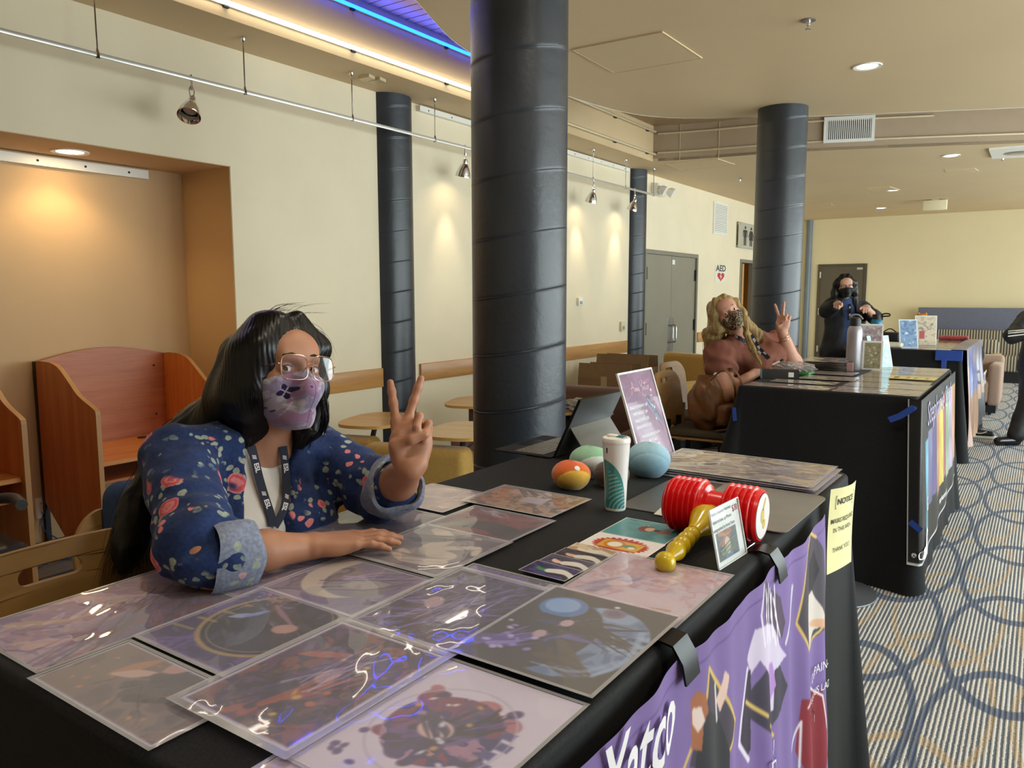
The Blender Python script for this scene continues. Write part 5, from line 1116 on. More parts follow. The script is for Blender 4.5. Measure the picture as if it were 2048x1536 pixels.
for k, r in enumerate((.0165, .0172, .0180, .0188)):
    for s in np.linspace(0, 1, 9): pr.append((r*(.80+.20*math.sin(s*PI)), z+s*.024))
    z += .024
zk = L_
for s in np.linspace(.12, 1, 16): pr.append((max(.0195*math.sin(s*PI), .0005), zk-.0195*math.cos(s*PI)))
MB().lathe(pr, 40, Fk).build('handle', My, hm, world=True, smooth=50)
# ---- small card in a slanted stand
co = V(-.457, 1.326, T+.001); cex = unit(V(.011, .123, 0)); ct = math.radians(12); cnb = V(-cex[1], cex[0], 0); cey = unit(V(0, 0, math.cos(ct))+cnb*math.sin(ct)); CW, CH = .124, .108; cn = np.cross(cex, cey)
cs_ = thing('card_stand', 'small white price card in a clear stand by the red hammer', 'card stand', co+cex*CW/2)
def cart(w, h):
    a = Art(w, h, 7e-4, bg='f1eff0'); a.rect(.10, .08, .80, .50, '6a6e70'); m = a.rect(.10, .08, .80, .50, '5a5f62'); a.strands(12, (.3, .4), (.6, .45), (.3, .1), .05, ['b0603c', 'c87a52', '8c4a34'], 3); a.disc(.44, .26, .10, 'e0b8a8', ry=.13); a.rect(.32, .08, .58, .14, '6a7fa0'); a.strands(8, (.2, .2), (.75, .3), (.1, .3), .03, ['34383c', '7c8a5c'], 8); a.rect(0, .50, 1, 1, 'f1eff0'); a.rect(0, 0, 1, .075, 'f1eff0'); a.rect(0, 0, .095, 1, 'f1eff0'); a.rect(.805, 0, 1, 1, 'f1eff0'); return a
cf = lambda x, y, l=0.0: co+np.outer(x, cex)+np.outer(y, cey)+cn*l
art_grid(cart(CW, CH), lambda x, y: cf(x, y, 0.0), 'insert', cs_)
m_ = MB(); Cc = lambda x, y: cf(x, y, .0006); put_text(m_, 'Replica Squeaky Hammer', .0092, Cc, .048, .098, .92); put_text(m_, 'Used to beat up Momo', .0092, Cc, .048, .083, .92); put_text(m_, 'Autographed by Anne Yatco', .0092, Cc, .050, .068, .9); m_.build('lettering', M_ink_k, cs_, world=True)
m_ = MB(); put_text(m_, '$30', .017, Cc, .107, .092, .9, bold=.01); m_.build('price', mat('red_marker', 'a8323c', .5), cs_, world=True)
f = MB(); Fc = frame(co, cex, cey, cn); f.prism([(-.001, -.001), (CW+.001, -.001), (CW+.001, CH+.001), (-.001, CH+.001)], .0010, .0026, Fc); f.prism([(-.001, -.001), (CW+.001, -.001), (CW+.001, CH+.001), (-.001, CH+.001)], -.0030, -.0008, Fc)
f.build('acrylic', MATS['clear_acrylic'], cs_, world=True); fb = MB(); q0 = co; fb.prism([(0, 0), (CW, 0), (CW, .055), (0, .055)], .0, .002, frame(co-V(0, 0, .0008), cex, cnb, (0, 0, 1))); fb.build('foot', MATS['clear_acrylic'], cs_, world=True)
e = MB()
for x0, y0, x1, y1 in ((-.001, -.001, CW+.001, .0005), (-.001, CH-.0005, CW+.001, CH+.001), (-.001, 0, .0005, CH), (CW-.0005, 0, CW+.001, CH)): e.prism([(x0, y0), (x1, y0), (x1, y1), (x0, y1)], .0010, .0030, Fc)
e.build('edge', mat('acrylic_edge', 'eef0f0', .15), cs_, world=True)
# ================================================================== FURNITURE AND FAR TABLES
M_beech = wood_mat('beech_laminate', 'b4622c', 'cf8444', 0.9, 'Z', .42, .15, .9); M_beechH = wood_mat('beech_laminate_back', 'a55a34', 'bd7448', 0.9, 'Y', .45, .12, .9); M_beechT = wood_mat('beech_laminate_top', 'c87838', 'da9450', .9, 'Y', .4, .2, .8)
M_edge = mat('beech_edge_band', 'b98a58', .5); M_bent = wood_mat('bent_maple', '97703c', 'aa8149', .35, 'Y', .5, .03, .9); M_tabw = wood_mat('maple_tablet', 'c1924c', 'd6aa62', .5, 'X', .3, .35, .8)
def carrel(label, y0, w=.76):
    x0 = NB+.02; x1 = -3.87; t = thing('study_carrel', label, 'carrel', (x0+.3, y0+w/2, 0)); th = .022
    prof = [(x0, .34), (x0, 1.10)]+[(x0+.04, 1.115), (x0+.17, 1.113)]+[tuple(p) for p in spline([(x0+.17, 1.113), (x0+.26, 1.09), (x0+.36, 1.02), (x0+.45, .955), (x1-.03, .905), (x1, .89)], 18)[1:]]+[(x1+.004, .87), (x1+.004, .03), (x1-.22, .03)]
    for k, y in enumerate((y0, y0+w-th)):
        p = MB().prism([(a, b) for a, b in prof], y, y+th, lambda q: (q[0], q[2], q[1])).build('side_panel', M_beech, t, world=True)
        e = MB(); P = np.array(prof[2:-1]); c = P; 
        for a, b in zip(P[:-1], P[1:]):
            n = unit(V(-(b-a)[1], (b-a)[0]))*.0012; q = [V(a[0]+n[0], y-.001, a[1]+n[1]), V(b[0]+n[0], y-.001, b[1]+n[1]), V(b[0]+n[0], y+th+.001, b[1]+n[1]), V(a[0]+n[0], y+th+.001, a[1]+n[1])]; e.add(q, [(0, 1, 2, 3)])
        e.build('edge_band', M_edge, p, world=True)
        MB().box(x0-.012, y-.004 if k == 0 else y, 0, x0+.012, y+th if k == 0 else y+th+.004, 1.11).build('post', M_black, t, world=True)
    ys = np.linspace(y0+th, y0+w-th, 22); top = 1.112+.055*np.sin(np.linspace(0, PI, 22))
    MB().prism([(ys[0], .45)]+list(zip(ys, top))+[(ys[-1], .45)][::1], x0, x0+.018, lambda q: (q[2], q[0], q[1])).build('back_panel', M_beechH, t, world=True)
    MB().rbox(x0+.018, y0+th, .595, x1-.03, y0+w-th, .62, .003, 1).build('desk', M_beechT, t, world=True)
    MB().rbox(x0+.06, y0+th, .49, x1-.08, y0+w-th, .508, .003, 1).build('shelf', M_beechH, t, world=True)
    MB().lathe([(.03, 0), (.03, .004), (.022, .005), (.001, .004)], 20, Matrix.Translation((x0+.09, y0+w*.70, .62))).build('grommet', M_black, t, world=True)
    for z in (1.04, .74):
        for y in (y0+w-th-.07,): MB().tube([(x0+.018, y, z), (x0+.021, y, z)], .007, 8).build('bolt', M_dark, t, world=True)
    return t
carrel('orange beech study carrel in the tan nook behind the dark haired woman', 1.955); carrel('second beech study carrel cut by the left edge of the photo', .875)
# outlet and blue cables
q = atX(84, 1015, NB); t = thing('wall_outlet', 'white wall outlet low in the tan nook beside the carrel', 'outlet', q)
MB().rbox(NB, q[1]-.036, q[2]-.058, NB+.008, q[1]+.036, q[2]+.058, .003, 1).build('plate', M_white, t, world=True)
for dz in (-.026, .026):
    f = MB().rbox(NB+.008, q[1]-.016, q[2]+dz-.014, NB+.0095, q[1]+.016, q[2]+dz+.014, .0006, 1).build('socket', M_white, t, world=True)
    for dy in (-.006, .006): MB().box(NB+.0095, q[1]+dy-.0015, q[2]+dz-.006, NB+.0100, q[1]+dy+.0015, q[2]+dz+.006).build('slot', M_dark, f, world=True)
Mbl = mat('blue_cable', '3a64a8', .4); t = thing('network_cable', 'coil of blue network cable under the wall outlet', 'cable', (NB+.12, q[1], 0))
c = MB(); cy = q[1]; pts = [(NB+.012, cy, q[2]-.03), (NB+.03, cy-.01, q[2]-.12)]; 
for k in range(40):
    a = k/40*4*2*PI; pts.append((NB+.13+.05*math.cos(a)+.01*math.sin(3*a), cy+.02+.055*math.cos(a*1.0+.4), .075+.05*math.sin(a)+.012*math.cos(2.3*a)))
pts += [(NB+.16, cy-.10, .02), (NB+.2, cy-.2, .004)]
c.tube(spline(pts, 240), .0035, 6).build('cable', Mbl, t, world=True)
# dark chair with armrest at the left edge
t = thing('task_chair', 'black task chair with grey armrest at the left edge of the photo', 'chair', (-3.52, 1.35, 0)); ar = atX(38, 1000, -3.35)
MB().rbox(-3.62, ar[1]-.38, .62, -3.50, ar[1]-.09, 1.06, .05, 4).build('backrest', M_black, t, world=True); MB().rbox(-3.70, ar[1]-.46, .43, -3.2, ar[1]-.02, .51, .04, 4).build('seat', M_black, t, world=True)
MB().tube(spline([(-3.55, ar[1]-.07, .60), (-3.52, ar[1]-.03, ar[2]-.02), (-3.40, ar[1]+.0, ar[2]), (-3.28, ar[1]-.02, ar[2]-.005)], 16), .022, 12).build('armrest', mat('grey_plastic', '4c4c50', .4), t, world=True)
MB().tube([(-3.45, ar[1]-.24, .43), (-3.45, ar[1]-.24, .09)], .03, 12).build('column', M_steel, t, world=True)
for k in range(5):
    a = k*2*PI/5; MB().tube([(-3.45, ar[1]-.24, .11), (-3.45+.26*math.cos(a), ar[1]-.24+.26*math.sin(a), .06)], .018, 8).build('leg', M_black, t, world=True)
# ---- bent plywood chairs
M_cush = mat('brown_cushion', '4a4030', .9, var=.1, vscale=30); M_legm = mat('black_chair_leg', '1b1b1d', .4, .4)
def shell_panel(w, h, r, hole, thick, bend, lean):
    """rounded upright panel with a slot; returns (verts,faces) in local x (thickness), y (width), z (height)"""
    bm = bmesh.new(); n = 12; out = []
    for cx, cy, a0 in ((w/2-r, h-r, 0), (-w/2+r, h-r, PI/2), (-w/2+r*.4, r*.4, PI), (w/2-r*.4, r*.4, 3*PI/2)):
        rr = r if cy > h/2 else r*.4
        for k in range(n): a = a0+k/(n-1)*PI/2; out.append((cx+rr*math.cos(a), cy+rr*math.sin(a)))
    # gently arched top
    out = [(x, y+(.018*(1-(2*x/w)**2) if y > h*.7 else 0)) for x, y in out]
    cu = bpy.data.curves.new('c', 'CURVE'); cu.dimensions = '2D'; cu.fill_mode = 'BOTH'; cu.extrude = thick/2; cu.resolution_u = 1
    def sp(P):
        s = cu.splines.new('POLY'); s.points.add(len(P)-1); s.use_cyclic_u = True
        for i, p in enumerate(P): s.points[i].co = (p[0], p[1], 0, 1)
    sp(out); hw, hh, hz = hole; hr = hh/2; H = []
    for cx, a0 in ((hw/2-hr, -PI/2), (-hw/2+hr, PI/2)):
        for k in range(10): a = a0+k/9*PI; H.append((cx+hr*math.cos(a), hz+hr*math.sin(a)))
    sp(H); o = bpy.data.objects.new('c', cu); COL.objects.link(o); bpy.context.view_layer.update(); me = bpy.data.meshes.new_from_object(o.evaluated_get(bpy.context.evaluated_depsgraph_get()))
    bm = bmesh.new(); bm.from_mesh(me); bmesh.ops.triangulate(bm, faces=bm.faces[:])
    for _ in range(2): bmesh.ops.subdivide_edges(bm, edges=[e for e in bm.edges if e.calc_length() > .05], cuts=1)
    bmesh.ops.remove_doubles(bm, verts=bm.verts[:], dist=1e-5); bpy.data.objects.remove(o); bpy.data.curves.remove(cu)
    bm.verts.index_update(); v = np.array([q.co[:] for q in bm.verts]); f = [[w_.index for w_ in q.verts] for q in bm.faces]; bm.free(); bpy.data.meshes.remove(me)
    x, y, z = v[:, 0], v[:, 1], v[:, 2]
    return np.c_[z+bend*(1-(2*x/w)**2)*-1-lean*y, x, y], f
def ply_chair(label, p, rz, seat_z, back_h, group=None, cushion=True, w=.42):
    t = thing('plywood_chair', label, 'chair', p, rz, group)
    v, f = shell_panel(w, back_h, .085, (.125, .034, back_h-.045), .013, .035, .16); v = v+V(-.20, 0, seat_z+.03); MB().add(v, f).build('backrest', M_bent, t, smooth=30)
    s = MB().rbox(-.20, -.20, seat_z-.012, .20, .20, seat_z, .006, 2); s.build('seat', M_bent, t)
    if cushion: MB().rbox(-.185, -.19, seat_z, .19, .19, seat_z+.045, .02, 4).build('cushion', M_cush, t)
    for sx, sy in ((-1, -1), (-1, 1), (1, -1), (1, 1)): MB().tube([(sx*.15, sy*.15, seat_z-.012), (sx*.21, sy*.19, .0)], .012, 10).build('leg', M_legm, t)
    fz = seat_z*.32
    for sy in (-1, 1): MB().tube([(-.19, sy*.177, fz), (.19, sy*.177, fz)], .008, 8).build('stretcher', M_legm, t)
    MB().tube([(.19, -.177, fz), (.19, .177, fz)], .008, 8).build('footrest', M_legm, t)
    for sy in (-.1, .1): MB().box(-.215, sy-.015, seat_z-.012, -.19, sy+.015, seat_z+.09).build('bracket', M_legm, t)
    return t
ply_chair('tall plywood chair with a slotted back, empty, at the front left table corner', (-1.36, .715, 0), 0.0, .60, .325)
ply_chair("tall plywood chair the dark haired woman sits on, draped with a blue jacket", (-1.67, 1.10, 0), 0.0, .545, .34)
ply_chair('plywood chair holding the brown leather backpack', (-1.70, 4.60, 0), .06, .60, .335)
ply_chair('tall plywood chair the blond woman sits on behind the second table', (-1.90, 5.14, 0), 0.0, .60, .345)
# ---- lounge chairs
def uphol(name, h): return mat(name, h, .92, var=.06, vscale=60, bump=.25, bscale=420, bdist=.002, sheen=.2)
M_must = uphol('mustard_upholstery', 'b8934c'); M_brn = uphol('brown_upholstery', '6e5348'); M_taup = uphol('taupe_upholstery', 'a08676')
def lounge(label, p, rz, m, W_=.60, Dp=.62, back=.66, arm=.56, tablet=(1, .72), group=None, tshape='oval', seat=.42):
    """faces local +y; back at y=0"""
    t = thing('lounge_chair', label, 'armchair', p, rz, group)
    bk = MB(); bk.rbox(-W_/2, 0, .12, W_/2, .17, back, .045, 4); bk.build('backrest', m, t)
    MB().rbox(-W_/2+.11, .15, .16, W_/2-.11, Dp, seat, .05, 4).build('seat', m, t)
    for s in (-1, 1): MB().rbox(s*W_/2-(.12 if s > 0 else 0), .14, .12, s*W_/2+(.12 if s < 0 else 0), Dp-.02, arm, .04, 4).build('arm', m, t)
    MB().box(-W_/2+.05, .05, .02, W_/2-.05, Dp-.06, .12).build('base', M_black, t)
    for sx in (-1, 1):
        for yy in (.07, Dp-.09): MB().tube([(sx*(W_/2-.07), yy, 0), (sx*(W_/2-.07), yy, .03)], .02, 10).build('foot', M_black, t)
    if tablet:
        s, z = tablet; cx = s*(W_/2-.10); a = np.linspace(0, 2*PI, 40, endpoint=False); ex_, ey_ = .19, .27
        P = np.c_[cx+np.sign(np.cos(a))*np.abs(np.cos(a))**.7*ex_, .30+np.sign(np.sin(a))*np.abs(np.sin(a))**.7*ey_]
        q = MB().prism([tuple(v) for v in P], z-.018, z).build('tablet', M_tabw, t)
        MB().tube(spline([(cx, .18, arm-.03), (cx+s*.03, .20, z-.035), (cx, .32, z-.026)], 10), .016, 8).build('tablet_bracket', M_black, t)
    return t
def face(p, q, W_):  # chair whose back runs p->q
    p, q = V(*p), V(*q); m = (p+q)/2; a = math.atan2(q[1]-p[1], q[0]-p[0]); return (m[0], m[1], 0), a
c, a = face((-2.97, 2.88), (-2.42, 3.07), .6); lounge('mustard lounge chair with a maple tablet arm, just left of the big pillar', c, a, M_must, .60, .6, .665, .58, (1, .725))
c, a = face((-3.58, 2.90), (-3.10, 3.05), .6); lounge('mustard lounge chair with oval maple tablet behind the dark haired woman', c, a, M_must, .56, .6, .655, .56, (1, .725))
lounge('dark brown lounge chair with maple tablet against the wall left of the big pillar', (-3.28, 4.75, 0), PI+.35, M_brn, .58, .6, .70, .52, (1, .70))
lounge('brown lounge chair with a crumpled bag on its tablet right of the big pillar', (-2.56, 5.02, 0), PI+.10, M_brn, .72, .66, .80, .56, (1, .665))
lounge('mustard lounge chair behind the cardboard boxes by the double doors', (-2.78, 7.35, 0), PI-.35, M_must, .72, .66, .88, .66, None)
lounge('mustard lounge chair with maple tablet left of the blond woman', (-2.02, 7.45, 0), PI+.25, M_must, .66, .66, .84, .60, (-1, .70))
# crumpled bag and tray on the brown chair's tablet
tbx = at(1160, 822, .667); t = thing('crumpled_bag', 'crumpled grey printed snack bag on the brown chair tablet', 'bag', (tbx[0], tbx[1], .667))
g = np.random.default_rng(5); bm = bmesh.new(); bmesh.ops.create_icosphere(bm, subdivisions=3, radius=1.0)
for v in bm.verts: k = 1+.16*math.sin(v.co.x*7+v.co.y*5)+.10*math.sin(v.co.z*11+v.co.x*6); v.co = Vector((v.co.x*.15*k, v.co.y*.09*k, max(v.co.z, -.55)*.055*k+.031))
MB().bm(bm, rotz(.5) if False else Matrix.Translation((tbx[0], tbx[1], .667)) @ rotz(.5)).build('bag', mat('foil_bag', '8a877c', .45, .3, var=.45, vscale=25), t, world=True)
tr = at(1190, 830, .667); t = thing('paper_tray', 'pale paper tray beside the crumpled bag on the brown chair tablet', 'tray', (tr[0], tr[1], .667)); MB().rbox(tr[0]-.13, tr[1]-.08, .667, tr[0]+.10, tr[1]+.08, .679, .005, 2).build('tray', mat('paper_tray', 'c9bcb4', .6), t, world=True)
# ---- cardboard boxes
M_card = mat('cardboard', '86694a', .85, var=.06, vscale=14); M_tape = mat('beige_tape', 'b59a74', .4)
def carton(label, c, w, d, z0, h, rz, flaps=True):
    t = thing('cardboard_box', label, 'box', (c[0], c[1], z0), rz); th = .006; b = MB()
    b.box(-w/2, -d/2, 0, w/2, d/2, th); b.box(-w/2, -d/2, 0, w/2, -d/2+th, h); b.box(-w/2, d/2-th, 0, w/2, d/2, h); b.box(-w/2, -d/2, 0, -w/2+th, d/2, h); b.box(w/2-th, -d/2, 0, w/2, d/2, h); b.build('body', M_card, t)
    if flaps:
        F = MB(); F.prism([(-w/2, 0), (w/2, 0), (w/2, .005), (-w/2, .005)], 0, d*.45, Matrix.Translation((0, -d/2, h)) @ Matrix.Rotation(-.15, 4, 'X')); F.build('flap', M_card, t)
        MB().prism([(-w/2, 0), (w/2, 0), (w/2, .005), (-w/2, .005)], 0, d*.4, Matrix.Translation((0, d/2-.005, h)) @ Matrix.Rotation(.1, 4, 'X')).build('flap', M_card, t)
        MB().box(-.03, -d/2-.002, h*.55, .03, -d/2, h+.02).build('tape', M_tape, t)
    return t
carton('large closed cardboard box standing on the floor under another box by the double doors', (-3.44, 6.72), .60, .38, 0, .34, .10, False)
carton('open cardboard box with tape, on top of a larger box by the double doors', (-3.45, 6.71), .54, .32, .341, .32, .10)
carton('taller cardboard box right behind the open box by the double doors', (-3.46, 7.10), .56, .28, 0, .74, .05)
# ---- leather backpack on the plywood chair
bp_ = V(-1.66, 4.58, .647); t = thing('leather_backpack', 'slouchy brown leather backpack on a plywood chair', 'backpack', bp_)
M_leath = mat('brown_leather', '6b4018', .5, var=.3, vscale=9, bump=.3, bscale=22, bdist=.012, coat=.05)
bm = bmesh.new(); bmesh.ops.create_uvsphere(bm, u_segments=40, v_segments=28, radius=1.0)
for v in bm.verts:
    x, y, z = v.co; s = .88*(1-.38*max(z, 0)**1.3); k = 1+.06*math.sin(x*6+z*5)+.05*math.sin(y*8-z*6)+.03*math.sin(z*15+x*9)
    v.co = Vector((math.copysign(abs(x)**.75, x)*.13*s*k-.03*max(z, 0), math.copysign(abs(y)**.75, y)*.17*s*k, max(math.copysign(abs(z)**.85, z), -.9)*.17*k+.155))
MB().bm(bm, Matrix.Translation(tuple(bp_))).build('bag_body', M_leath, t, world=True, smooth=180)
MB().rbox(bp_[0]+.07, bp_[1]-.13, bp_[2]+.03, bp_[0]+.155, bp_[1]+.09, bp_[2]+.16, .035, 5).build('front_pocket', M_leath, t, world=True)
for s in (-.07, .06): MB().tube(spline([bp_+(.02, s, .30), bp_+(.11, s-.01, .37), bp_+(.17, s, .28), bp_+(.16, s+.02, .14), bp_+(.13, s+.03, .02)], 24), .016, 8, flat=.3).build('strap', M_leath, t, world=True)
MB().tube(spline([bp_+(.10, -.16, .012), bp_+(.17, -.06, .02), bp_+(.18, .06, .012), bp_+(.19, .15, .02)], 20), .012, 8, flat=.3).build('loose_strap', M_leath, t, world=True)
MB().lathe([(.001, 0), (.012, .0), (.012, .012), (.001, .014)], 14, fr_dir(bp_+(.05, -.07, .335), (.6, -.5, .5))).build('buckle', M_chrome, t, world=True)
# ---- round metal base on the carpet
p = at(1690, 1188, .02); pc_ = V(-.80, 3.93); t = thing('round_metal_base', 'round grey metal base plate on the carpet between the two nearer tables', 'base plate', (pc_[0], pc_[1], 0))
MB().lathe([(.001, 0), (.225, 0), (.228, .004), (.226, .009), (.20, .013), (.05, .018), (.032, .03), (.03, .30), (.034, .31), (.001, .315)], 56).build('plate', mat('grey_metal_base', '6f7479', .45, .5), t)
# ---- second table things
def strip_print(label, x0, y0, w, h, art, lev, group=None, sleeve=True, top=T, rz=0.0): return art_print(label, (x0, y0), (math.cos(rz), math.sin(rz)), w, h, art, lev, sleeve, group, top, rough=1.0, margin=.008, edge=False)
def pa(seed, pal): 
    def f(w, h): return Art(w, h, 5e-3, bg=pal[0]).flow(pal, seed, 2.2, 1.3, stretch=(1, 1.6)).strands(8, (.2, .2), (.8, .5), (.5, .3), .04, pal, seed).lift('f4e6c4', .58)  # cream wash over the art paints in glare from windows and far wall
    return f
rows = [('lavender and beige print at the near edge of the second table', ['a89aa6', '7a6f9a', 'cdb89a', '9a8fae']), ('blue and ochre print second from the near edge of the second table', ['b9a67c', '8f9ac0', 'd0bb86', 'a8988a']), ('olive and tan print third from the near edge of the second table', ['a8966e', 'c7ae80', '8f8a6a', 'b79f86']), ('print with rosy streaks fourth from the near edge of the second table', ['b09a80', 'c9b094', '9a7f74', 'd2c09c']), ('sand print fifth from the near edge of the second table', ['b5a07c', 'a88a70', 'cbb58e', 'c7a58c']), ('pinkish tan print at the far end of the second table', ['b8977c', 'c9a78a', 'a58a7a', 'd2ba98'])]
for k, (lb, pal) in enumerate(rows): strip_print(lb, -.90 if k > 1 else -.885, 4.175+.279*k, .415, .27, pa(200+k, pal), 0)
t = thing('notice_sheet', 'yellow notice sheet lying on the prints of the second table', 'notice', (-.63, 5.0, T)); z = T+.0085; a0 = (-.73, 4.93); w, h = .245, .17
MB().box(a0[0], a0[1], z, a0[0]+w, a0[1]+h, z+.0006).build('sheet', mat('yellow_paper', 'd9cc8a', .8), t, world=True)
fn = plane_fn((a0[0]+w/2, a0[1]+h/2, z+.0012), (0, 1, 0), (-1, 0, 0)); m_ = MB()
put_text(m_, 'NOTICE', .035, fn, 0, .08, .8, bold=.02); put_text(m_, 'MASKS REQUIRED', .02, fn, 0, .02, .7); put_text(m_, 'IN THIS AREA.', .02, fn, 0, -.02, .7); put_text(m_, 'THANK YOU!', .02, fn, 0, -.08, .7); m_.build('lettering', M_ink_k, t, world=True)
strip_print('clear sleeved photo at the near left corner of the second table', -1.345, 4.18, .46, .19, pa(301, ['a8949a', '8f8a9e', 'c9b9a0', 'b7a6a4']), 0); strip_print('clear sleeved cream print in the second row at the left of the second table', -1.27, 4.42, .36, .17, pa(302, ['b8b0a0', 'c9bb90', '9a9a9e']), 1); strip_print('sleeved brown sketch print in the third row at the left of the second table', -1.17, 4.66, .31, .24, pa(303, ['a89078', 'c7b498', '8a8490']), 2); strip_print('sleeved grey print beside the bagged stack on the second table', -1.22, 4.95, .30, .22, pa(304, ['b0a49a', '8a8288', 'c2ae96']), 3)
for k, dz in enumerate((0,)): pass
pal6 = [('c4b8b0', 'bottom bagged print of the tall stack on the second table'), ('b0a2a6', 'second bagged print of the tall stack on the second table'), ('a58f94', 'third bagged print of the tall stack on the second table'), ('c9bdae', 'fourth bagged print of the tall stack on the second table'), ('9f8f8a', 'fifth bagged print of the tall stack on the second table'), ('cbb790', 'top bagged print of the tall stack on the second table')]
for k, (h, lb) in enumerate(pal6): strip_print(lb, -1.335+.012*(k % 3), 5.20+.01*(k % 2), .30, .40, pa(320+k, [h, 'd8cdbf', '8f8790']), 0, None, True, T+.001+.012*k, .04*(k % 3-1))
def bottle(label, p, r, h, body, capc, caph, name='water_bottle', loop=False):
    t = thing(name, label, 'bottle', (p[0], p[1], T)); MB().lathe([(.001, 0), (r*.95, 0), (r, .006), (r, h*.70), (r*.93, h*.78), (r*.72, h*.84), (r*.66, h-caph)], 32).build('body', body, t)
    MB().lathe([(r*.72, h-caph-.005), (r*.74, h-caph), (r*.74, h-.006), (r*.65, h), (.001, h)], 28).build('cap', capc, t)
    if loop: MB().tube(spline([(r*.5, 0, h-.012), (r*1.2, 0, h+.006), (r*2.0, 0, h+.004), (r*2.0, 0, h-.014), (r*1.2, 0, h-.018), (r*.6, 0, h-.02)], 20), .007, 8).build('carry_loop', capc, t)
    else: MB().tube(spline([(-r*.7, 0, h-.01), (-r*.4, 0, h+.014), (r*.4, 0, h+.014), (r*.95, 0, h-.012)], 16), .006, 8).build('carry_loop', mat('grey_strap', '8b898c', .5), t)
    return t
bq = at(1706, 739); bt2 = bottle('grey steel water bottle with black cap on the second table', bq, .047, .345, mat('pearl_grey_metal', '9a979c', .35, .4), M_black, .07)
t = thing('gift_card_box', 'small pink tag box in front of the grey bottle', 'box', at(1702, 741)); p = at(1702, 741); MB().rbox(p[0]-.018, p[1]-.055, T, p[0]+.022, p[1]-.049, T+.055, .001, 1).build('card', mat('dusty_pink', 'c49a98', .6), t, world=True)
# two acrylic signs, leaning pictures
def stand(label, p, w, h, yaw, tilt, art, name='picture_stand', top=T, res=3e-3):
    ex = V(math.cos(yaw), math.sin(yaw), 0); bk = V(-ex[1], ex[0], 0); ey = V(0, 0, math.cos(tilt))+bk*math.sin(tilt); n = np.cross(ex, ey); o = V(p[0], p[1], top+.002)
    t = thing(name, label, 'sign', o+ex*w/2); a = art(w, h); art_grid(a, lambda x, y: o+np.outer(x, ex)+np.outer(y, ey)+n*.0015, 'insert', t)
    MB().prism([(-.004, -.002), (w+.004, -.002), (w+.004, h+.004), (-.004, h+.004)], -.003, .001, frame(o, ex, ey, n)).build('holder', mat('clear_edge_plastic', 'e4e6e6', .2), t, world=True)
    MB().prism([(0, 0), (w, 0), (w, .07), (0, .07)], 0, .003, frame(o-V(0, 0, .002), ex, bk, (0, 0, 1))).build('foot', MATS['clear_edge_plastic'], t, world=True); return t
p = at(1724, 739); ya = .62
stand('framed gold and white price sign standing on the second table', p, .115, .185, .10, .10, lambda w, h: Art(w, h, 2e-3, bg='8a8468').flow(['7d785e', '989274', '86805f'], 5, 3).dots(16, .03, .07, ['d9d4c0', 'c9c3a8'], 3, .7, box=(.25, .3, .75, 1.3)).border(.07, 'e6e4de'))
stand('bright pale blue sign sheet leaning at the back of the second table', at(1745, 737)+V(-.01, .03, 0), .18, .215, .95, .25, lambda w, h: Art(w, h, 2e-3, bg='9ccad6').flow(['7fb4c6', 'bfe2ea', 'a3d2de', 'd9f2f6'], 8, 3, 1.2).strands(10, (.2, .2), (.7, 1.0), (.6, .3), .05, ['d9f2f6', '7aa6b4'], 4))
stand('photo card with a grey group picture behind the gold price sign', V(-1.02, 5.66, T), .14, .29, .14, .12, lambda w, h: Art(w, h, 2e-3, bg='9a9a9e').flow(['7f8084', 'b4b2b6', '96888e', 'c4c2c4'], 9, 5, 1).dots(40, .03, .07, ['a86a76', '6a6a74', 'd0ccd0'], 3, .6, box=(.05, 1.2, .95, 1.9)).border(.03, 'eceaea'))
p = at(1523, 757); t = thing('pen_box', 'dark box with a teal end lying on the second table beside her hand', 'box', (p[0]+.1, p[1]+.06, T)); ang = .35; Fm = frame((p[0], p[1], T), (math.cos(ang), math.sin(ang), 0), (-math.sin(ang), math.cos(ang), 0), (0, 0, 1))
MB().prism([(.002, 0), (.21, 0), (.21, .06), (.002, .06)], .001, .055, Fm).build('box', mat('charcoal_card', '2e2c2b', .5), t, world=True); MB().prism([(-.004, -.001), (.002, -.001), (.002, .061), (-.004, .061)], .001, .056, Fm).build('teal_end', mat('teal_card', '3f8c94', .5), t, world=True); MB().prism([(.15, -.0015), (.18, -.0015), (.18, -.0003), (.15, -.0003)], .012, .04, Fm).build('price_label', M_white, t, world=True)
p = at(1583, 752); t = thing('plastic_bag', 'crinkled clear plastic bag on a green packet by the dark box', 'bag', (p[0], p[1], T)); bm = bmesh.new(); bmesh.ops.create_icosphere(bm, subdivisions=4, radius=1)
for v in bm.verts: k = 1+.18*math.sin(v.co.x*11+v.co.y*7)*math.cos(v.co.z*9+v.co.x*5); v.co = Vector((v.co.x*.14*k, v.co.y*.07*k, max(v.co.z, -.6)*.035*k+.022))
MB().bm(bm, Matrix.Translation((p[0]-.03, p[1]+.12, T+.022))).build('bag', film_mat('crinkled_film', .12, .3, 'fafafa', 1.4), t, world=True, smooth=25); MB().rbox(p[0]-.03, p[1]+.05, T+.001, p[0]+.09, p[1]+.19, T+.021, .006, 2).build('green_packet', mat('green_packet', '3f7a44', .5), t, world=True)
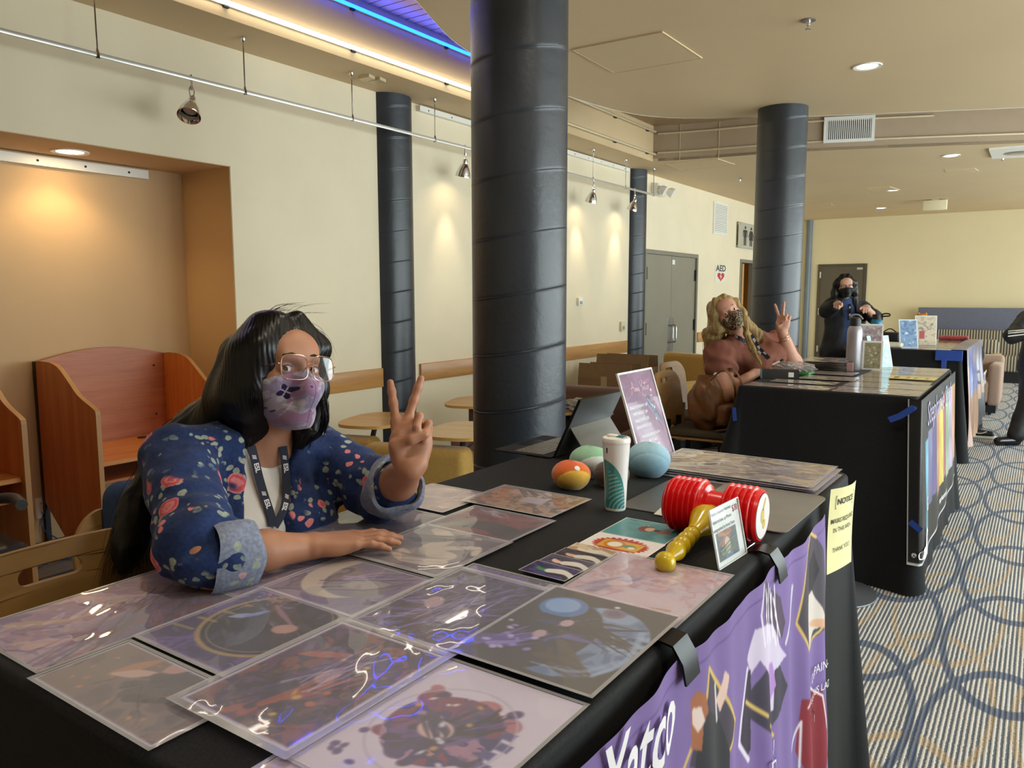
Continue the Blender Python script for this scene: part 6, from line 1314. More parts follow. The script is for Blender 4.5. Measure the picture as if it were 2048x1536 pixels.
# banner of the second table
b2 = thing('black_banner', 'black banner with pastel lettering and colourful panels on the second table', 'banner', (T2[1]+.03, 4.9, .6)); B2X = T2[1]+.026
def ban2(u, z, lift=0.0):
    """u: distance from the corner along the side; u<0 wraps round the corner onto the near side"""
    u = np.asarray(u, float); z = np.asarray(z, float); v = np.clip((.955-z)/.8, 0, 1); r = .03
    x = np.where(u >= 0, B2X+.045*v+.006*np.sin(u*14+1)*v+lift, B2X+.045*v+u*.80); y = np.where(u >= 0, T2[2]+.02+u, T2[2]-.030-.075*v+.0*u-lift)
    k = np.clip((u+.02)/.04, 0, 1); y = np.where(u >= 0, y-(1-np.clip(u/.03, 0, 1))*.05*(1+v), y); return np.stack([x, y, z], -1)
us = np.concatenate([np.linspace(-.075, 0, 10), np.linspace(.004, .03, 8), np.linspace(.035, 1.63, 200)]); zs_ = np.linspace(0, 1, 110); U2, V2 = np.meshgrid(us, zs_, indexing='ij'); ZT = .962; ZB = np.interp(U2, [-.08, .0, .5, 1.63], [.165, .165, .19, .27]); Z2 = ZT-(ZT-ZB)*V2
c2_ = np.ones(U2.shape+(3,))*hexc('1f1e1e'); pal = ['6fb7cf', '7f7fae', '6a5fa0', 'c98f60', 'd8c25a', 'b86a7c', '9fc48f', 'c0b0d0', 'd9a06a']
edges = [.06, .20, .36, .55, .72, .88, 1.04, 1.22, 1.40, 1.60]
for k in range(9):
    m = (U2 > edges[k]) & (U2 < edges[k+1]) & (Z2 > .36-.03*(k == 0)*4+.02*(k % 3)) & (Z2 < .74+.03*min(k, 5)); f = fbm(U2*7+k, Z2*5, k)[..., None]; cc = hexc(pal[k])*(.65+.5*f)+.25*(fbm(U2*9, Z2*9+k*3, k+9)[..., None]-.4)*hexc(pal[(k+3) % 9]); c2_ = np.where(m[..., None], np.clip(cc, 0, 1), c2_)
ed = (V2 > .988) | (U2 < -.070); c2_ = np.where(ed[..., None], hexc('cfcfcf'), c2_)
P2 = ban2(U2, Z2); nu, nv = U2.shape; i, j = np.meshgrid(np.arange(nu-1), np.arange(nv-1), indexing='ij'); q = (i*nv+j).ravel(); fast_mesh('banner_sheet', P2.reshape(-1, 3), np.c_[q, q+1, q+nv+1, q+nv], M_vinyl, b2, True, 180, s2l(np.clip(c2_, 0, 1)).reshape(-1, 3))
bf2 = lambda u0, z0, l=.004: (lambda x, y: ban2(u0+x, z0+y, l)); m_ = MB()
put_text(m_, 'Stephanie Sheh', .17, bf2(.72, .86), 0, 0, 1.15, shear=.3, sub=.02); m_.build('lilac_lettering', mat('lilac_ink', 'a59ac0', .5), b2, world=True)
m_ = MB(); put_text(m_, 'G', .10, bf2(.10, .42), sub=.02); stroke(m_, spline([(.045, -.03), (.05, .0), (.058, .06), (.075, .05), (.09, .045)], 10), .014, bf2(-.02, .25, .006)); fan(m_, circ(.032, -.035, .022, .024), bf2(-.02, .25, .006)); put_text(m_, 'stephaniesheh', .05, bf2(.85, .30), 0, 0, 1.2, sub=.02); m_.build('white_lettering', M_ink_w, b2, world=True)
m_ = MB(); fan(m_, circ(.06, .22, .022, .045), bf2(.0, .0)); m_.build('blue_badge', mat('badge_blue', '6fa8dc', .5), b2, world=True)
for u, z in ((-.04, .92), (-.035, .215)):
    q = ban2(np.array([u]), np.array([z]))[0]; MB().lathe([(.004, .0), (.006, -.002), (.011, -.002), (.012, .001)], 18, fr_dir(q-V(0, .003, 0), (0, -1, 0)), cap=False).build('grommet', M_chrome, b2, world=True)
Mtp = mat('blue_painters_tape', '24469c', .55)
def tape(label, pts, w):
    t = thing('blue_tape', label, 'tape', pts[0]); P = np.array(pts, float); d = unit(P[-1]-P[0]); up = unit(np.cross(d, (0, -1, 0))); m_ = MB(); q = np.stack([P-up*w/2, P+up*w/2], 1); m_.grid(q); m_.grid(q[:, ::-1]-np.array([0, .0006, 0])); m_.build('tape', Mtp, t, world=True)
yn = T2[2]-.012
def nearT2(px, py, off=.0): 
    z = atY(px, py, yn)[2]; v = np.clip((T-z)/.95, 0, 1); return atY(px, py, yn-.075*v-.02-off)
tape('long strip of blue tape on the near corner of the second table cloth', [nearT2(1778, 840, .03), nearT2(1800, 832, .035), nearT2(1828, 815, .045)], .030)
tape('short upright piece of blue tape at the left of the second table cloth', [nearT2(1470, 842, .0), nearT2(1469, 828, .0), nearT2(1468, 815, .0)], .022)
tape('blue tape at the bottom of the black banner', [nearT2(1820, 1043, .05), nearT2(1830, 1052, .055), nearT2(1842, 1062, .06)], .028)
# ---- third table things
rows = [('b59a72', 'sand print nearest on the farthest table'), ('a88f70', 'tan print second on the farthest table'), ('c0a57c', 'ochre print third on the farthest table'), ('a58a74', 'brown print fourth on the farthest table'), ('bca684', 'cream print fifth on the farthest table'), ('b39876', 'beige print at the far end of the farthest table')]
for k, (h, lb) in enumerate(rows): strip_print(lb, -1.05+.02*(k % 2), 7.76+.31*k, .40, .28, pa(400+k, [h, 'c9b088', '9a8468']), 0)
bottle('teal steel water bottle with black loop cap on the farthest table', at(1745, 692)+V(0, .15, 0), .055, .30, mat('teal_metal', '2f7ea6', .35, .3), M_black, .05, loop=True)
p = at(1772, 688)+V(0, .2, 0); t = thing('black_case', 'black zip case beside the teal bottle on the farthest table', 'case', (p[0], p[1], T)); MB().rbox(p[0]-.11, p[1]-.08, T+.001, p[0]+.10, p[1]+.08, T+.11, .02, 3).build('case', M_black, t, world=True); MB().tube(spline([(p[0]-.06, p[1], T+.11), (p[0], p[1], T+.145), (p[0]+.06, p[1], T+.11)], 10), .006, 6).build('handle', M_dark, t, world=True)
p = at(1775, 695); t = thing('paper_plate', 'white takeaway bag lying on the near left of the farthest table', 'bag', (p[0], p[1], T)); MB().rbox(p[0]-.14, p[1]-.07, T+.001, p[0]+.13, p[1]+.09, T+.05, .022, 4).build('bag', mat('cream_wrap', 'd2cfbc', .5, var=.15, vscale=20), t, world=True)
stand('blue photo stand leaning on the farthest table', at(1797, 697)+V(.0, .1, 0), .16, .26, .55, .22, lambda w, h: Art(w, h, 3e-3, bg='4a6a94').flow(['3c5a84', '6f8fb4', '4a6490'], 3, 3).dots(10, .04, .1, ['9fc0dc', 'd0dcea'], 2, .7).border(.04, 'c9d2dc'))
stand('cream photo stand behind the blue photo stand on the farthest table', at(1822, 692)+V(0, .25, 0), .19, .28, .35, .12, lambda w, h: Art(w, h, 3e-3, bg='b8a890').flow(['a8987e', 'd2c4aa', '8f8478'], 3, 3).rect(.2, .3, .45, .7, 'b04040').border(.03, 'd9d6d0'))
p = at(1838, 686)+V(0, .12, 0); t = thing('plush_toy', 'small orange and white plush toy on a blue stand on the farthest table', 'plush toy', (p[0], p[1], T))
def blob(name, c, r, m, parent):
    bm = bmesh.new(); bmesh.ops.create_uvsphere(bm, u_segments=20, v_segments=14, radius=1.0); MB().bm(bm, Matrix.LocRotScale(Vector(c), None, Vector(r))).build(name, m, parent, world=True, smooth=180)
blob('head', p+V(0, 0, .235), (.062, .055, .058), mat('orange_plush', 'd08a3a', .95), t); blob('muzzle', p+V(.03, -.045, .22), (.028, .02, .022), mat('cream_plush', 'e6d6b8', .95), t); blob('body', p+V(0, 0, .10), (.036, .036, .10), mat('blue_grey_plush', '6b8296', .9), t); blob('belly', p+V(.02, -.022, .10), (.022, .02, .07), mat('white_plush', 'd8dadc', .9), t)
for s in (-1, 1): blob('ear', p+V(s*.032, 0, .288), (.014, .01, .02), MATS['orange_plush'], t)
p = V(-.80, 9.56, T); t = thing('pink_cloth', 'folded pink and red cloth at the far end of the farthest table', 'cloth', (p[0], p[1], T)); MB().rbox(p[0]-.12, p[1]-.06, T+.001, p[0]+.16, p[1]+.06, T+.045, .018, 3).build('cloth', mat('pink_cloth', 'b85a62', .9, var=.25, vscale=30), t, world=True)
b3 = thing('photo_banner', 'shiny blue and skin toned photo banner draped over the farthest table end', 'banner', (T3[1]+.03, 8.6, .5)); u_ = np.linspace(0, 1, 70); v_ = np.linspace(0, 1, 80); U3, V3 = np.meshgrid(u_, v_, indexing='ij'); sag = .10*np.exp(-(U3/.08)**2)
Y3 = 7.74+1.9*U3; Z3 = T+.012-V3*(.93-.10*U3); X3 = T3[1]+.03+.05*V3+.03*np.sin(U3*26+V3*3)*V3+.02*np.sin(U3*55)*V3; hang = V3 < .08; X3 = np.where(V3 < .10, T3[1]-.10+(V3/.10)*.13, X3); Z3 = np.where(V3 < .10, T+.010, T+.010-(V3-.10)/.9*(.90-.1*U3))
c3 = np.ones(U3.shape+(3,))*hexc('6f7fb4'); f = fbm(U3*9, V3*4, 5)[..., None]; c3 = hexc('4a5a9a')*(1-f)+hexc('b9a39a')*f; m = (V3 > .55)[..., None]; c3 = np.where(m, hexc('a8846c')*(.7+.5*f), c3); m = ((U3 < .16) & (V3 > .25))[..., None]; c3 = np.where(m, hexc('b59a90')*(.85+.3*f), c3); c3 = np.where(((U3 > .05) & (U3 < .11) & (V3 > .5))[..., None], hexc('7a4a34'), c3); c3 = np.where(((U3 > .6) & (V3 > .72))[..., None], hexc('33363f'), c3)
P3 = np.stack([X3, Y3, Z3], -1); i, j = np.meshgrid(np.arange(69), np.arange(79), indexing='ij'); q = (i*80+j).ravel(); fast_mesh('banner_sheet', P3.reshape(-1, 3), np.c_[q, q+1, q+81, q+80], M_vinyl, b3, True, 180, s2l(np.clip(c3, 0, 1)).reshape(-1, 3))
m_ = MB(); fn3 = lambda x, y: np.stack([np.full(len(x), T3[1]+.085), 7.84+x*.0+y*0+x, .68+y], -1); put_text(m_, 'U', .10, fn3, .0, .05); put_text(m_, 'V', .10, fn3, .0, -.10); m_.build('lettering', M_ink_w, b3, world=True)
m_ = MB(); fn4 = lambda x, y: np.stack([np.full(len(x), T3[1]+.12), 9.0+x, .62+y], -1); put_text(m_, 'TIC', .20, fn4, .0, .0, 1.4, bold=.02); m_.build('side_lettering', M_ink_w, b3, world=True)
q = V(T3[1]-.02, T3[2]-.02, T-.02); t = thing('blue_tape', 'bunch of blue tape on the near corner of the farthest table', 'tape', q); MB().rbox(T3[1]-.20, T3[2]-.032, T-.085, T3[1]+.01, T3[2]-.024, T+.008, .003, 1).build('tape', Mtp, t, world=True); MB().rbox(T3[1]-.15, T3[2]-.036, T-.17, T3[1]-.11, T3[2]-.030, T-.07, .002, 1).build('tape_end', Mtp, t, world=True)
# ---- far seating
M_blueg = mat('blue_grey_panel', '6f7488', .9, var=.06, vscale=30)
def stripes_mat():
    m, p = new_mat('striped_upholstery'); x, y, z = nsep(ncoord('Object')); s = (x*2*PI/.042).f('SINE')+(y*2*PI/.042).f('SINE')*.0; link(nmix(nstep(s, -.2, .2), C('4a4540'), C('b5aa92')), p.inputs['Base Color']); p.inputs['Roughness'].default_value = .9; return m
M_strp = stripes_mat()
bx0 = -1.86; t = thing('banquette', 'long striped banquette with tall blue grey back panel along the far wall', 'sofa', (.2, 15.5, 0))
MB().rbox(bx0, 15.62, .80, 2.6, 15.72, 1.22, .012, 2).build('back_panel', M_blueg, t, world=True); MB().rbox(bx0+.02, 15.52, .40, 2.6, 15.66, .84, .03, 3).build('backrest', M_strp, t, world=True)
MB().rbox(bx0+.02, 15.0, .18, 2.6, 15.55, .44, .04, 3).build('seat', M_strp, t, world=True); MB().box(bx0+.06, 15.06, 0, 2.55, 15.55, .18).build('plinth', M_black, t, world=True)
t = thing('armchair', 'striped armchair beyond the farthest table, left of the standing person', 'armchair', (-.75, 12.9, 0))
MB().rbox(-1.15, 13.1, .15, -.50, 13.25, .80, .05, 4).build('backrest', M_strp, t, world=True); MB().rbox(-1.1, 12.5, .2, -.55, 13.1, .44, .05, 4).build('seat', M_strp, t, world=True)
for x in (-1.16, -.56): MB().rbox(x-.02, 12.5, .12, x+.1, 13.2, .60, .04, 3).build('arm', M_strp, t, world=True); MB().rbox(x-.02, 12.52, .60, x+.1, 13.05, .62, .008, 2).build('arm_cap', M_tabw, t, world=True)
for x in (-1.1, -.52):
    for y in (12.55, 13.15): MB().tube([(x, y, 0), (x, y, .15)], .02, 8).build('foot', M_black, t, world=True)
t = thing('armchair', 'pinkish beige club chair beside the farthest table', 'armchair', (-.62, 11.2, 0))
MB().rbox(-.95, 11.35, .12, -.36, 11.55, .70, .05, 4).build('backrest', M_taup, t, world=True); MB().rbox(-.50, 10.85, .12, -.36, 11.45, .62, .04, 3).build('arm', M_taup, t, world=True); MB().rbox(-1.0, 10.85, .12, -.86, 11.45, .62, .04, 3).build('arm', M_taup, t, world=True); MB().rbox(-.9, 10.85, .15, -.48, 11.4, .42, .04, 3).build('seat', M_taup, t, world=True); MB().box(-.96, 10.88, .03, -.40, 11.5, .12).build('base', M_black, t, world=True)
for x in (-.9, -.46):
    for y in (10.95, 11.45): MB().tube([(x, y, 0), (x, y, .04)], .018, 8).build('foot', M_black, t, world=True)
t = thing('round_back_chair', 'chair with a black oval back at the far corner of the farthest table', 'chair', (-.45, 10.35, 0))
bm = bmesh.new(); bmesh.ops.create_uvsphere(bm, u_segments=24, v_segments=16, radius=1.0); MB().bm(bm, Matrix.LocRotScale(Vector((-.67, 10.45, .76)), None, Vector((.14, .035, .17)))).build('backrest', mat('dark_mesh_fabric', '2b2826', .8), t, world=True, smooth=180); MB().rbox(-.84, 10.0, .44, -.50, 10.42, .50, .03, 3).build('seat', M_black, t, world=True)
for sx in (-.80, -.54):
    for sy in (10.04, 10.40): MB().tube([(sx, sy, 0), (sx, sy, .45)], .012, 8).build('leg', M_legm, t, world=True)
MB().tube([(-.67, 10.43, .46), (-.67, 10.46, .62)], .02, 8).build('back_post', M_legm, t, world=True)
# ================================================================== PEOPLE: smooth body surfaces
def cap(a, b, ra, rb=None, k=.02, op='u', tag_=None): return dict(t='c', a=V(*a), b=V(*b), ra=ra, rb=ra if rb is None else rb, k=k, op=op, tag=tag_)
def ell(c, r, R=None, k=.02, op='u', tag_=None): return dict(t='e', c=V(*c), r=np.array(r, float), R=np.eye(3) if R is None else np.array(R), k=k, op=op, tag=tag_)
def rb(c, h, rad, R=None, k=.01, op='u', tag_=None): return dict(t='b', c=V(*c), h=np.array(h, float), rad=rad, R=np.eye(3) if R is None else np.array(R), k=k, op=op, tag=tag_)
def pd(q, P):
    if q['t'] == 'c':
        ab = q['b']-q['a']; ap = P-q['a']; t = np.clip(ap@ab/(ab@ab+1e-12), 0, 1); return np.linalg.norm(ap-t[:, None]*ab, axis=1)-(q['ra']+(q['rb']-q['ra'])*t)
    L = (P-q['c'])@q['R']
    if q['t'] == 'e':
        k0 = np.linalg.norm(L/q['r'], axis=1); k1 = np.linalg.norm(L/q['r']**2, axis=1)+1e-9; return k0*(k0-1)/k1
    d = np.abs(L)-(q['h']-q['rad']); return np.linalg.norm(np.maximum(d, 0), axis=1)+np.minimum(d.max(1), 0)-q['rad']
def pbox(q):
    if q['t'] == 'c': r = max(q['ra'], q['rb']); return np.minimum(q['a'], q['b'])-r, np.maximum(q['a'], q['b'])+r
    e = np.abs(q['R'])@(q['r'] if q['t'] == 'e' else q['h']); return q['c']-e, q['c']+e
def smin(a, b, k): h = np.maximum(k-np.abs(a-b), 0)/k; return np.minimum(a, b)-h*h*k*.25
def sdf(prims, P):
    d = np.full(len(P), 1e3)
    for q in prims:
        e = pd(q, P)
        if q['op'] == 'u': d = smin(d, e, q['k'])
        elif q['op'] == 's': d = -smin(-d, e, q['k'])
        else: d = -smin(-d, -e, q['k'])
    return d
def inflate(prims, w):
    o = []
    for q in prims:
        q = dict(q)
        if q['t'] == 'c': q['ra'] += w; q['rb'] += w
        elif q['t'] == 'e': q['r'] = q['r']+w
        else: q['h'] = q['h']+w; q['rad'] += w
        o.append(q)
    return o
def nets(prims, h, disp=None, pad=.01):
    U_ = [q for q in prims if q['op'] == 'u']; lo = np.min([pbox(q)[0] for q in U_], 0)-pad-2*h; hi = np.max([pbox(q)[1] for q in U_], 0)+pad+2*h
    Bs = 8*h; n = np.ceil((hi-lo)/Bs).astype(int)+1; gi = np.stack(np.meshgrid(*[np.arange(k) for k in n], indexing='ij'), -1).reshape(-1, 3); cen = lo+(gi+.5)*Bs; rad = Bs*.87
    dc = np.full(len(cen), 1e3)
    for q in U_:
        b0, b1 = pbox(q); m = np.all((cen > b0-Bs*2) & (cen < b1+Bs*2), 1)
        if m.any(): dc[m] = np.minimum(dc[m], pd(q, cen[m]))
    kk = max(q['k'] for q in U_); keep = (dc < rad*1.15+kk*.5) & (dc > -rad*1.6-.01); gi = gi[keep]; cen = cen[keep]; dc = dc[keep]; nb = len(gi)
    s = np.arange(9); off = np.stack(np.meshgrid(s, s, s, indexing='ij'), -1).reshape(-1, 3)*h; base = lo+gi*Bs
    d = np.full((nb, 729), 1e3, np.float32)
    for q in prims:
        e = pd(q, cen); m = (e < np.maximum(dc, 0)+2.2*rad+q['k']+.004) if q['op'] == 'u' else ((e < rad*1.2+q['k']+.01) if q['op'] == 's' else np.ones(nb, bool))
        ix = np.nonzero(m)[0]
        for c in range(0, len(ix), 3000):
            j = ix[c:c+3000]; P = (base[j][:, None]+off[None]).reshape(-1, 3); v = pd(q, P).reshape(len(j), 729)
            if q['op'] == 'u': d[j] = smin(d[j], v, q['k'])
            elif q['op'] == 's': d[j] = -smin(-d[j], v, q['k'])
            else: d[j] = -smin(-d[j], -v, q['k'])
    live = (d.min(1) < h*3) & (d.max(1) > -h*3); d = d[live]; gi = gi[live]; base = base[live]; nb = len(gi)
    if disp is not None:
        for c in range(0, nb, 3000): P = (base[c:c+3000][:, None]+off[None]).reshape(-1, 3); d[c:c+3000] += disp(P).reshape(-1, 729).astype(np.float32)
    d = d.reshape(nb, 9, 9, 9); sg = d < 0; N = n*8+2
    cs = [(a, b, c) for a in (0, 1) for b in (0, 1) for c in (0, 1)]; cnt = sum(sg[:, a:a+8, b:b+8, c:c+8].astype(np.int8) for a, b, c in cs); act = (cnt > 0) & (cnt < 8); bi, ci, cj, ck = np.nonzero(act)
    val = np.stack([d[bi, ci+a, cj+b, ck+c] for a, b, c in cs], 1); S = np.zeros((len(bi), 3)); W_ = np.zeros(len(bi)); co = np.array(cs, float)
    for a in range(8):
        for b in range(a+1, 8):
            if np.abs(co[a]-co[b]).sum() != 1: continue
            m = (val[:, a] < 0) != (val[:, b] < 0); t = np.where(m, val[:, a]/(val[:, a]-val[:, b]+1e-20), 0); S += m[:, None]*(co[a]+(co[b]-co[a])*t[:, None]); W_ += m
    G = gi[bi]*8+np.stack([ci, cj, ck], 1); v = lo+(G+S/W_[:, None])*h; key = (G[:, 0]*N[1]+G[:, 1])*N[2]+G[:, 2]; o = np.argsort(key); key = key[o]; v = v[o]; F = []
    for ax in range(3):
        sl = [slice(0, 8)]*3; s2 = list(sl); s2[ax] = slice(1, 9); s0 = sg[(slice(None),)+tuple(sl)]; s1 = sg[(slice(None),)+tuple(s2)]; b, i, j, k = np.nonzero(s0 != s1); g = gi[b]*8+np.stack([i, j, k], 1); fl_ = s0[b, i, j, k]; u, w = [(1, 2), (2, 0), (0, 1)][ax]
        Q = []
        for du, dw in ((-1, -1), (0, -1), (0, 0), (-1, 0)): gg = g.copy(); gg[:, u] += du; gg[:, w] += dw; kq = (gg[:, 0]*N[1]+gg[:, 1])*N[2]+gg[:, 2]; p = np.searchsorted(key, kq); p = np.minimum(p, len(key)-1); Q.append(np.where(key[p] == kq, p, -1))
        Q = np.stack(Q, 1); ok = (Q >= 0).all(1); Q = Q[ok]; f2 = fl_[ok]; Q[~f2] = Q[~f2][:, ::-1]; F.append(Q)
    return v, np.vstack(F)
def sdf_obj(name, prims, h, m, parent, disp=None, colfn=None, smooth_it=0):
    v, f = nets(prims, h, disp)
    for _ in range(smooth_it):
        acc = np.zeros_like(v); c = np.zeros(len(v))
        for a in range(4): np.add.at(acc, f[:, a], v[f[:, (a+1) % 4]]); np.add.at(c, f[:, a], 1); np.add.at(acc, f[:, a], v[f[:, (a+3) % 4]]); np.add.at(c, f[:, a], 1)
        v = v*.4+.6*acc/np.maximum(c, 1)[:, None]
    return fast_mesh(name, v, f, m, parent, True, 180, None if colfn is None else s2l(np.clip(colfn(v), 0, 1)))
def march(prims, px, py, t0, t1, off=0.0, n=160):
    """first point along the view ray of a photo pixel that lies on the surface"""
    r_ = ray(px, py); t = np.linspace(t0, t1, n); P = _C+t[:, None]*r_; d = sdf(prims, P); i = np.nonzero(d < off)[0]
    if len(i) == 0: return P[int(np.argmin(d))]
    i = max(i[0], 1); a, b = d[i-1]-off, d[i]-off; s = a/(a-b+1e-12); return P[i-1]+(P[i]-P[i-1])*np.clip(s, 0, 1)
def hand(W_, d, p, s, sc=1.0, curl=((10, 10, 8),)*4, spread=(8, 2, -4, -10), thumb=None, rs=1.0, k=.006):
    """W_ wrist, d toward the fingers, p palm side, s thumb side"""
    d, p, s = unit(d), unit(p), unit(s); o = []; L = ((.040, .024, .019), (.044, .027, .020), (.040, .025, .019), (.032, .019, .017)); kd = (.088, .090, .084, .076); ks = (.030, .009, -.012, -.031); fr = (.0088, .0090, .0084, .0074)
    for i in range(4):
        K_ = W_+sc*(d*kd[i]+s*ks[i]-p*.002); o.append(cap(W_+sc*(s*ks[i]*.55+d*.006), K_, .0155*sc*rs, .0118*sc*rs, k=.014*sc))
        sp_ = math.radians(spread[i]); dd = unit(d*math.cos(sp_)+s*math.sin(sp_)); a = 0; q = K_
        for j in range(3):
            a += math.radians(curl[i][j]); e = unit(dd*math.cos(a)+p*math.sin(a)); q2 = q+e*L[i][j]*sc; r0 = fr[i]*sc*rs*(1.06, .98, .90)[j]; r1 = fr[i]*sc*rs*(.98, .90, .78)[j]; o.append(cap(q, q2, r0, r1, k=k*sc)); q = q2
    o.append(ell(W_+sc*(d*.045+p*.006), np.array([.040, .040, .017])*sc*rs, np.stack([d, s, p], 1), k=.012*sc)); o.append(ell(W_+sc*(d*.038+s*.024+p*.010), np.array([.030, .017, .016])*sc*rs, np.stack([d, s, p], 1), k=.012*sc))
    th = thumb or ((.022, .026, .006), (.050, .046, .012), (.078, .056, .016), (.100, .058, .018)); T_ = [W_+sc*(d*a+s*b+p*c) for a, b, c in th]; tr = (.0145, .0115, .0098, .0080)
    for j in range(3): o.append(cap(T_[j], T_[j+1], tr[j]*sc*rs, tr[j+1]*sc*rs, k=.008*sc))
    return o
class Head:
    """local x = own left, y = forward, z = up"""
    def __init__(s, O, F, U, sc=1.0): s.O = V(*O); s.F = unit(F); U = V(*U); s.U = unit(U-s.F*(U@s.F)); s.L = np.cross(s.U, s.F); s.R = np.stack([s.L, s.F, s.U], 1); s.sc = sc
    def p(s, x, y, z): return s.O+s.sc*(s.L*x+s.F*y+s.U*z)
    def loc(s, P): return ((P-s.O)@s.R)/s.sc
    def prims(s, eyes=True):
        c = s.sc; E_ = lambda x, y, z, a, b, e, k=.02, op='u': ell(s.p(x, y, z), np.array([a, b, e])*c, s.R, k*c, op); K_ = lambda a, b, r0, r1, k=.015, op='u': cap(s.p(*a), s.p(*b), r0*c, r1*c, k*c, op)
        o = [E_(0, -.012, .032, .072, .092, .076, .03), E_(0, .026, -.028, .061, .062, .082, .03), E_(0, .060, -.092, .026, .022, .020, .03), E_(.038, .048, -.030, .028, .028, .026, .02), E_(-.038, .048, -.030, .028, .028, .026, .02), E_(0, .058, .045, .052, .030, .036, .03), K_((-.030, .076, .020), (.030, .076, .020), .012, .012, .02), K_((0, .086, .006), (0, .101, -.030), .0075, .011, .012), E_(.010, .092, -.034, .008, .010, .007, .008), E_(-.010, .092, -.034, .008, .010, .007, .008), E_(0, .080, -.062, .022, .014, .007, .012), E_(0, .079, -.071, .018, .013, .007, .01)]
        for x in (-1, 1): o.append(E_(x*.073, -.002, -.012, .010, .020, .030, .012))
        if eyes:
            for x in (-.031, .031): o.append(E_(x, .092, .000, .017, .016, .012, .016, 's'))
            for x in (-.031, .031): o.append(E_(x, .074, -.001, .0150, .0125, .0138, .004))
            for x in (-.031, .031): o.append(E_(x*1.01, .088, -.0005, .0125, .010, .0048, .003, 's'))
        return o
def eyeballs(hd, look, parent, iris='2a1a12', r0=.0122, y0=.0735):
    Mi = mat('iris_'+iris, iris, .1); Mw = mat('eye_white', 'e9e4e0', .15)
    for x in (-.031, .031):
        c = hd.p(x, y0, -.0005); r = r0*hd.sc; ax = unit(V(*look)-c); F_ = fr_dir(c, ax); o = MB().lathe([(r*math.sin(a), r*math.cos(a)) for a in np.linspace(.001, PI, 14)], 20, F_, cap=False).build('eyeball', Mw, parent, world=True, smooth=180)
        MB().lathe([(.0001, r*1.012), (r*.30, r*.975), (r*.50, r*.880)], 18, F_, cap=False).build('iris', Mi, o, world=True, smooth=180); MB().lathe([(.0001, r*1.03), (r*.20, r*1.0)], 14, F_, cap=False).build('pupil', M_black, o, world=True, smooth=180)
def ribbon(pts, w, nrm, thick=.0012, n=40):
    P = spline(pts, n); t = np.gradient(P, axis=0); t /= np.linalg.norm(t, axis=1, keepdims=True); N_ = spline(nrm, n) if np.ndim(nrm) == 2 else np.tile(nrm, (n, 1)); b = np.cross(t, N_); b /= np.linalg.norm(b, axis=1, keepdims=True); N_ = np.cross(b, t)
    m = MB(); m.grid(np.stack([P-b*w/2+N_*thick, P+b*w/2+N_*thick], 1)); m.grid(np.stack([P+b*w/2-N_*thick, P-b*w/2-N_*thick], 1)); L = np.concatenate([[0], np.cumsum(np.linalg.norm(np.diff(P, axis=0), axis=1))])
    def fn(x, y): 
        x = np.asarray(x); ip = lambda A: np.stack([np.interp(x, L, A[:, i]) for i in range(3)], 1); return ip(P)+ip(b)*-np.asarray(y)[:, None]+ip(N_)*(thick+.0008)
    return m, fn, L[-1]
M_skin = mat('warm_skin', 'ad7a5f', .5, var=.06, vscale=30, sss=.12, bump=.05, bscale=500, bdist=.001); M_skin2 = mat('fair_skin', 'c4917a', .5, var=.05, vscale=30, sss=.12); M_skin3 = mat('light_skin', 'c99a82', .5, var=.05, vscale=30, sss=.12)
def hair_mat(name, h1, h2, rough=.36):
    m, p = new_mat(name); n = nnoise(nmap(ncoord(), (50, 50, 3)), 3, 3); link(nmix(nstep(n, .3, .7), C(h1), C(h2)), p.inputs['Base Color']); p.inputs['Roughness'].default_value = rough; p.inputs['Specular IOR Level'].default_value = .35; p.inputs['Anisotropic'].default_value = .4; return m
def strands(name, guides, n, m, parent, r=.0011, jit=.012, seed=0, seg=14, spread=None):
    """thin tapering locks that follow guide curves"""
    g = np.random.default_rng(seed); mb = MB()
    for k in range(n):
        i = g.integers(len(guides)); A = np.array(guides[i], float); j = jit if spread is None else spread[i]; ph = g.normal(size=3)*j; ph2 = g.normal(size=3)*j*.6; t = np.linspace(0, 1, len(A))[:, None]; Q = spline(A+ph*(0.25+.75*t)+ph2*t*t, seg); rr = r*(.7+.7*g.random()); mb.tube(Q, rr*np.interp(np.linspace(0, 1, seg), [0, .1, .7, 1], [.6, 1, .9, .15]), 5, cap=False)
    return mb.build(name, m, parent, world=True, smooth=180)
# ------------------------------------------------------------------ woman at the front table
w1 = thing('person', 'black haired person in navy floral blazer and purple mask making a V sign', 'person', (-1.58, 1.06, 0.6))
def hrot(v, a): c, s = math.cos(a), math.sin(a); return V(v[0]*c-v[1]*s, v[0]*s+v[1]*c, v[2])
Bp = D(607, 737, 1.56); toc = unit(V(-Bp[0], -Bp[1], 0)); Fh_ = hrot(toc, math.radians(33)); Fh_ = unit(Fh_+V(0, 0, .20)); Uh = V(0, 0, 1.0)+np.cross(Fh_, (0, 0, 1))*0+(-np.cross(Fh_, V(0, 0, 1)))*.0
Lh = np.cross(V(0, 0, 1), Fh_); Uh = unit(V(0, 0, 1)+Lh*.13)
h1 = Head(Bp-Fh_*.092, Fh_, Uh, 1.0)
Rs = D(352, 912, 1.53); Ls = D(640, 902, 1.80); Er = at(404, 1112, 1.030); Wr = at(624, 1093, 1.002); El = at(772, 990, 1.030); Wl = D(822, 938, 1.545)
S1 = unit(Ls-Rs); Ft = unit(np.cross(S1, (0, 0, 1))); Ft = Ft if Ft[0] > 0 else -Ft; mid1 = (Rs+Ls)/2; RT = np.stack([S1, Ft, np.cross(S1, Ft)*1.0], 1)
nb_ = mid1+V(0.015, 0, .030); C1 = mid1+V(-.02, 0, -.15); B1 = V(-1.50, 1.06, .83); P1_ = V(-1.60, 1.07, .70)
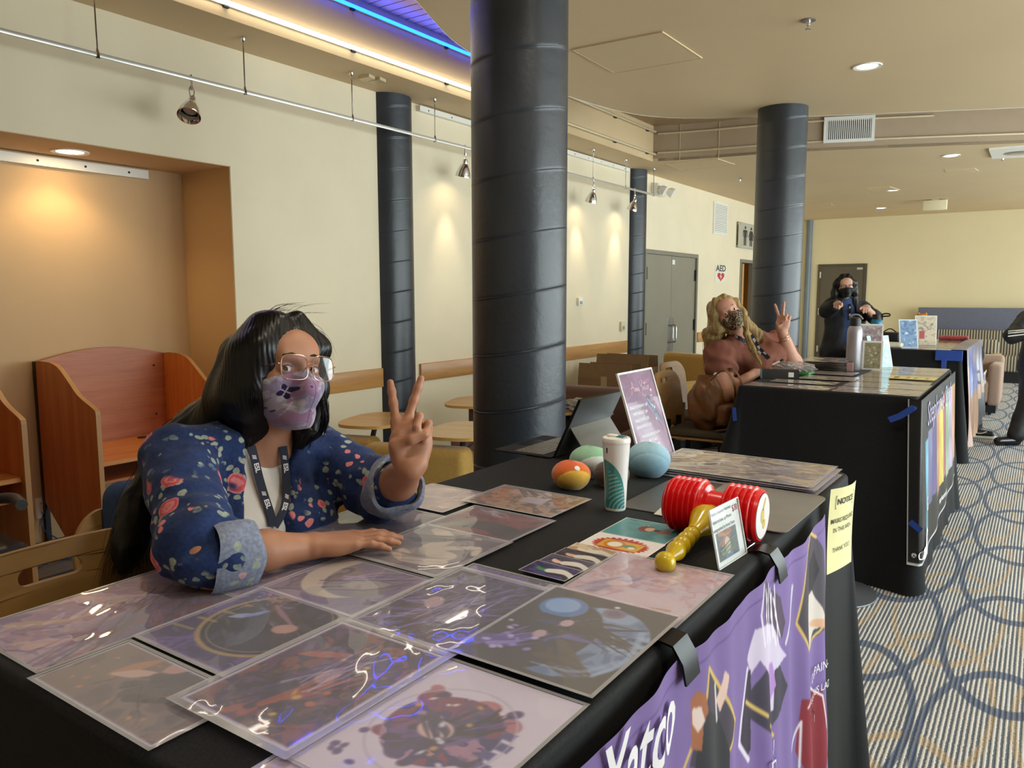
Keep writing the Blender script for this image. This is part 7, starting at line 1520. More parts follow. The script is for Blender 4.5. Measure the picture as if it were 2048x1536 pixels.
torso = [cap(P1_-S1*.07, P1_+S1*.07, .125, k=.05), cap(B1-S1*.05, B1+S1*.05, .105, k=.06), ell(C1, (.150, .100, .150), RT, k=.06), cap(Rs+S1*.03+V(0, 0, -.01), nb_-S1*.02, .050, .044, k=.04), cap(Ls-S1*.03+V(0, 0, -.01), nb_+S1*.02, .050, .044, k=.04), ell(C1+Ft*.075-S1*.075+V(0, 0, -.01), (.072, .062, .070), RT, k=.04), ell(C1+Ft*.075+S1*.075+V(0, 0, -.01), (.072, .062, .070), RT, k=.04), ell(mid1+V(-.01, 0, -.05), (.13, .075, .08), RT, k=.05)]
neck = [cap(h1.p(0, -.018, -.06), nb_+V(-.005, 0, -.02), .050, .056, k=.03)]
vdir = unit(Wl-_C); rr_ = unit(np.cross(vdir, (0, 0, 1))); uu_ = np.cross(rr_, vdir)
arms = [cap(Rs, Er, .046, .038, k=.02), cap(Er, Er*.45+Wr*.55, .039, .034, k=.02), cap(Er*.45+Wr*.55, Wr, .034, .0245, k=.02), cap(Ls, El, .046, .038, k=.02), cap(El, El*.45+Wl*.55, .040, .036, k=.02), cap(El*.45+Wl*.55, Wl, .036, .026, k=.02)]
hl = hand(Wl+uu_*.006, unit(uu_+rr_*.03+vdir*.20), -vdir, -rr_, 1.03, ((2, 2, 2), (4, 3, 2), (72, 92, 45), (78, 88, 45)), (9, -17, -12, -16), ((.016, .024, .004), (.040, .030, .024), (.052, .000, .040), (.060, -.026, .042)))
dR = unit(V(.50, .86, -.06)); sR = unit(V(-.86, .50, .0)); hr = hand(Wr+V(0, 0, .004), dR, V(0, 0, -1.0), sR, .97, ((-2, 12, 6), (-4, 14, 6), (-4, 14, 8), (-2, 16, 8)), (7, 1, -5, -12), ((.022, .026, .004), (.050, .044, .010), (.076, .050, .014), (.096, .048, .016)))
legs = []
for sgn in (-1, 1):
    hp = P1_+S1*.085*sgn+V(0, 0, -.02); kn = hp+V(.44, .02*sgn, .01); an_ = V(kn[0]-.10, kn[1], .26); legs += [cap(hp, kn, .085, .062, k=.03), cap(kn, an_, .058, .040, k=.02), cap(an_+V(0, 0, -.02), an_+V(.16, 0, -.065), .036, .03, k=.02)]
body1 = torso+neck+h1.prims()+arms+hl+hr+legs
sdf_obj('body', body1, .0024, M_skin, w1)
eyeballs(h1, (0, 0, CAM_H), w1)
for sgn in (-1, 1):
    MB().tube([h1.p(sgn*.015, .0925, .0265), h1.p(sgn*.026, .0925, .0290), h1.p(sgn*.040, .086, .0265), h1.p(sgn*.048, .077, .021)], [.0022, .0028, .0022, .001], 6).build('eyebrow', mat('dark_brow', '241a16', .8), w1, world=True)
    MB().tube([h1.p(sgn*.019, .0860, .0035), h1.p(sgn*.031, .0885, .0058), h1.p(sgn*.044, .0815, .0040)], [.0009, .0013, .0010], 5).build('eyelashes', M_black, w1, world=True)
# trousers and shoes
Mj = mat('dark_jeans', '232a3a', .85); sdf_obj('trousers', inflate([torso[0]]+[q for i, q in enumerate(legs) if i % 3 != 2], .010), .006, Mj, w1)
for i in (2, 5): q = inflate([legs[i]], .012); sdf_obj('shoe', q, .005, M_dark, w1)
# white T-shirt
shirt = inflate(torso, .006)+[ell(nb_+Ft*.070+V(0, 0, .012), (.060, .075, .060), RT, k=.012, op='s'), cap(nb_+V(0, 0, .0), nb_+V(0, 0, .2), .068, .09, k=.01, op='s')]
wr1 = lambda P: .0035*n3(P*V(26, 26, 12), 3)+.002*n3(P*60, 5)
sdf_obj('t_shirt', shirt, .0035, mat('white_tee', 'ded9d4', .9, bump=.15, bscale=500), w1, wr1)
# floral blazer
def floral(name, base, dim=1.0, ros=('c8505c', 'e08a8c'), leaf='8d9c92'):
    m, p = new_mat(name); P = ncoord(); w = nnoise(P, 30, 2, .5, 1); NX.nt = m.node_tree
    vm = NX.nt.nodes.new('ShaderNodeVectorMath'); vm.operation = 'MULTIPLY_ADD'; link(w, vm.inputs[0]); vm.inputs[1].default_value = (.022,)*3; link(P, vm.inputs[2]); Q = NX(vm.outputs[0])
    d1 = nvor(Q, 12.5); d2 = nvor(Q, 46); d3 = nvor(Q, 34); n = nnoise(P, 9, 2); fine = nnoise(P, 150, 2)
    c = nmix(nstep(fine, .3, .7), C(base), tuple(np.minimum(np.array(C(base)[:3])*1.45, 1)))
    leafm = (1-nstep(d2, .30, .38))*(1-nstep(d1, .52, .62))*nstep(d1, .18, .24)*nstep(n, .32, .42); c = nmix(leafm, c, nmix(fine, C('6f7f7c'), C('b9c0ae')))
    bl = (1-nstep(d3, .24, .30))*nstep(n, .56, .60)*nstep(d1, .36, .42); c = nmix(bl, c, C(ros[1]))
    rose = (1-nstep(d1, .235, .262))*nstep(n, .36, .40); sw = ((d1*46+fine*5).f('SINE'))*.5+.5; c = nmix(rose, c, nmix(sw, C(ros[0]), C(ros[1])))
    ghost = (1-nstep(d2, .24, .30))*(1-nstep(n, .36, .40))*(1-nstep(d1, .45, .6)); c = nmix(ghost*.5, c, C('6a7a98'))
    link(c, p.inputs['Base Color']); p.inputs['Roughness'].default_value = .85; p.inputs['Specular IOR Level'].default_value = .2; p.inputs['Sheen Weight'].default_value = .1; link(nbump(fine, .15, .001), p.inputs['Normal']); return m
M_flor = floral('navy_floral_linen', '1f2f58'); M_cuff = floral('grey_floral_lining', '747b90', ros=('b98088', 'c9a0a4'))
Ecr = Er*.80+Wr*.20; Ecl = El*.72+Wl*.28
slv = [cap(Rs+V(0, 0, -.01), Er*.9+Rs*.1, .070, .064, k=.03), cap(Er*.9+Rs*.1, Ecr, .062, .056, k=.03), cap(Ls+V(0, 0, -.01), El*.9+Ls*.1, .068, .062, k=.03), cap(El*.9+Ls*.1, Ecl, .060, .054, k=.03)]
# panels: open front between two lapel edges
jac = inflate(torso[1:], .017)+slv
oj = inflate(torso[1:], .017); oc = [march(oj, x, y, 1.2, 2.1) for x, y in ((543, 880), (541, 930), (540, 985), (541, 1040), (536, 1100))]
orad = [.050, .046, .050, .055, .062]
jac += [cap(oc[i], oc[i+1], orad[i], orad[i+1], k=.010, op='s') for i in range(4)]+[cap(nb_+V(0, 0, -.005), nb_+V(.02, 0, .2), .070, .10, k=.012, op='s'), ell(nb_+Ft*.07+V(0, 0, .015), (.060, .085, .065), RT, k=.012, op='s')]
ax_r = unit(Er-Rs); ax_l = unit(El-Ls)
def wr2(P):
    a = np.exp(-(np.linalg.norm(P-Er, axis=1)/.10)**2); b = np.exp(-(np.linalg.norm(P-El, axis=1)/.10)**2); e = np.exp(-(np.linalg.norm(P-Rs-(0, 0, -.08), axis=1)/.10)**2)
    r = n3(P*V(20, 20, 34), 11)*.010+n3(P*46, 12)*.004; r += a*.007*np.sin((P@ax_r)*95+4*n3(P*14, 4))+b*.007*np.sin((P@ax_l)*95+4*n3(P*14, 5))+e*.005*np.sin((P@S1)*90+P[:, 2]*50); return r
sdf_obj('blazer', jac, .0032, M_flor, w1, wr2)
def cuff(name, a, b, r0, r1, parent, m, th=.008, seed=0):
    a, b = V(*a), V(*b); ax = unit(b-a); F_ = fr_dir(a, ax); L = np.linalg.norm(b-a); n = 56; an = np.linspace(0, 2*PI, n, endpoint=False); rows = []
    for z, dr in ((0, 0), (.15, .004), (.5, .005), (.85, .004), (1.0, .0), (1.02, -.006), (.9, -.010), (.4, -.012)):
        wob = .004*np.sin(an*3+seed)+.003*np.sin(an*5+z*4+seed); r = r0+(r1-r0)*z+dr+wob; rows.append(np.c_[r*np.cos(an), r*np.sin(an), np.full(n, z*L)+.006*np.sin(an*2+seed)*z])
    v = np.vstack(rows)@np.array(F_)[:3, :3].T+a; F = [(i*n+k, i*n+(k+1) % n, (i+1)*n+(k+1) % n, (i+1)*n+k) for i in range(len(rows)-1) for k in range(n)]
    return MB().add(v, F).build(name, m, parent, world=True, smooth=60)
cuff('cuff', Er*.97+Wr*.03, Er*.58+Wr*.42, .062, .057, w1, M_cuff, seed=1); cuff('cuff', El*.90+Wl*.10, El*.55+Wl*.45, .060, .060, w1, M_cuff, seed=3)
# ---- mask with ear loops
def maskfn():
    c = h1.sc; E_ = lambda x, y, z, a, b, e, k=.02, op='u': ell(h1.p(x, y, z), (a, b, e), h1.R, k, op)
    o = [E_(0, .026, -.030, .0655, .0665, .088, .03), E_(0, .060, -.094, .030, .026, .024, .03), E_(.038, .048, -.030, .032, .032, .030, .02), E_(-.038, .048, -.030, .032, .032, .030, .02), cap(h1.p(0, .096, -.016), h1.p(0, .112, -.048), .008, .012, .03), cap(h1.p(0, .112, -.048), h1.p(0, .082, -.102), .012, .014, .04)]
    n_ = unit(h1.U*1.0+h1.F*-.42); o.append(rb(h1.p(0, .03, -.032)-n_*.20+h1.F*.0, (.3, .3, .20), .002, np.stack([h1.L, unit(np.cross(n_, h1.L)), n_], 1), .004, 'i'))
    o.append(rb(h1.p(0, .214, -.06), (.3, .20, .3), .002, h1.R, .004, 'i')); o.append(rb(h1.p(0, .1, .178), (.3, .3, .30), .002, h1.R, .006, 'i')); return o
MK = maskfn()
def maskcol(P):
    L = h1.loc(P); x, y, z = L.T; f = fbm(x*55+9, z*55+9, 3); g_ = fbm(x*32+3, z*40+2, 8); c = np.ones((len(P), 3))*hexc('a69fb0'); c = np.where((f > .56)[:, None], hexc('9083a4'), c); c = np.where((f < .40)[:, None], hexc('b9b3c3'), c); c = np.where(((g_ > .63))[:, None], hexc('957396'), c)
    def emb(cx, cz, r, star, dark):
        nonlocal c
        u, w = (x-cx)/r, (z-cz)/r; an = np.arctan2(w, u)-.35; rr = np.hypot(u, w); dm = rr < (.80+.22*np.cos(4*an)); st = rr < .13+.52*np.maximum(np.cos(4*(an-PI/4)), 0)**1.2
        front = (y > .0)
        if dark: c = np.where((dm & front)[:, None], hexc('241a4a'), c)
        c = np.where((st & front)[:, None], hexc(star), c)
    emb(-.037, -.047, .0155, 'b9accb', True); emb(-.030, -.076, .014, 'c4b6d2', False)
    for cx, cz in ((-.056, -.076), (-.047, -.083), (-.008, -.042), (.03, -.08)): c = np.where((np.hypot((x-cx), (z-cz)*1.5) < .0028)[:, None], hexc('3a2a6a'), c)
    c = np.where((np.abs(x) < .0012)[:, None], c*.75, c); return c
sdf_obj('face_mask', MK, .0012, vmat('mask_cloth', .7, .3, sheen=.1), w1, lambda P: .0016*n3(P*70, 7), maskcol)
for sgn in (-1, 1): MB().tube(spline([h1.p(sgn*.060, .018, -.035), h1.p(sgn*.070, .005, -.02), h1.p(sgn*.078, -.012, .0)], 8), .0016, 6).build('ear_loop', mat('mask_elastic', '8f86a4', .8), w1, world=True)
# ---- glasses
gl = thing('eyeglasses', 'large gold rimmed octagonal eyeglasses worn above the purple mask', 'glasses', h1.p(0, .11, -.005))
M_gold = mat('rose_gold_wire', 'd9b49a', .2, 1.0); M_lens = film_mat('coated_lens', .02, .02, 'eeeaf8', 1.8)
def lensP(s, n=48):
    P = []
    for k in range(n):
        a = 2*PI*k/n; e = 3.6; cx, cz = .0330*s, -.002; r = (abs(math.cos(a)/.0272)**e+abs(math.sin(a)/.0250)**e)**(-1/e); x, z = cx+r*math.cos(a), cz+r*math.sin(a); P.append(h1.p(x, .1165-.9*x*x/.06*.16, z))
    return np.array(P)
for s in (-1, 1):
    P = lensP(s); MB().tube(P, .0013, 8, closed=True).build('rim', M_gold, gl, world=True); m_ = MB(); m_.add(P, [tuple(range(48))]); o = m_.build('lens', M_lens, gl, world=True)
    MB().tube(spline([h1.p(s*.0600, .1080, .004), h1.p(s*.068, .101, .005), h1.p(s*.0755, .05, .0025), h1.p(s*.079, .0, .0), h1.p(s*.077, -.02, -.012)], 18), .0011, 6).build('temple', M_gold, gl, world=True)
    MB().tube(spline([h1.p(s*.008, .115, -.002), h1.p(s*.0095, .104, -.008), h1.p(s*.010, .098, -.014)], 8), .0010, 6).build('nose_pad', M_gold, gl, world=True)
MB().tube(spline([h1.p(-.006, .1165, .004), h1.p(0, .118, .0065), h1.p(.006, .1165, .004)], 10), .0012, 6).build('bridge', M_gold, gl, world=True)
# ---- lanyard
ly = thing('lanyard', 'navy lanyard with white lettering around the black haired woman\'s neck', 'lanyard', C1+Ft*.12)
allc = shirt+jac
def lay(prims, pts, t0, t1, off): return [march(prims, x, y, t0, t1, off) for x, y in pts]
union_c = inflate(torso, .010)
nrmv = unit(Ft+V(.0, -.25, .15))
M_lan = mat('navy_lanyard', '1a2138', .7)
A1_ = lay(union_c, [(503, 893), (511, 925), (519, 958), (530, 995), (541, 1028), (546, 1052)], 1.25, 1.95, .006); A2_ = lay(union_c, [(566, 893), (570, 925), (573, 960), (573, 995), (565, 1025), (550, 1052)], 1.25, 2.0, .006)
for k, A in enumerate((A1_, A2_)):
    m_, fn, Ln = ribbon(A, .017, nrmv, .001); st = m_.build('strap', M_lan, ly, world=True); t_ = MB(); x = Ln*.10
    for q in range(3):
        for a in (-.003, 0, .003): stroke(t_, [(x+.004+a, -.004), (x+.007+a, .004)], .0016, lambda X, Y: fn(X, Y))
        put_text(t_, 'ESL', .0135, fn, x+.028, 0, 1.0, bold=.03); x += Ln*.46
        if x > Ln*.75: break
    t_.build('lettering', M_ink_w, st, world=True)
# ---- hair
M_h1 = hair_mat('black_hair', '060506', '14100f', .34)
bkL = h1.p
g_back = [bkL(-.03, -.10, .05), bkL(-.05, -.11, -.04), D(466, 812, 1.74), D(405, 850, 1.73), D(330, 905, 1.70), D(280, 1015, 1.66), D(258, 1090, 1.63), D(247, 1138, 1.62)]
g_side = [bkL(-.045, .02, .098), bkL(-.075, .012, .03), bkL(-.077, -.015, -.05), D(488, 815, 1.68), D(455, 850, 1.70), D(400, 868, 1.72)]
g_side2 = [bkL(-.03, .05, .102), bkL(-.069, .046, .05), bkL(-.074, .024, -.03), D(513, 820, 1.62), D(505, 850, 1.60), D(492, 882, 1.585)]
g_left = [bkL(.02, .04, .112), bkL(.070, .04, .055), bkL(.083, .005, -.03), bkL(.082, -.02, -.11), D(612, 868, 1.66), D(603, 893, 1.66)]
g_far = [bkL(.03, .05, .108), bkL(.074, .048, .045), bkL(.084, .028, -.03), D(651, 830, 1.62), D(640, 870, 1.66)]
hair = [ell(h1.p(0, -.014, .034), (.079, .100, .081), h1.R, k=.02), ell(h1.p(0, -.045, -.04), (.072, .068, .10), h1.R, k=.04)]
def chain(g, rs, k=.03): return [cap(g[i], g[i+1], rs[i], rs[i+1], k=k) for i in range(len(g)-1)]
hair += chain(g_back, [.044, .040, .034, .032, .030, .028, .020, .010], .07)+chain(g_side, [.022, .022, .026, .031, .031, .024], .07)+chain(g_side2, [.014, .016, .017, .020, .021, .016], .03)+chain(g_left, [.020, .024, .026, .026, .016, .006], .02)+[cap(bkL(-.02, -.09, -.02), D(500, 890, 1.78), .058, .05, k=.03)]
hair += [ell(h1.p(.003, .118, -.004), (.057, .080, .083), h1.R, k=.012, op='s'), ell(h1.p(.022, .115, -.11), (.056, .085, .09), h1.R, k=.012, op='s')]
gd = unit(g_back[3]-g_back[1])
def wr3(P):
    L = h1.loc(P); a = np.arctan2(L[:, 0]+.01, L[:, 1]+.05); return .0006*np.sin(a*95+10*n3(P*22, 2))+.0030*n3(P*V(60, 60, 9), 6)
sdf_obj('hair', hair, .0026, M_h1, w1, wr3)
gs = [g_back, g_side, g_side2, g_left, g_far, [bkL(-.02, .06, .108), bkL(-.066, .062, .055), bkL(-.0745, .042, -.01), bkL(-.076, .03, -.07), D(512, 862, 1.64)], [D(365, 878, 1.69), D(295, 1000, 1.67), D(264, 1085, 1.64), D(243, 1140, 1.62)], [bkL(-.05, -.09, .02), D(455, 800, 1.72), D(395, 846, 1.71), D(305, 945, 1.69), D(268, 1040, 1.65), D(262, 1150, 1.61)]]
strands('hair_strands', gs, 800, M_h1, w1, .0008, .014, 4, 16, [.020, .016, .008, .008, .005, .004, .012, .016]); tag(bpy.data.objects['hair_strands'], kind='stuff')
strands('flyaway_hair', [[bkL(0, .02, .11), bkL(.03, .03, .135), bkL(.08, .03, .14)], [bkL(.02, .03, .115), bkL(.085, .03, .09), bkL(.11, .02, .04)], [bkL(.08, .0, -.05), D(652, 800, 1.62), D(648, 845, 1.63)], [bkL(-.02, -.03, .115), bkL(-.01, .0, .14), bkL(.03, .0, .15)]], 46, M_h1, w1, .00035, .012, 9, 12); tag(bpy.data.objects['flyaway_hair'], kind='stuff')
# blue jacket draped over her chair
jt = thing('blue_jacket', 'blue denim jacket draped over the back of the black haired woman\'s chair', 'jacket', (-1.87, 1.10, .6)); jb = []
c0 = V(-1.885, 1.16, 0); jp = [cap(c0+V(0, -.14, .97), c0+V(0, .16, .97), .032, k=.03), rb(c0+V(-.03, 0.01, .78), (.022, .17, .20), .02, k=.03), rb(c0+V(.03, 0.01, .86), (.020, .16, .12), .02, k=.03), cap(c0+V(-.03, -.14, .95), c0+V(-.05, -.15, .58), .042, .034, k=.03), cap(c0+V(-.03, .18, .95), c0+V(-.05, .21, .58), .042, .034, k=.03)]
sdf_obj('cloth', jp, .006, mat('blue_denim', '35486e', .9, var=.1, vscale=40), jt, lambda P: .012*n3(P*V(18, 18, 9), 4))
# ------------------------------------------------------------------ blond woman at the second table
def clothes_disp(a=.008, s=20, seed=3): return lambda P: a*n3(P*V(s, s, s*.7), seed)+a*.4*n3(P*s*2.6, seed+1)
def frame_of(S, F): S = unit(S); F = unit(V(*F)-S*(V(*F)@S)); return np.stack([S, F, np.cross(S, F)], 1)
w2 = thing('person', 'blond person in rose T-shirt and leopard print mask making a V sign', 'person', (-1.68, 4.98, .6))
r2_ = unit(np.cross(ray(1480, 680), (0, 0, 1))); v2_ = unit(V(*ray(1480, 680)[:2], 0))
Bq = D(1462, 622, 4.78); tc2 = unit(V(-Bq[0], -Bq[1], .15)); F2h = unit(tc2+r2_*.30+V(0, 0, .18)); h2 = Head(Bq-F2h*.092, F2h, V(0, 0, 1)-r2_*.62, 1.02)
R2 = D(1440, 708, 4.86); L2 = D(1548, 690, 5.12); E2 = D(1448, 786, 4.72); Wq = D(1508, 748, 4.82); E2l = D(1586, 725, 4.98); W2l = D(1564, 662, 4.86)
S2 = unit(L2-R2); m2 = (R2+L2)/2; Ft2 = unit(np.cross(S2, (0, 0, 1))); Ft2 = Ft2 if Ft2@tc2 > 0 else -Ft2; RT2 = frame_of(S2, Ft2)
N2 = m2+V(0, 0, .07)-r2_*.03; Cc2 = D(1508, 730, 5.02); B2_ = D(1478, 785, 5.08); P2_ = D(1462, 838, 5.12)
tor2 = [cap(P2_-S2*.08, P2_+S2*.08, .15, k=.06), cap(B2_-S2*.06, B2_+S2*.06, .145, .150, k=.08), ell(Cc2-Ft2*.03, (.20, .13, .17), RT2, k=.07), cap(R2+S2*.03, N2, .065, .055, k=.05), cap(L2-S2*.03, N2, .065, .055, k=.05), ell(Cc2+Ft2*.10-S2*.07, (.09, .09, .085), RT2, k=.05), ell(D(1538, 712, 4.95), (.09, .09, .09), RT2, k=.05), ell(m2+V(0, 0, -.05), (.17, .10, .09), RT2, k=.05)]
arm2 = [cap(R2, E2, .074, .062, k=.04), cap(E2, Wq, .050, .030, k=.03), cap(L2, E2l, .070, .056, k=.04), cap(E2l, W2l, .052, .031, k=.03)]
vv2 = unit(ray(1565, 650)); u2_ = unit(np.cross(np.cross(vv2, (0, 0, 1)), vv2)); rr2 = unit(np.cross(vv2, (0, 0, 1)))
hd2 = hand(W2l, unit(u2_+rr2*.10), -vv2, -rr2, 1.0, ((2, 4, 3), (3, 3, 2), (66, 85, 40), (60, 80, 40)), (24, 2, -10, -16), ((.016, .024, .004), (.040, .030, .022), (.056, .004, .038), (.066, -.018, .040)))
dq = unit(D(1545, 728, 4.86)-Wq); hd2r = hand(Wq, dq, unit(V(0, 0, -1)+dq*.2), unit(np.cross(dq, (0, 0, 1)))*-1, 1.0, ((8, 18, 10), (12, 22, 12), (18, 28, 14), (24, 30, 16)), (8, 1, -5, -12), ((.022, .026, .004), (.050, .040, .016), (.076, .036, .024), (.096, .026, .030)))
leg2 = []
for sgn in (-1, 1):
    hp = P2_+S2*.09*sgn; kn = V(hp[0]+.40, hp[1]+.02*sgn, hp[2]+.0); an_ = V(kn[0]-.08, kn[1], .24); leg2 += [cap(hp, kn, .098, .070, k=.03), cap(kn, an_, .064, .045, k=.02), cap(an_, an_+V(.16, 0, -.06), .04, .034, k=.02)]
sdf_obj('body', tor2+[cap(h2.p(0, -.018, -.06), N2, .056, .062, k=.03)]+h2.prims()+arm2+hd2+hd2r+leg2, .0034, M_skin2, w2); eyeballs(h2, (0, 0, CAM_H), w2, r0=.0108, y0=.0745)
for sgn in (-1, 1): MB().tube([h2.p(sgn*.015, .0925, .026), h2.p(sgn*.028, .092, .0285), h2.p(sgn*.046, .078, .022)], [.0018, .0022, .001], 6).build('eyebrow', mat('brown_brow', '4a3426', .8), w2, world=True)
M_rose = mat('rose_cotton', '7c4a3b', .9, var=.05, vscale=30, bump=.1, bscale=300)
tee2 = inflate(tor2, .012)+[cap(R2-S2*.01, R2*.66+E2*.34, .092, .096, k=.04), cap(L2, L2*.55+E2l*.45, .090, .090, k=.04), ell(N2+Ft2*.08+V(0, 0, .03), (.085, .08, .07), RT2, k=.01, op='s'), cap(N2, N2+V(0, 0, .2), .075, .09, k=.01, op='s')]
sdf_obj('t_shirt', tee2, .006, M_rose, w2, lambda P: .016*n3(P*V(11, 11, 16), 5)+.010*n3(P*V(30, 30, 18), 6)+.006*np.sin((P@unit(S2+V(0, 0, .8)))*60+6*n3(P*9, 2))); sdf_obj('trousers', inflate([tor2[0]]+[q for i, q in enumerate(leg2) if i % 3 != 2], .012), .010, Mj, w2)
for i in (2, 5): sdf_obj('shoe', inflate([leg2[i]], .012), .008, M_dark, w2)
def simple_mask(h, grow=.006):
    E_ = lambda x, y, z, a, b, e, k=.02, op='u': ell(h.p(x, y, z), np.array([a, b, e])*h.sc, h.R, k, op)
    o = [E_(0, .026, -.030, .0665, .0675, .088, .03), E_(0, .060, -.094, .032, .028, .026, .03), E_(.038, .048, -.030, .033, .033, .031, .02), E_(-.038, .048, -.030, .033, .033, .031, .02), cap(h.p(0, .096, -.016), h.p(0, .112, -.048), .010, .014, .03), cap(h.p(0, .112, -.048), h.p(0, .082, -.102), .014, .016, .04)]
    n_ = unit(h.U-h.F*.42); o.append(rb(h.p(0, .03, -.034)-n_*.20, (.3, .3, .20), .002, np.stack([h.L, unit(np.cross(n_, h.L)), n_], 1), .004, 'i')); o.append(rb(h.p(0, .214, -.06), (.3, .20, .3), .002, h.R, .004, 'i')); o.append(rb(h.p(0, .1, .178), (.3, .3, .30), .002, h.R, .006, 'i')); return o
def leopard():
    m, p = new_mat('leopard_print'); P = ncoord(); d = nvor(P, 120); n = nnoise(P, 60, 2); ring = nstep(d, .20, .30)*(1-nstep(d, .58, .70)); link(nmix(ring*nstep(n, .36, .44), nmix(nstep(d, .1, .4), C('5f452c'), C('a8906e')), C('17120f')), p.inputs['Base Color']); p.inputs['Roughness'].default_value = .8; return m
sdf_obj('face_mask', simple_mask(h2), .0035, leopard(), w2)
for sgn in (-1, 1): MB().tube(spline([h2.p(sgn*.06, .018, -.035), h2.p(sgn*.071, .005, -.02), h2.p(sgn*.08, -.012, 0)], 8), .002, 6).build('ear_loop', M_dark, w2, world=True)
M_h2 = hair_mat('dark_blond_hair', '7d673f', 'b0945f', .42); hb = h2.p; dn = V(0, 0, -1.0)
ga = [hb(-.03, .03, .105), hb(-.080, .015, .04), hb(-.092, -.01, -.05), D(1418, 668, 4.95), D(1420, 720, 4.98), D(1424, 770, 5.0)]
gb = [hb(-.02, -.08, .07), hb(-.06, -.10, -.03), D(1432, 680, 5.0), D(1426, 730, 5.02), D(1428, 790, 5.03)]
gc = [hb(.03, .03, .105), hb(.078, .03, .04), hb(.088, .02, -.05), D(1493, 668, 4.80), D(1503, 695, 4.78), D(1522, 728, 4.74)]
gd_ = [hb(.03, -.05, .09), hb(.08, -.04, 0), D(1500, 655, 4.95), D(1516, 668, 4.95), D(1512, 690, 4.92)]
ha = [ell(h2.p(0, -.014, .034), (.081, .102, .083), h2.R, k=.02), ell(h2.p(0, -.045, -.04), (.074, .070, .10), h2.R, k=.04)]+chain(ga, [.02, .026, .034, .040, .034, .018], .03)+chain(gb, [.05, .05, .055, .045, .02], .03)+chain(gc, [.016, .018, .018, .018, .016, .006], .02)+chain(gd_, [.03, .034, .032, .026, .010], .03)+[ell(h2.p(.0, .118, -.030), (.056, .080, .088), h2.R, k=.012, op='s')]
sdf_obj('hair', ha, .0045, M_h2, w2, lambda P: .0016*np.sin(((P-h2.O)@r2_)*170+8*n3(P*14, 2))+.003*n3(P*V(40, 40, 6), 4)); strands('hair_strands', [ga, gb, gc, gd_], 260, M_h2, w2, .0016, .02, 6, 14, [.02, .03, .010, .014]); tag(bpy.data.objects['hair_strands.001'], kind='stuff')
ly2 = thing('lanyard', 'navy lanyard with white lettering worn by the blond person', 'lanyard', Cc2+Ft2*.1); uc2 = inflate(tor2, .014)
for A in ([(1458, 668), (1478, 676), (1500, 688), (1520, 706), (1536, 716)], [(1502, 670), (1511, 684), (1520, 698), (1530, 708), (1538, 717)]):
    m_, fn, Ln = ribbon([march(uc2, x, y, 4.2, 5.6, .008) for x, y in A], .022, unit(tc2), .0015); st = m_.build('strap', M_lan, ly2, world=True); t_ = MB()
    for q in (.2, .5, .8): put_text(t_, 'ESL', .018, fn, Ln*q, 0, 1.1, bold=.04)
    t_.build('lettering', M_ink_w, st, world=True)
for k in range(2):
    ax = unit(W2l-E2l); F_ = fr_dir(W2l-ax*(.03+.02*k), ax); an = np.linspace(0, 2*PI, 24, endpoint=False); MB().tube(np.c_[.036*np.cos(an), .036*np.sin(an), .006*np.sin(an)]@np.array(F_)[:3, :3].T+np.array(F_)[:3, 3], .0025, 6, closed=True).build('bracelet', M_gold, w2, world=True)
t = thing('pen', 'white marker pen held in the blond person\'s hand', 'pen', Wq+dq*.1); pe = Wq+dq*.09+V(0, 0, -.0); MB().tube([pe-V(*(r2_*.02))+V(0, 0, -.01), pe+r2_*.085+V(0, 0, .045)], .006, 10).build('barrel', M_white, t, world=True); MB().tube([pe+r2_*.085+V(0, 0, .045), pe+r2_*.105+V(0, 0, .056)], .0062, 10).build('cap', M_dark, t, world=True)
# ------------------------------------------------------------------ man pointing at the far table
w3 = thing('person', 'long haired person in dark jacket, glasses and black mask pointing both hands at the camera', 'person', (-1.72, 8.6, 0))
dm = 8.05; r3 = unit(np.cross(ray(1690, 600), (0, 0, 1))); t3 = unit(V(*(-D(1690, 580, dm))[:2], 0))
B3 = D(1694, 573, dm-.1); F3 = unit(t3+r3*.22-V(0, 0, .03)); h3 = Head(B3-F3*.092, F3, V(0, 0, 1)-r3*.06, 1.05)
R3 = D(1660, 613, dm+.05); L3 = D(1722, 616, dm+.08); S3 = unit(L3-R3); m3 = (R3+L3)/2; RT3 = frame_of(S3, t3); N3 = m3+V(0, 0, .08)
E3 = D(1653, 622, dm-.22); W3 = D(1676, 607, dm-.46); E3l = D(1749, 634, dm-.16); W3l = D(1731, 615, dm-.36)
C3 = D(1690, 640, dm+.05); B3_ = D(1686, 675, dm+.06); P3_ = D(1684, 705, dm+.06)
tor3 = [cap(P3_-S3*.07, P3_+S3*.07, .125, k=.05), cap(B3_-S3*.06, B3_+S3*.06, .115, k=.06), ell(C3, (.185, .115, .17), RT3, k=.06), cap(R3+S3*.03, N3, .06, .055, k=.05), cap(L3-S3*.03, N3, .06, .055, k=.05), ell(m3+V(0, 0, -.05), (.17, .09, .09), RT3, k=.05)]
arm3 = [cap(R3, E3, .052, .044, k=.03), cap(E3, W3, .042, .030, k=.02), cap(L3, E3l, .052, .044, k=.03), cap(E3l, W3l, .042, .030, k=.02)]
pt = ((4, 4, 2), (78, 90, 40), (80, 90, 40), (80, 90, 40)); d3 = unit(_C-W3+V(0, 0, -.3)); hd3 = hand(W3, d3, unit(V(0, 0, -1)-d3*(-d3[2])), unit(np.cross(d3, (0, 0, 1)))*-1, 1.05, pt, (0, 0, 0, 0), ((.02, .024, .006), (.05, .03, .02), (.07, .01, .035), (.08, -.01, .036)))
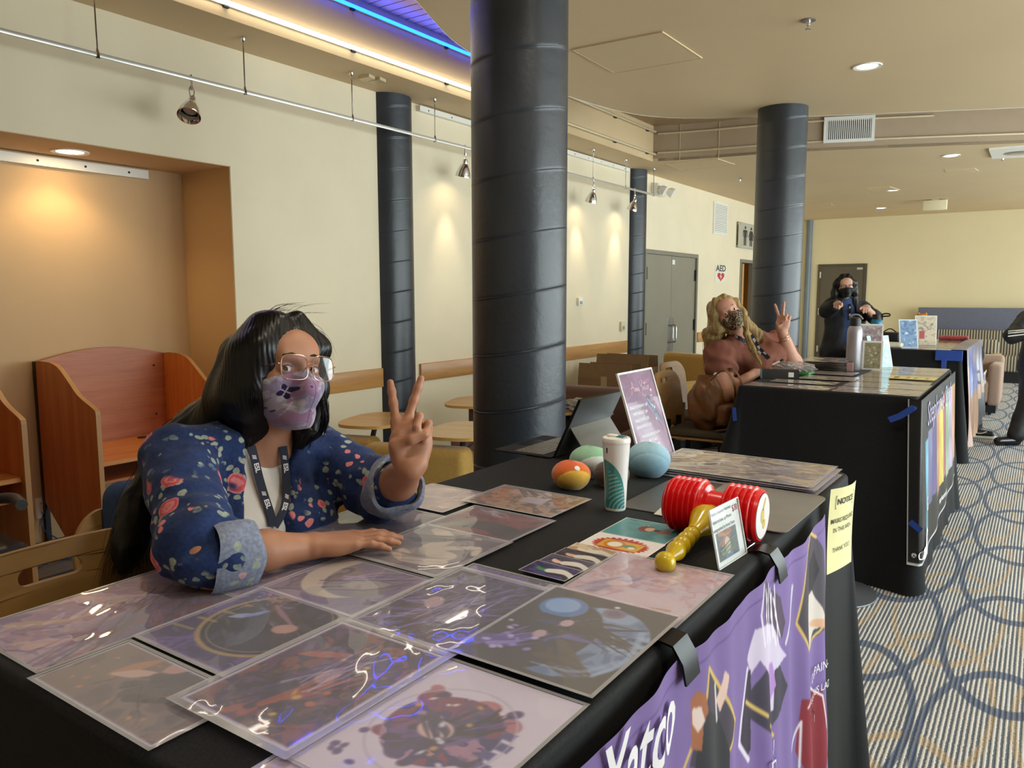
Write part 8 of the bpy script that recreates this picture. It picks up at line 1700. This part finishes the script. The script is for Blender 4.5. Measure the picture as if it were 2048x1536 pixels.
d3l = unit(_C-W3l+V(0, 0, -.5)-r3*.8); hd3l = hand(W3l, d3l, unit(V(0, 0, -1)-d3l*(-d3l[2])), unit(np.cross(d3l, (0, 0, 1))), 1.05, pt, (0, 0, 0, 0), ((.02, .024, .006), (.05, .03, .02), (.07, .01, .035), (.08, -.01, .036)))
leg3 = []
for sgn in (-1, 1):
    hp = P3_+S3*.085*sgn; kn = V(hp[0], hp[1]-.01, .50); an_ = V(hp[0], hp[1]+.03, .085); leg3 += [cap(hp, kn, .092, .062, k=.03), cap(kn, an_, .058, .04, k=.02), cap(an_+V(0, 0, -.04), an_+V(*(t3*.17))+V(0, 0, -.045), .04, .035, k=.02)]
sdf_obj('body', tor3+[cap(h3.p(0, -.018, -.06), N3, .056, .062, k=.03)]+h3.prims()+arm3+hd3+hd3l+leg3, .0055, M_skin3, w3); eyeballs(h3, (0, 0, CAM_H), w3, r0=.0108, y0=.0745)
M_jk = mat('navy_black_jacket', '14161f', .7, var=.1, vscale=20)
oq = [march(inflate(tor3, .03), x, y, dm-.7, dm+.4) for x, y in ((1700, 606), (1702, 632), (1701, 660), (1698, 690))]
sdf_obj('jacket', inflate(tor3[1:], .03)+inflate(tor3[:1], .036)+[cap(R3, E3, .078, .072, k=.04), cap(E3, E3*.35+W3*.65, .068, .062, k=.03), cap(L3, E3l, .078, .072, k=.04), cap(E3l, E3l*.85+W3l*.15, .066, .064, k=.03), *[cap(oq[i], oq[i+1], .062, .058, k=.015, op='s') for i in range(3)], cap(N3, N3+V(0, 0, .2), .085, .10, k=.02, op='s')], .008, M_jk, w3, clothes_disp(.018, 12, 8))
sdf_obj('t_shirt', inflate(tor3, .012), .009, mat('blue_tee_print', '33456e', .9, var=.35, vscale=18), w3); sdf_obj('trousers', inflate([tor3[0]]+[q for i, q in enumerate(leg3) if i % 3 != 2], .016), .010, mat('grey_jeans', '5a5650', .9), w3)
for i in (2, 5): sdf_obj('shoe', inflate([leg3[i]], .01), .008, M_dark, w3)
sdf_obj('face_mask', simple_mask(h3), .004, mat('black_cloth_mask', '151614', .7), w3)
M_h3 = hair_mat('dark_brown_hair', '0d0a09', '1e1512', .4); hb = h3.p
g1 = [hb(-.03, .03, .105), hb(-.08, .012, .03), hb(-.09, -.01, -.06), D(1668, 603, dm+.02), D(1664, 618, dm+.04)]; g2 = [hb(.03, .03, .105), hb(.08, .012, .03), hb(.088, .0, -.06), D(1709, 605, dm), D(1712, 622, dm-.06)]; g3_ = [hb(0, -.09, .05), hb(0, -.11, -.05), hb(0, -.11, -.2)]
sdf_obj('hair', [ell(h3.p(0, -.014, .034), (.081, .102, .083), h3.R, k=.02), ell(h3.p(0, -.045, -.04), (.076, .072, .10), h3.R, k=.04)]+chain(g1, [.022, .028, .034, .036, .022], .05)+chain(g2, [.02, .024, .028, .028, .016], .05)+chain(g3_, [.06, .065, .05], .03)+[ell(h3.p(.008, .118, -.014), (.056, .080, .086), h3.R, k=.012, op='s')], .005, M_h3, w3, lambda P: .0012*np.sin(((P-h3.O)@r3)*160+8*n3(P*14, 2)))
g_ = thing('eyeglasses', 'dark framed eyeglasses worn by the pointing person', 'glasses', h3.p(0, .11, 0))
for s in (-1, 1):
    a = np.linspace(0, 2*PI, 24, endpoint=False); MB().tube([h3.p(s*.034+.027*np.sign(math.cos(q))*abs(math.cos(q))**.6, .112, -.002+.017*np.sign(math.sin(q))*abs(math.sin(q))**.6) for q in a], .0024, 6, closed=True).build('rim', M_black, g_, world=True); MB().tube([h3.p(s*.062, .108, .006), h3.p(s*.078, .05, .005), h3.p(s*.082, -.01, 0)], .002, 6).build('temple', M_black, g_, world=True)
MB().tube([h3.p(-.008, .112, .004), h3.p(.008, .112, .004)], .0022, 6).build('bridge', M_black, g_, world=True)
ly3 = thing('lanyard', 'dark lanyard with white marks worn by the pointing person', 'lanyard', C3+t3*.15); m_, fn, Ln = ribbon([march(inflate(tor3, .014), x, y, dm-.6, dm+.4, .01) for x, y in ((1699, 608), (1700, 622), (1699, 640))], .022, t3, .0015); st = m_.build('strap', M_lan, ly3, world=True); t_ = MB()
for q in (.25, .7): put_text(t_, 'ESL', .02, fn, Ln*q, 0, 1.0, bold=.04)
t_.build('lettering', M_ink_w, st, world=True)
F_ = fr_dir(W3l*.9+E3l*.1, unit(W3l-E3l)); an = np.linspace(0, 2*PI, 20, endpoint=False); MB().tube(np.c_[.036*np.cos(an), .036*np.sin(an), 0*an]@np.array(F_)[:3, :3].T+np.array(F_)[:3, 3], .006, 8, closed=True).build('wristband', mat('white_wristband', 'd9d4c4', .6), w3, world=True)
# ------------------------------------------------------------------ person cut by the right edge
w4 = thing('person', 'standing person in black track suit with white sleeve stripes at the right edge', 'person', (.02, 8.75, 0)); d4 = 7.5
r4 = unit(np.cross(ray(2060, 600), (0, 0, 1))); t4 = unit(-V(*ray(2060, 600)[:2], 0)); P4 = lambda x, y, dd=0: D(x, y, d4+dd)
R4 = P4(2052, 640, .05); L4 = P4(2128, 640, .1); S4 = unit(L4-R4); RT4 = frame_of(S4, t4); N4 = (R4+L4)/2+V(0, 0, .09); E4 = P4(2024, 672, -.08); W4 = P4(2092, 664, -.26); E4l = P4(2152, 674, -.05); W4l = P4(2080, 674, -.22)
tor4 = [cap(P4(2072, 728, .08), P4(2104, 728, .08), .13, k=.05), cap(P4(2078, 700, .06), P4(2104, 700, .06), .125, k=.06), ell(P4(2090, 665, .06), (.19, .12, .18), RT4, k=.06), cap(R4+S4*.03, N4, .065, .06, k=.05), cap(L4-S4*.03, N4, .065, .06, k=.05)]
arm4 = [cap(R4, E4, .055, .046, k=.03), cap(E4, W4, .044, .032, k=.02), cap(L4, E4l, .055, .046, k=.03), cap(E4l, W4l, .044, .032, k=.02)]
h4 = Head(P4(2090, 588, .0), unit(t4-r4*.7), (0, 0, 1), 1.05); hd4 = hand(W4, unit(r4+V(0, 0, .2)), unit(-t4), (0, 0, 1), 1.0, ((10, 20, 10),)*4); hd4l = hand(W4l, unit(-r4), unit(-t4), (0, 0, 1), 1.0, ((10, 20, 10),)*4)
leg4 = []
for sgn, (kx, ky), (ax, ay), tx in ((-1, (2058, 805), (2032, 872), -1), (1, (2112, 805), (2124, 878), .3)):
    hp = P4(2088+16*sgn, 735, .08); kn = P4(kx, ky, .02); an_ = P4(ax, ay, .0); an_[2] = .10; tt = unit(-r4*.8*(1 if sgn < 0 else -.4)+t4*.7); leg4 += [cap(hp, kn, .095, .068, k=.03), cap(kn, an_, .064, .048, k=.02), cap(an_+V(0, 0, -.055), an_+tt*.18+V(0, 0, -.058), .042, .036, k=.02)]
sdf_obj('body', tor4+[cap(h4.p(0, -.018, -.06), N4, .056, .062, k=.03)]+h4.prims(False)+arm4+hd4+hd4l+leg4, .007, M_skin3, w4)
M_trk = mat('black_track_fabric', '0e0f12', .6, var=.1, vscale=15); sdf_obj('track_jacket', inflate(tor4, .028)+[cap(R4, E4, .078, .072, k=.04), cap(E4, W4, .068, .05, k=.03), cap(L4, E4l, .078, .072, k=.04), cap(E4l, W4l, .068, .05, k=.03), cap(N4, N4+V(0, 0, .05), .075, .07, k=.03)], .008, M_trk, w4, clothes_disp(.014, 13, 9))
sdf_obj('track_trousers', inflate([tor4[0]]+[q for i, q in enumerate(leg4) if i % 3 != 2], .03), .009, M_trk, w4, clothes_disp(.022, 10, 10))
for i in (2, 5): sdf_obj('shoe', inflate([leg4[i]], .008), .007, mat('black_patent_shoe', '121214', .15), w4)
aw = [cap(E4, W4, .070, .052)]
for k in range(3):
    A = [V(*(E4*(1-s)+W4*s)) for s in np.linspace(-.12, 1, 8)]; ofs = unit(t4*.75+V(0, 0, .65-.30*k)); m_, fn, Ln = ribbon([p+ofs*(.080-.018*i/7) for i, p in enumerate(A)], .011, ofs, .002); m_.build('sleeve_stripe', M_white, w4, world=True)
sdf_obj('hair', [ell(h4.p(0, -.014, .036), (.083, .104, .086), h4.R, k=.02), ell(h4.p(0, .118, -.01), (.06, .08, .088), h4.R, k=.012, op='s')], .008, M_h3, w4)
# lone sneaker seen past the photo banner
q = at(1958, 876, 0); t = thing('sneaker', 'black sneaker with white sole and curved stripe on the carpet by the photo banner', 'shoe', (q[0], q[1], 0)); dd = unit(V(*(r3*1.0)[:2], 0)+V(0, .0, 0)); c0 = V(q[0], q[1], 0)
sdf_obj('upper', [cap(c0-dd*.10+V(0, 0, .065), c0+dd*.10+V(0, 0, .045), .040, .032, k=.02), cap(c0-dd*.08+V(0, 0, .07), c0-dd*.07+V(0, 0, .11), .04, .042, k=.02), rb(c0+V(0, 0, -.1), (.4, .4, .122), .002, k=.003, op='s')], .005, M_black, t)
sdf_obj('sole', [cap(c0-dd*.105+V(0, 0, .018), c0+dd*.115+V(0, 0, .018), .043, .040, k=.02), rb(c0+V(0, 0, .128), (.4, .4, .1), .002, k=.003, op='s'), rb(c0+V(0, 0, -.098), (.4, .4, .1), .002, k=.003, op='s')], .005, M_white, t)
MB().tube(spline([c0-dd*.10+V(0, 0, .07)+t3*.040, c0+V(0, 0, .055)+t3*.041, c0+dd*.06+V(0, 0, .075)+t3*.030], 12), .005, 6).build('side_stripe', M_white, t, world=True)
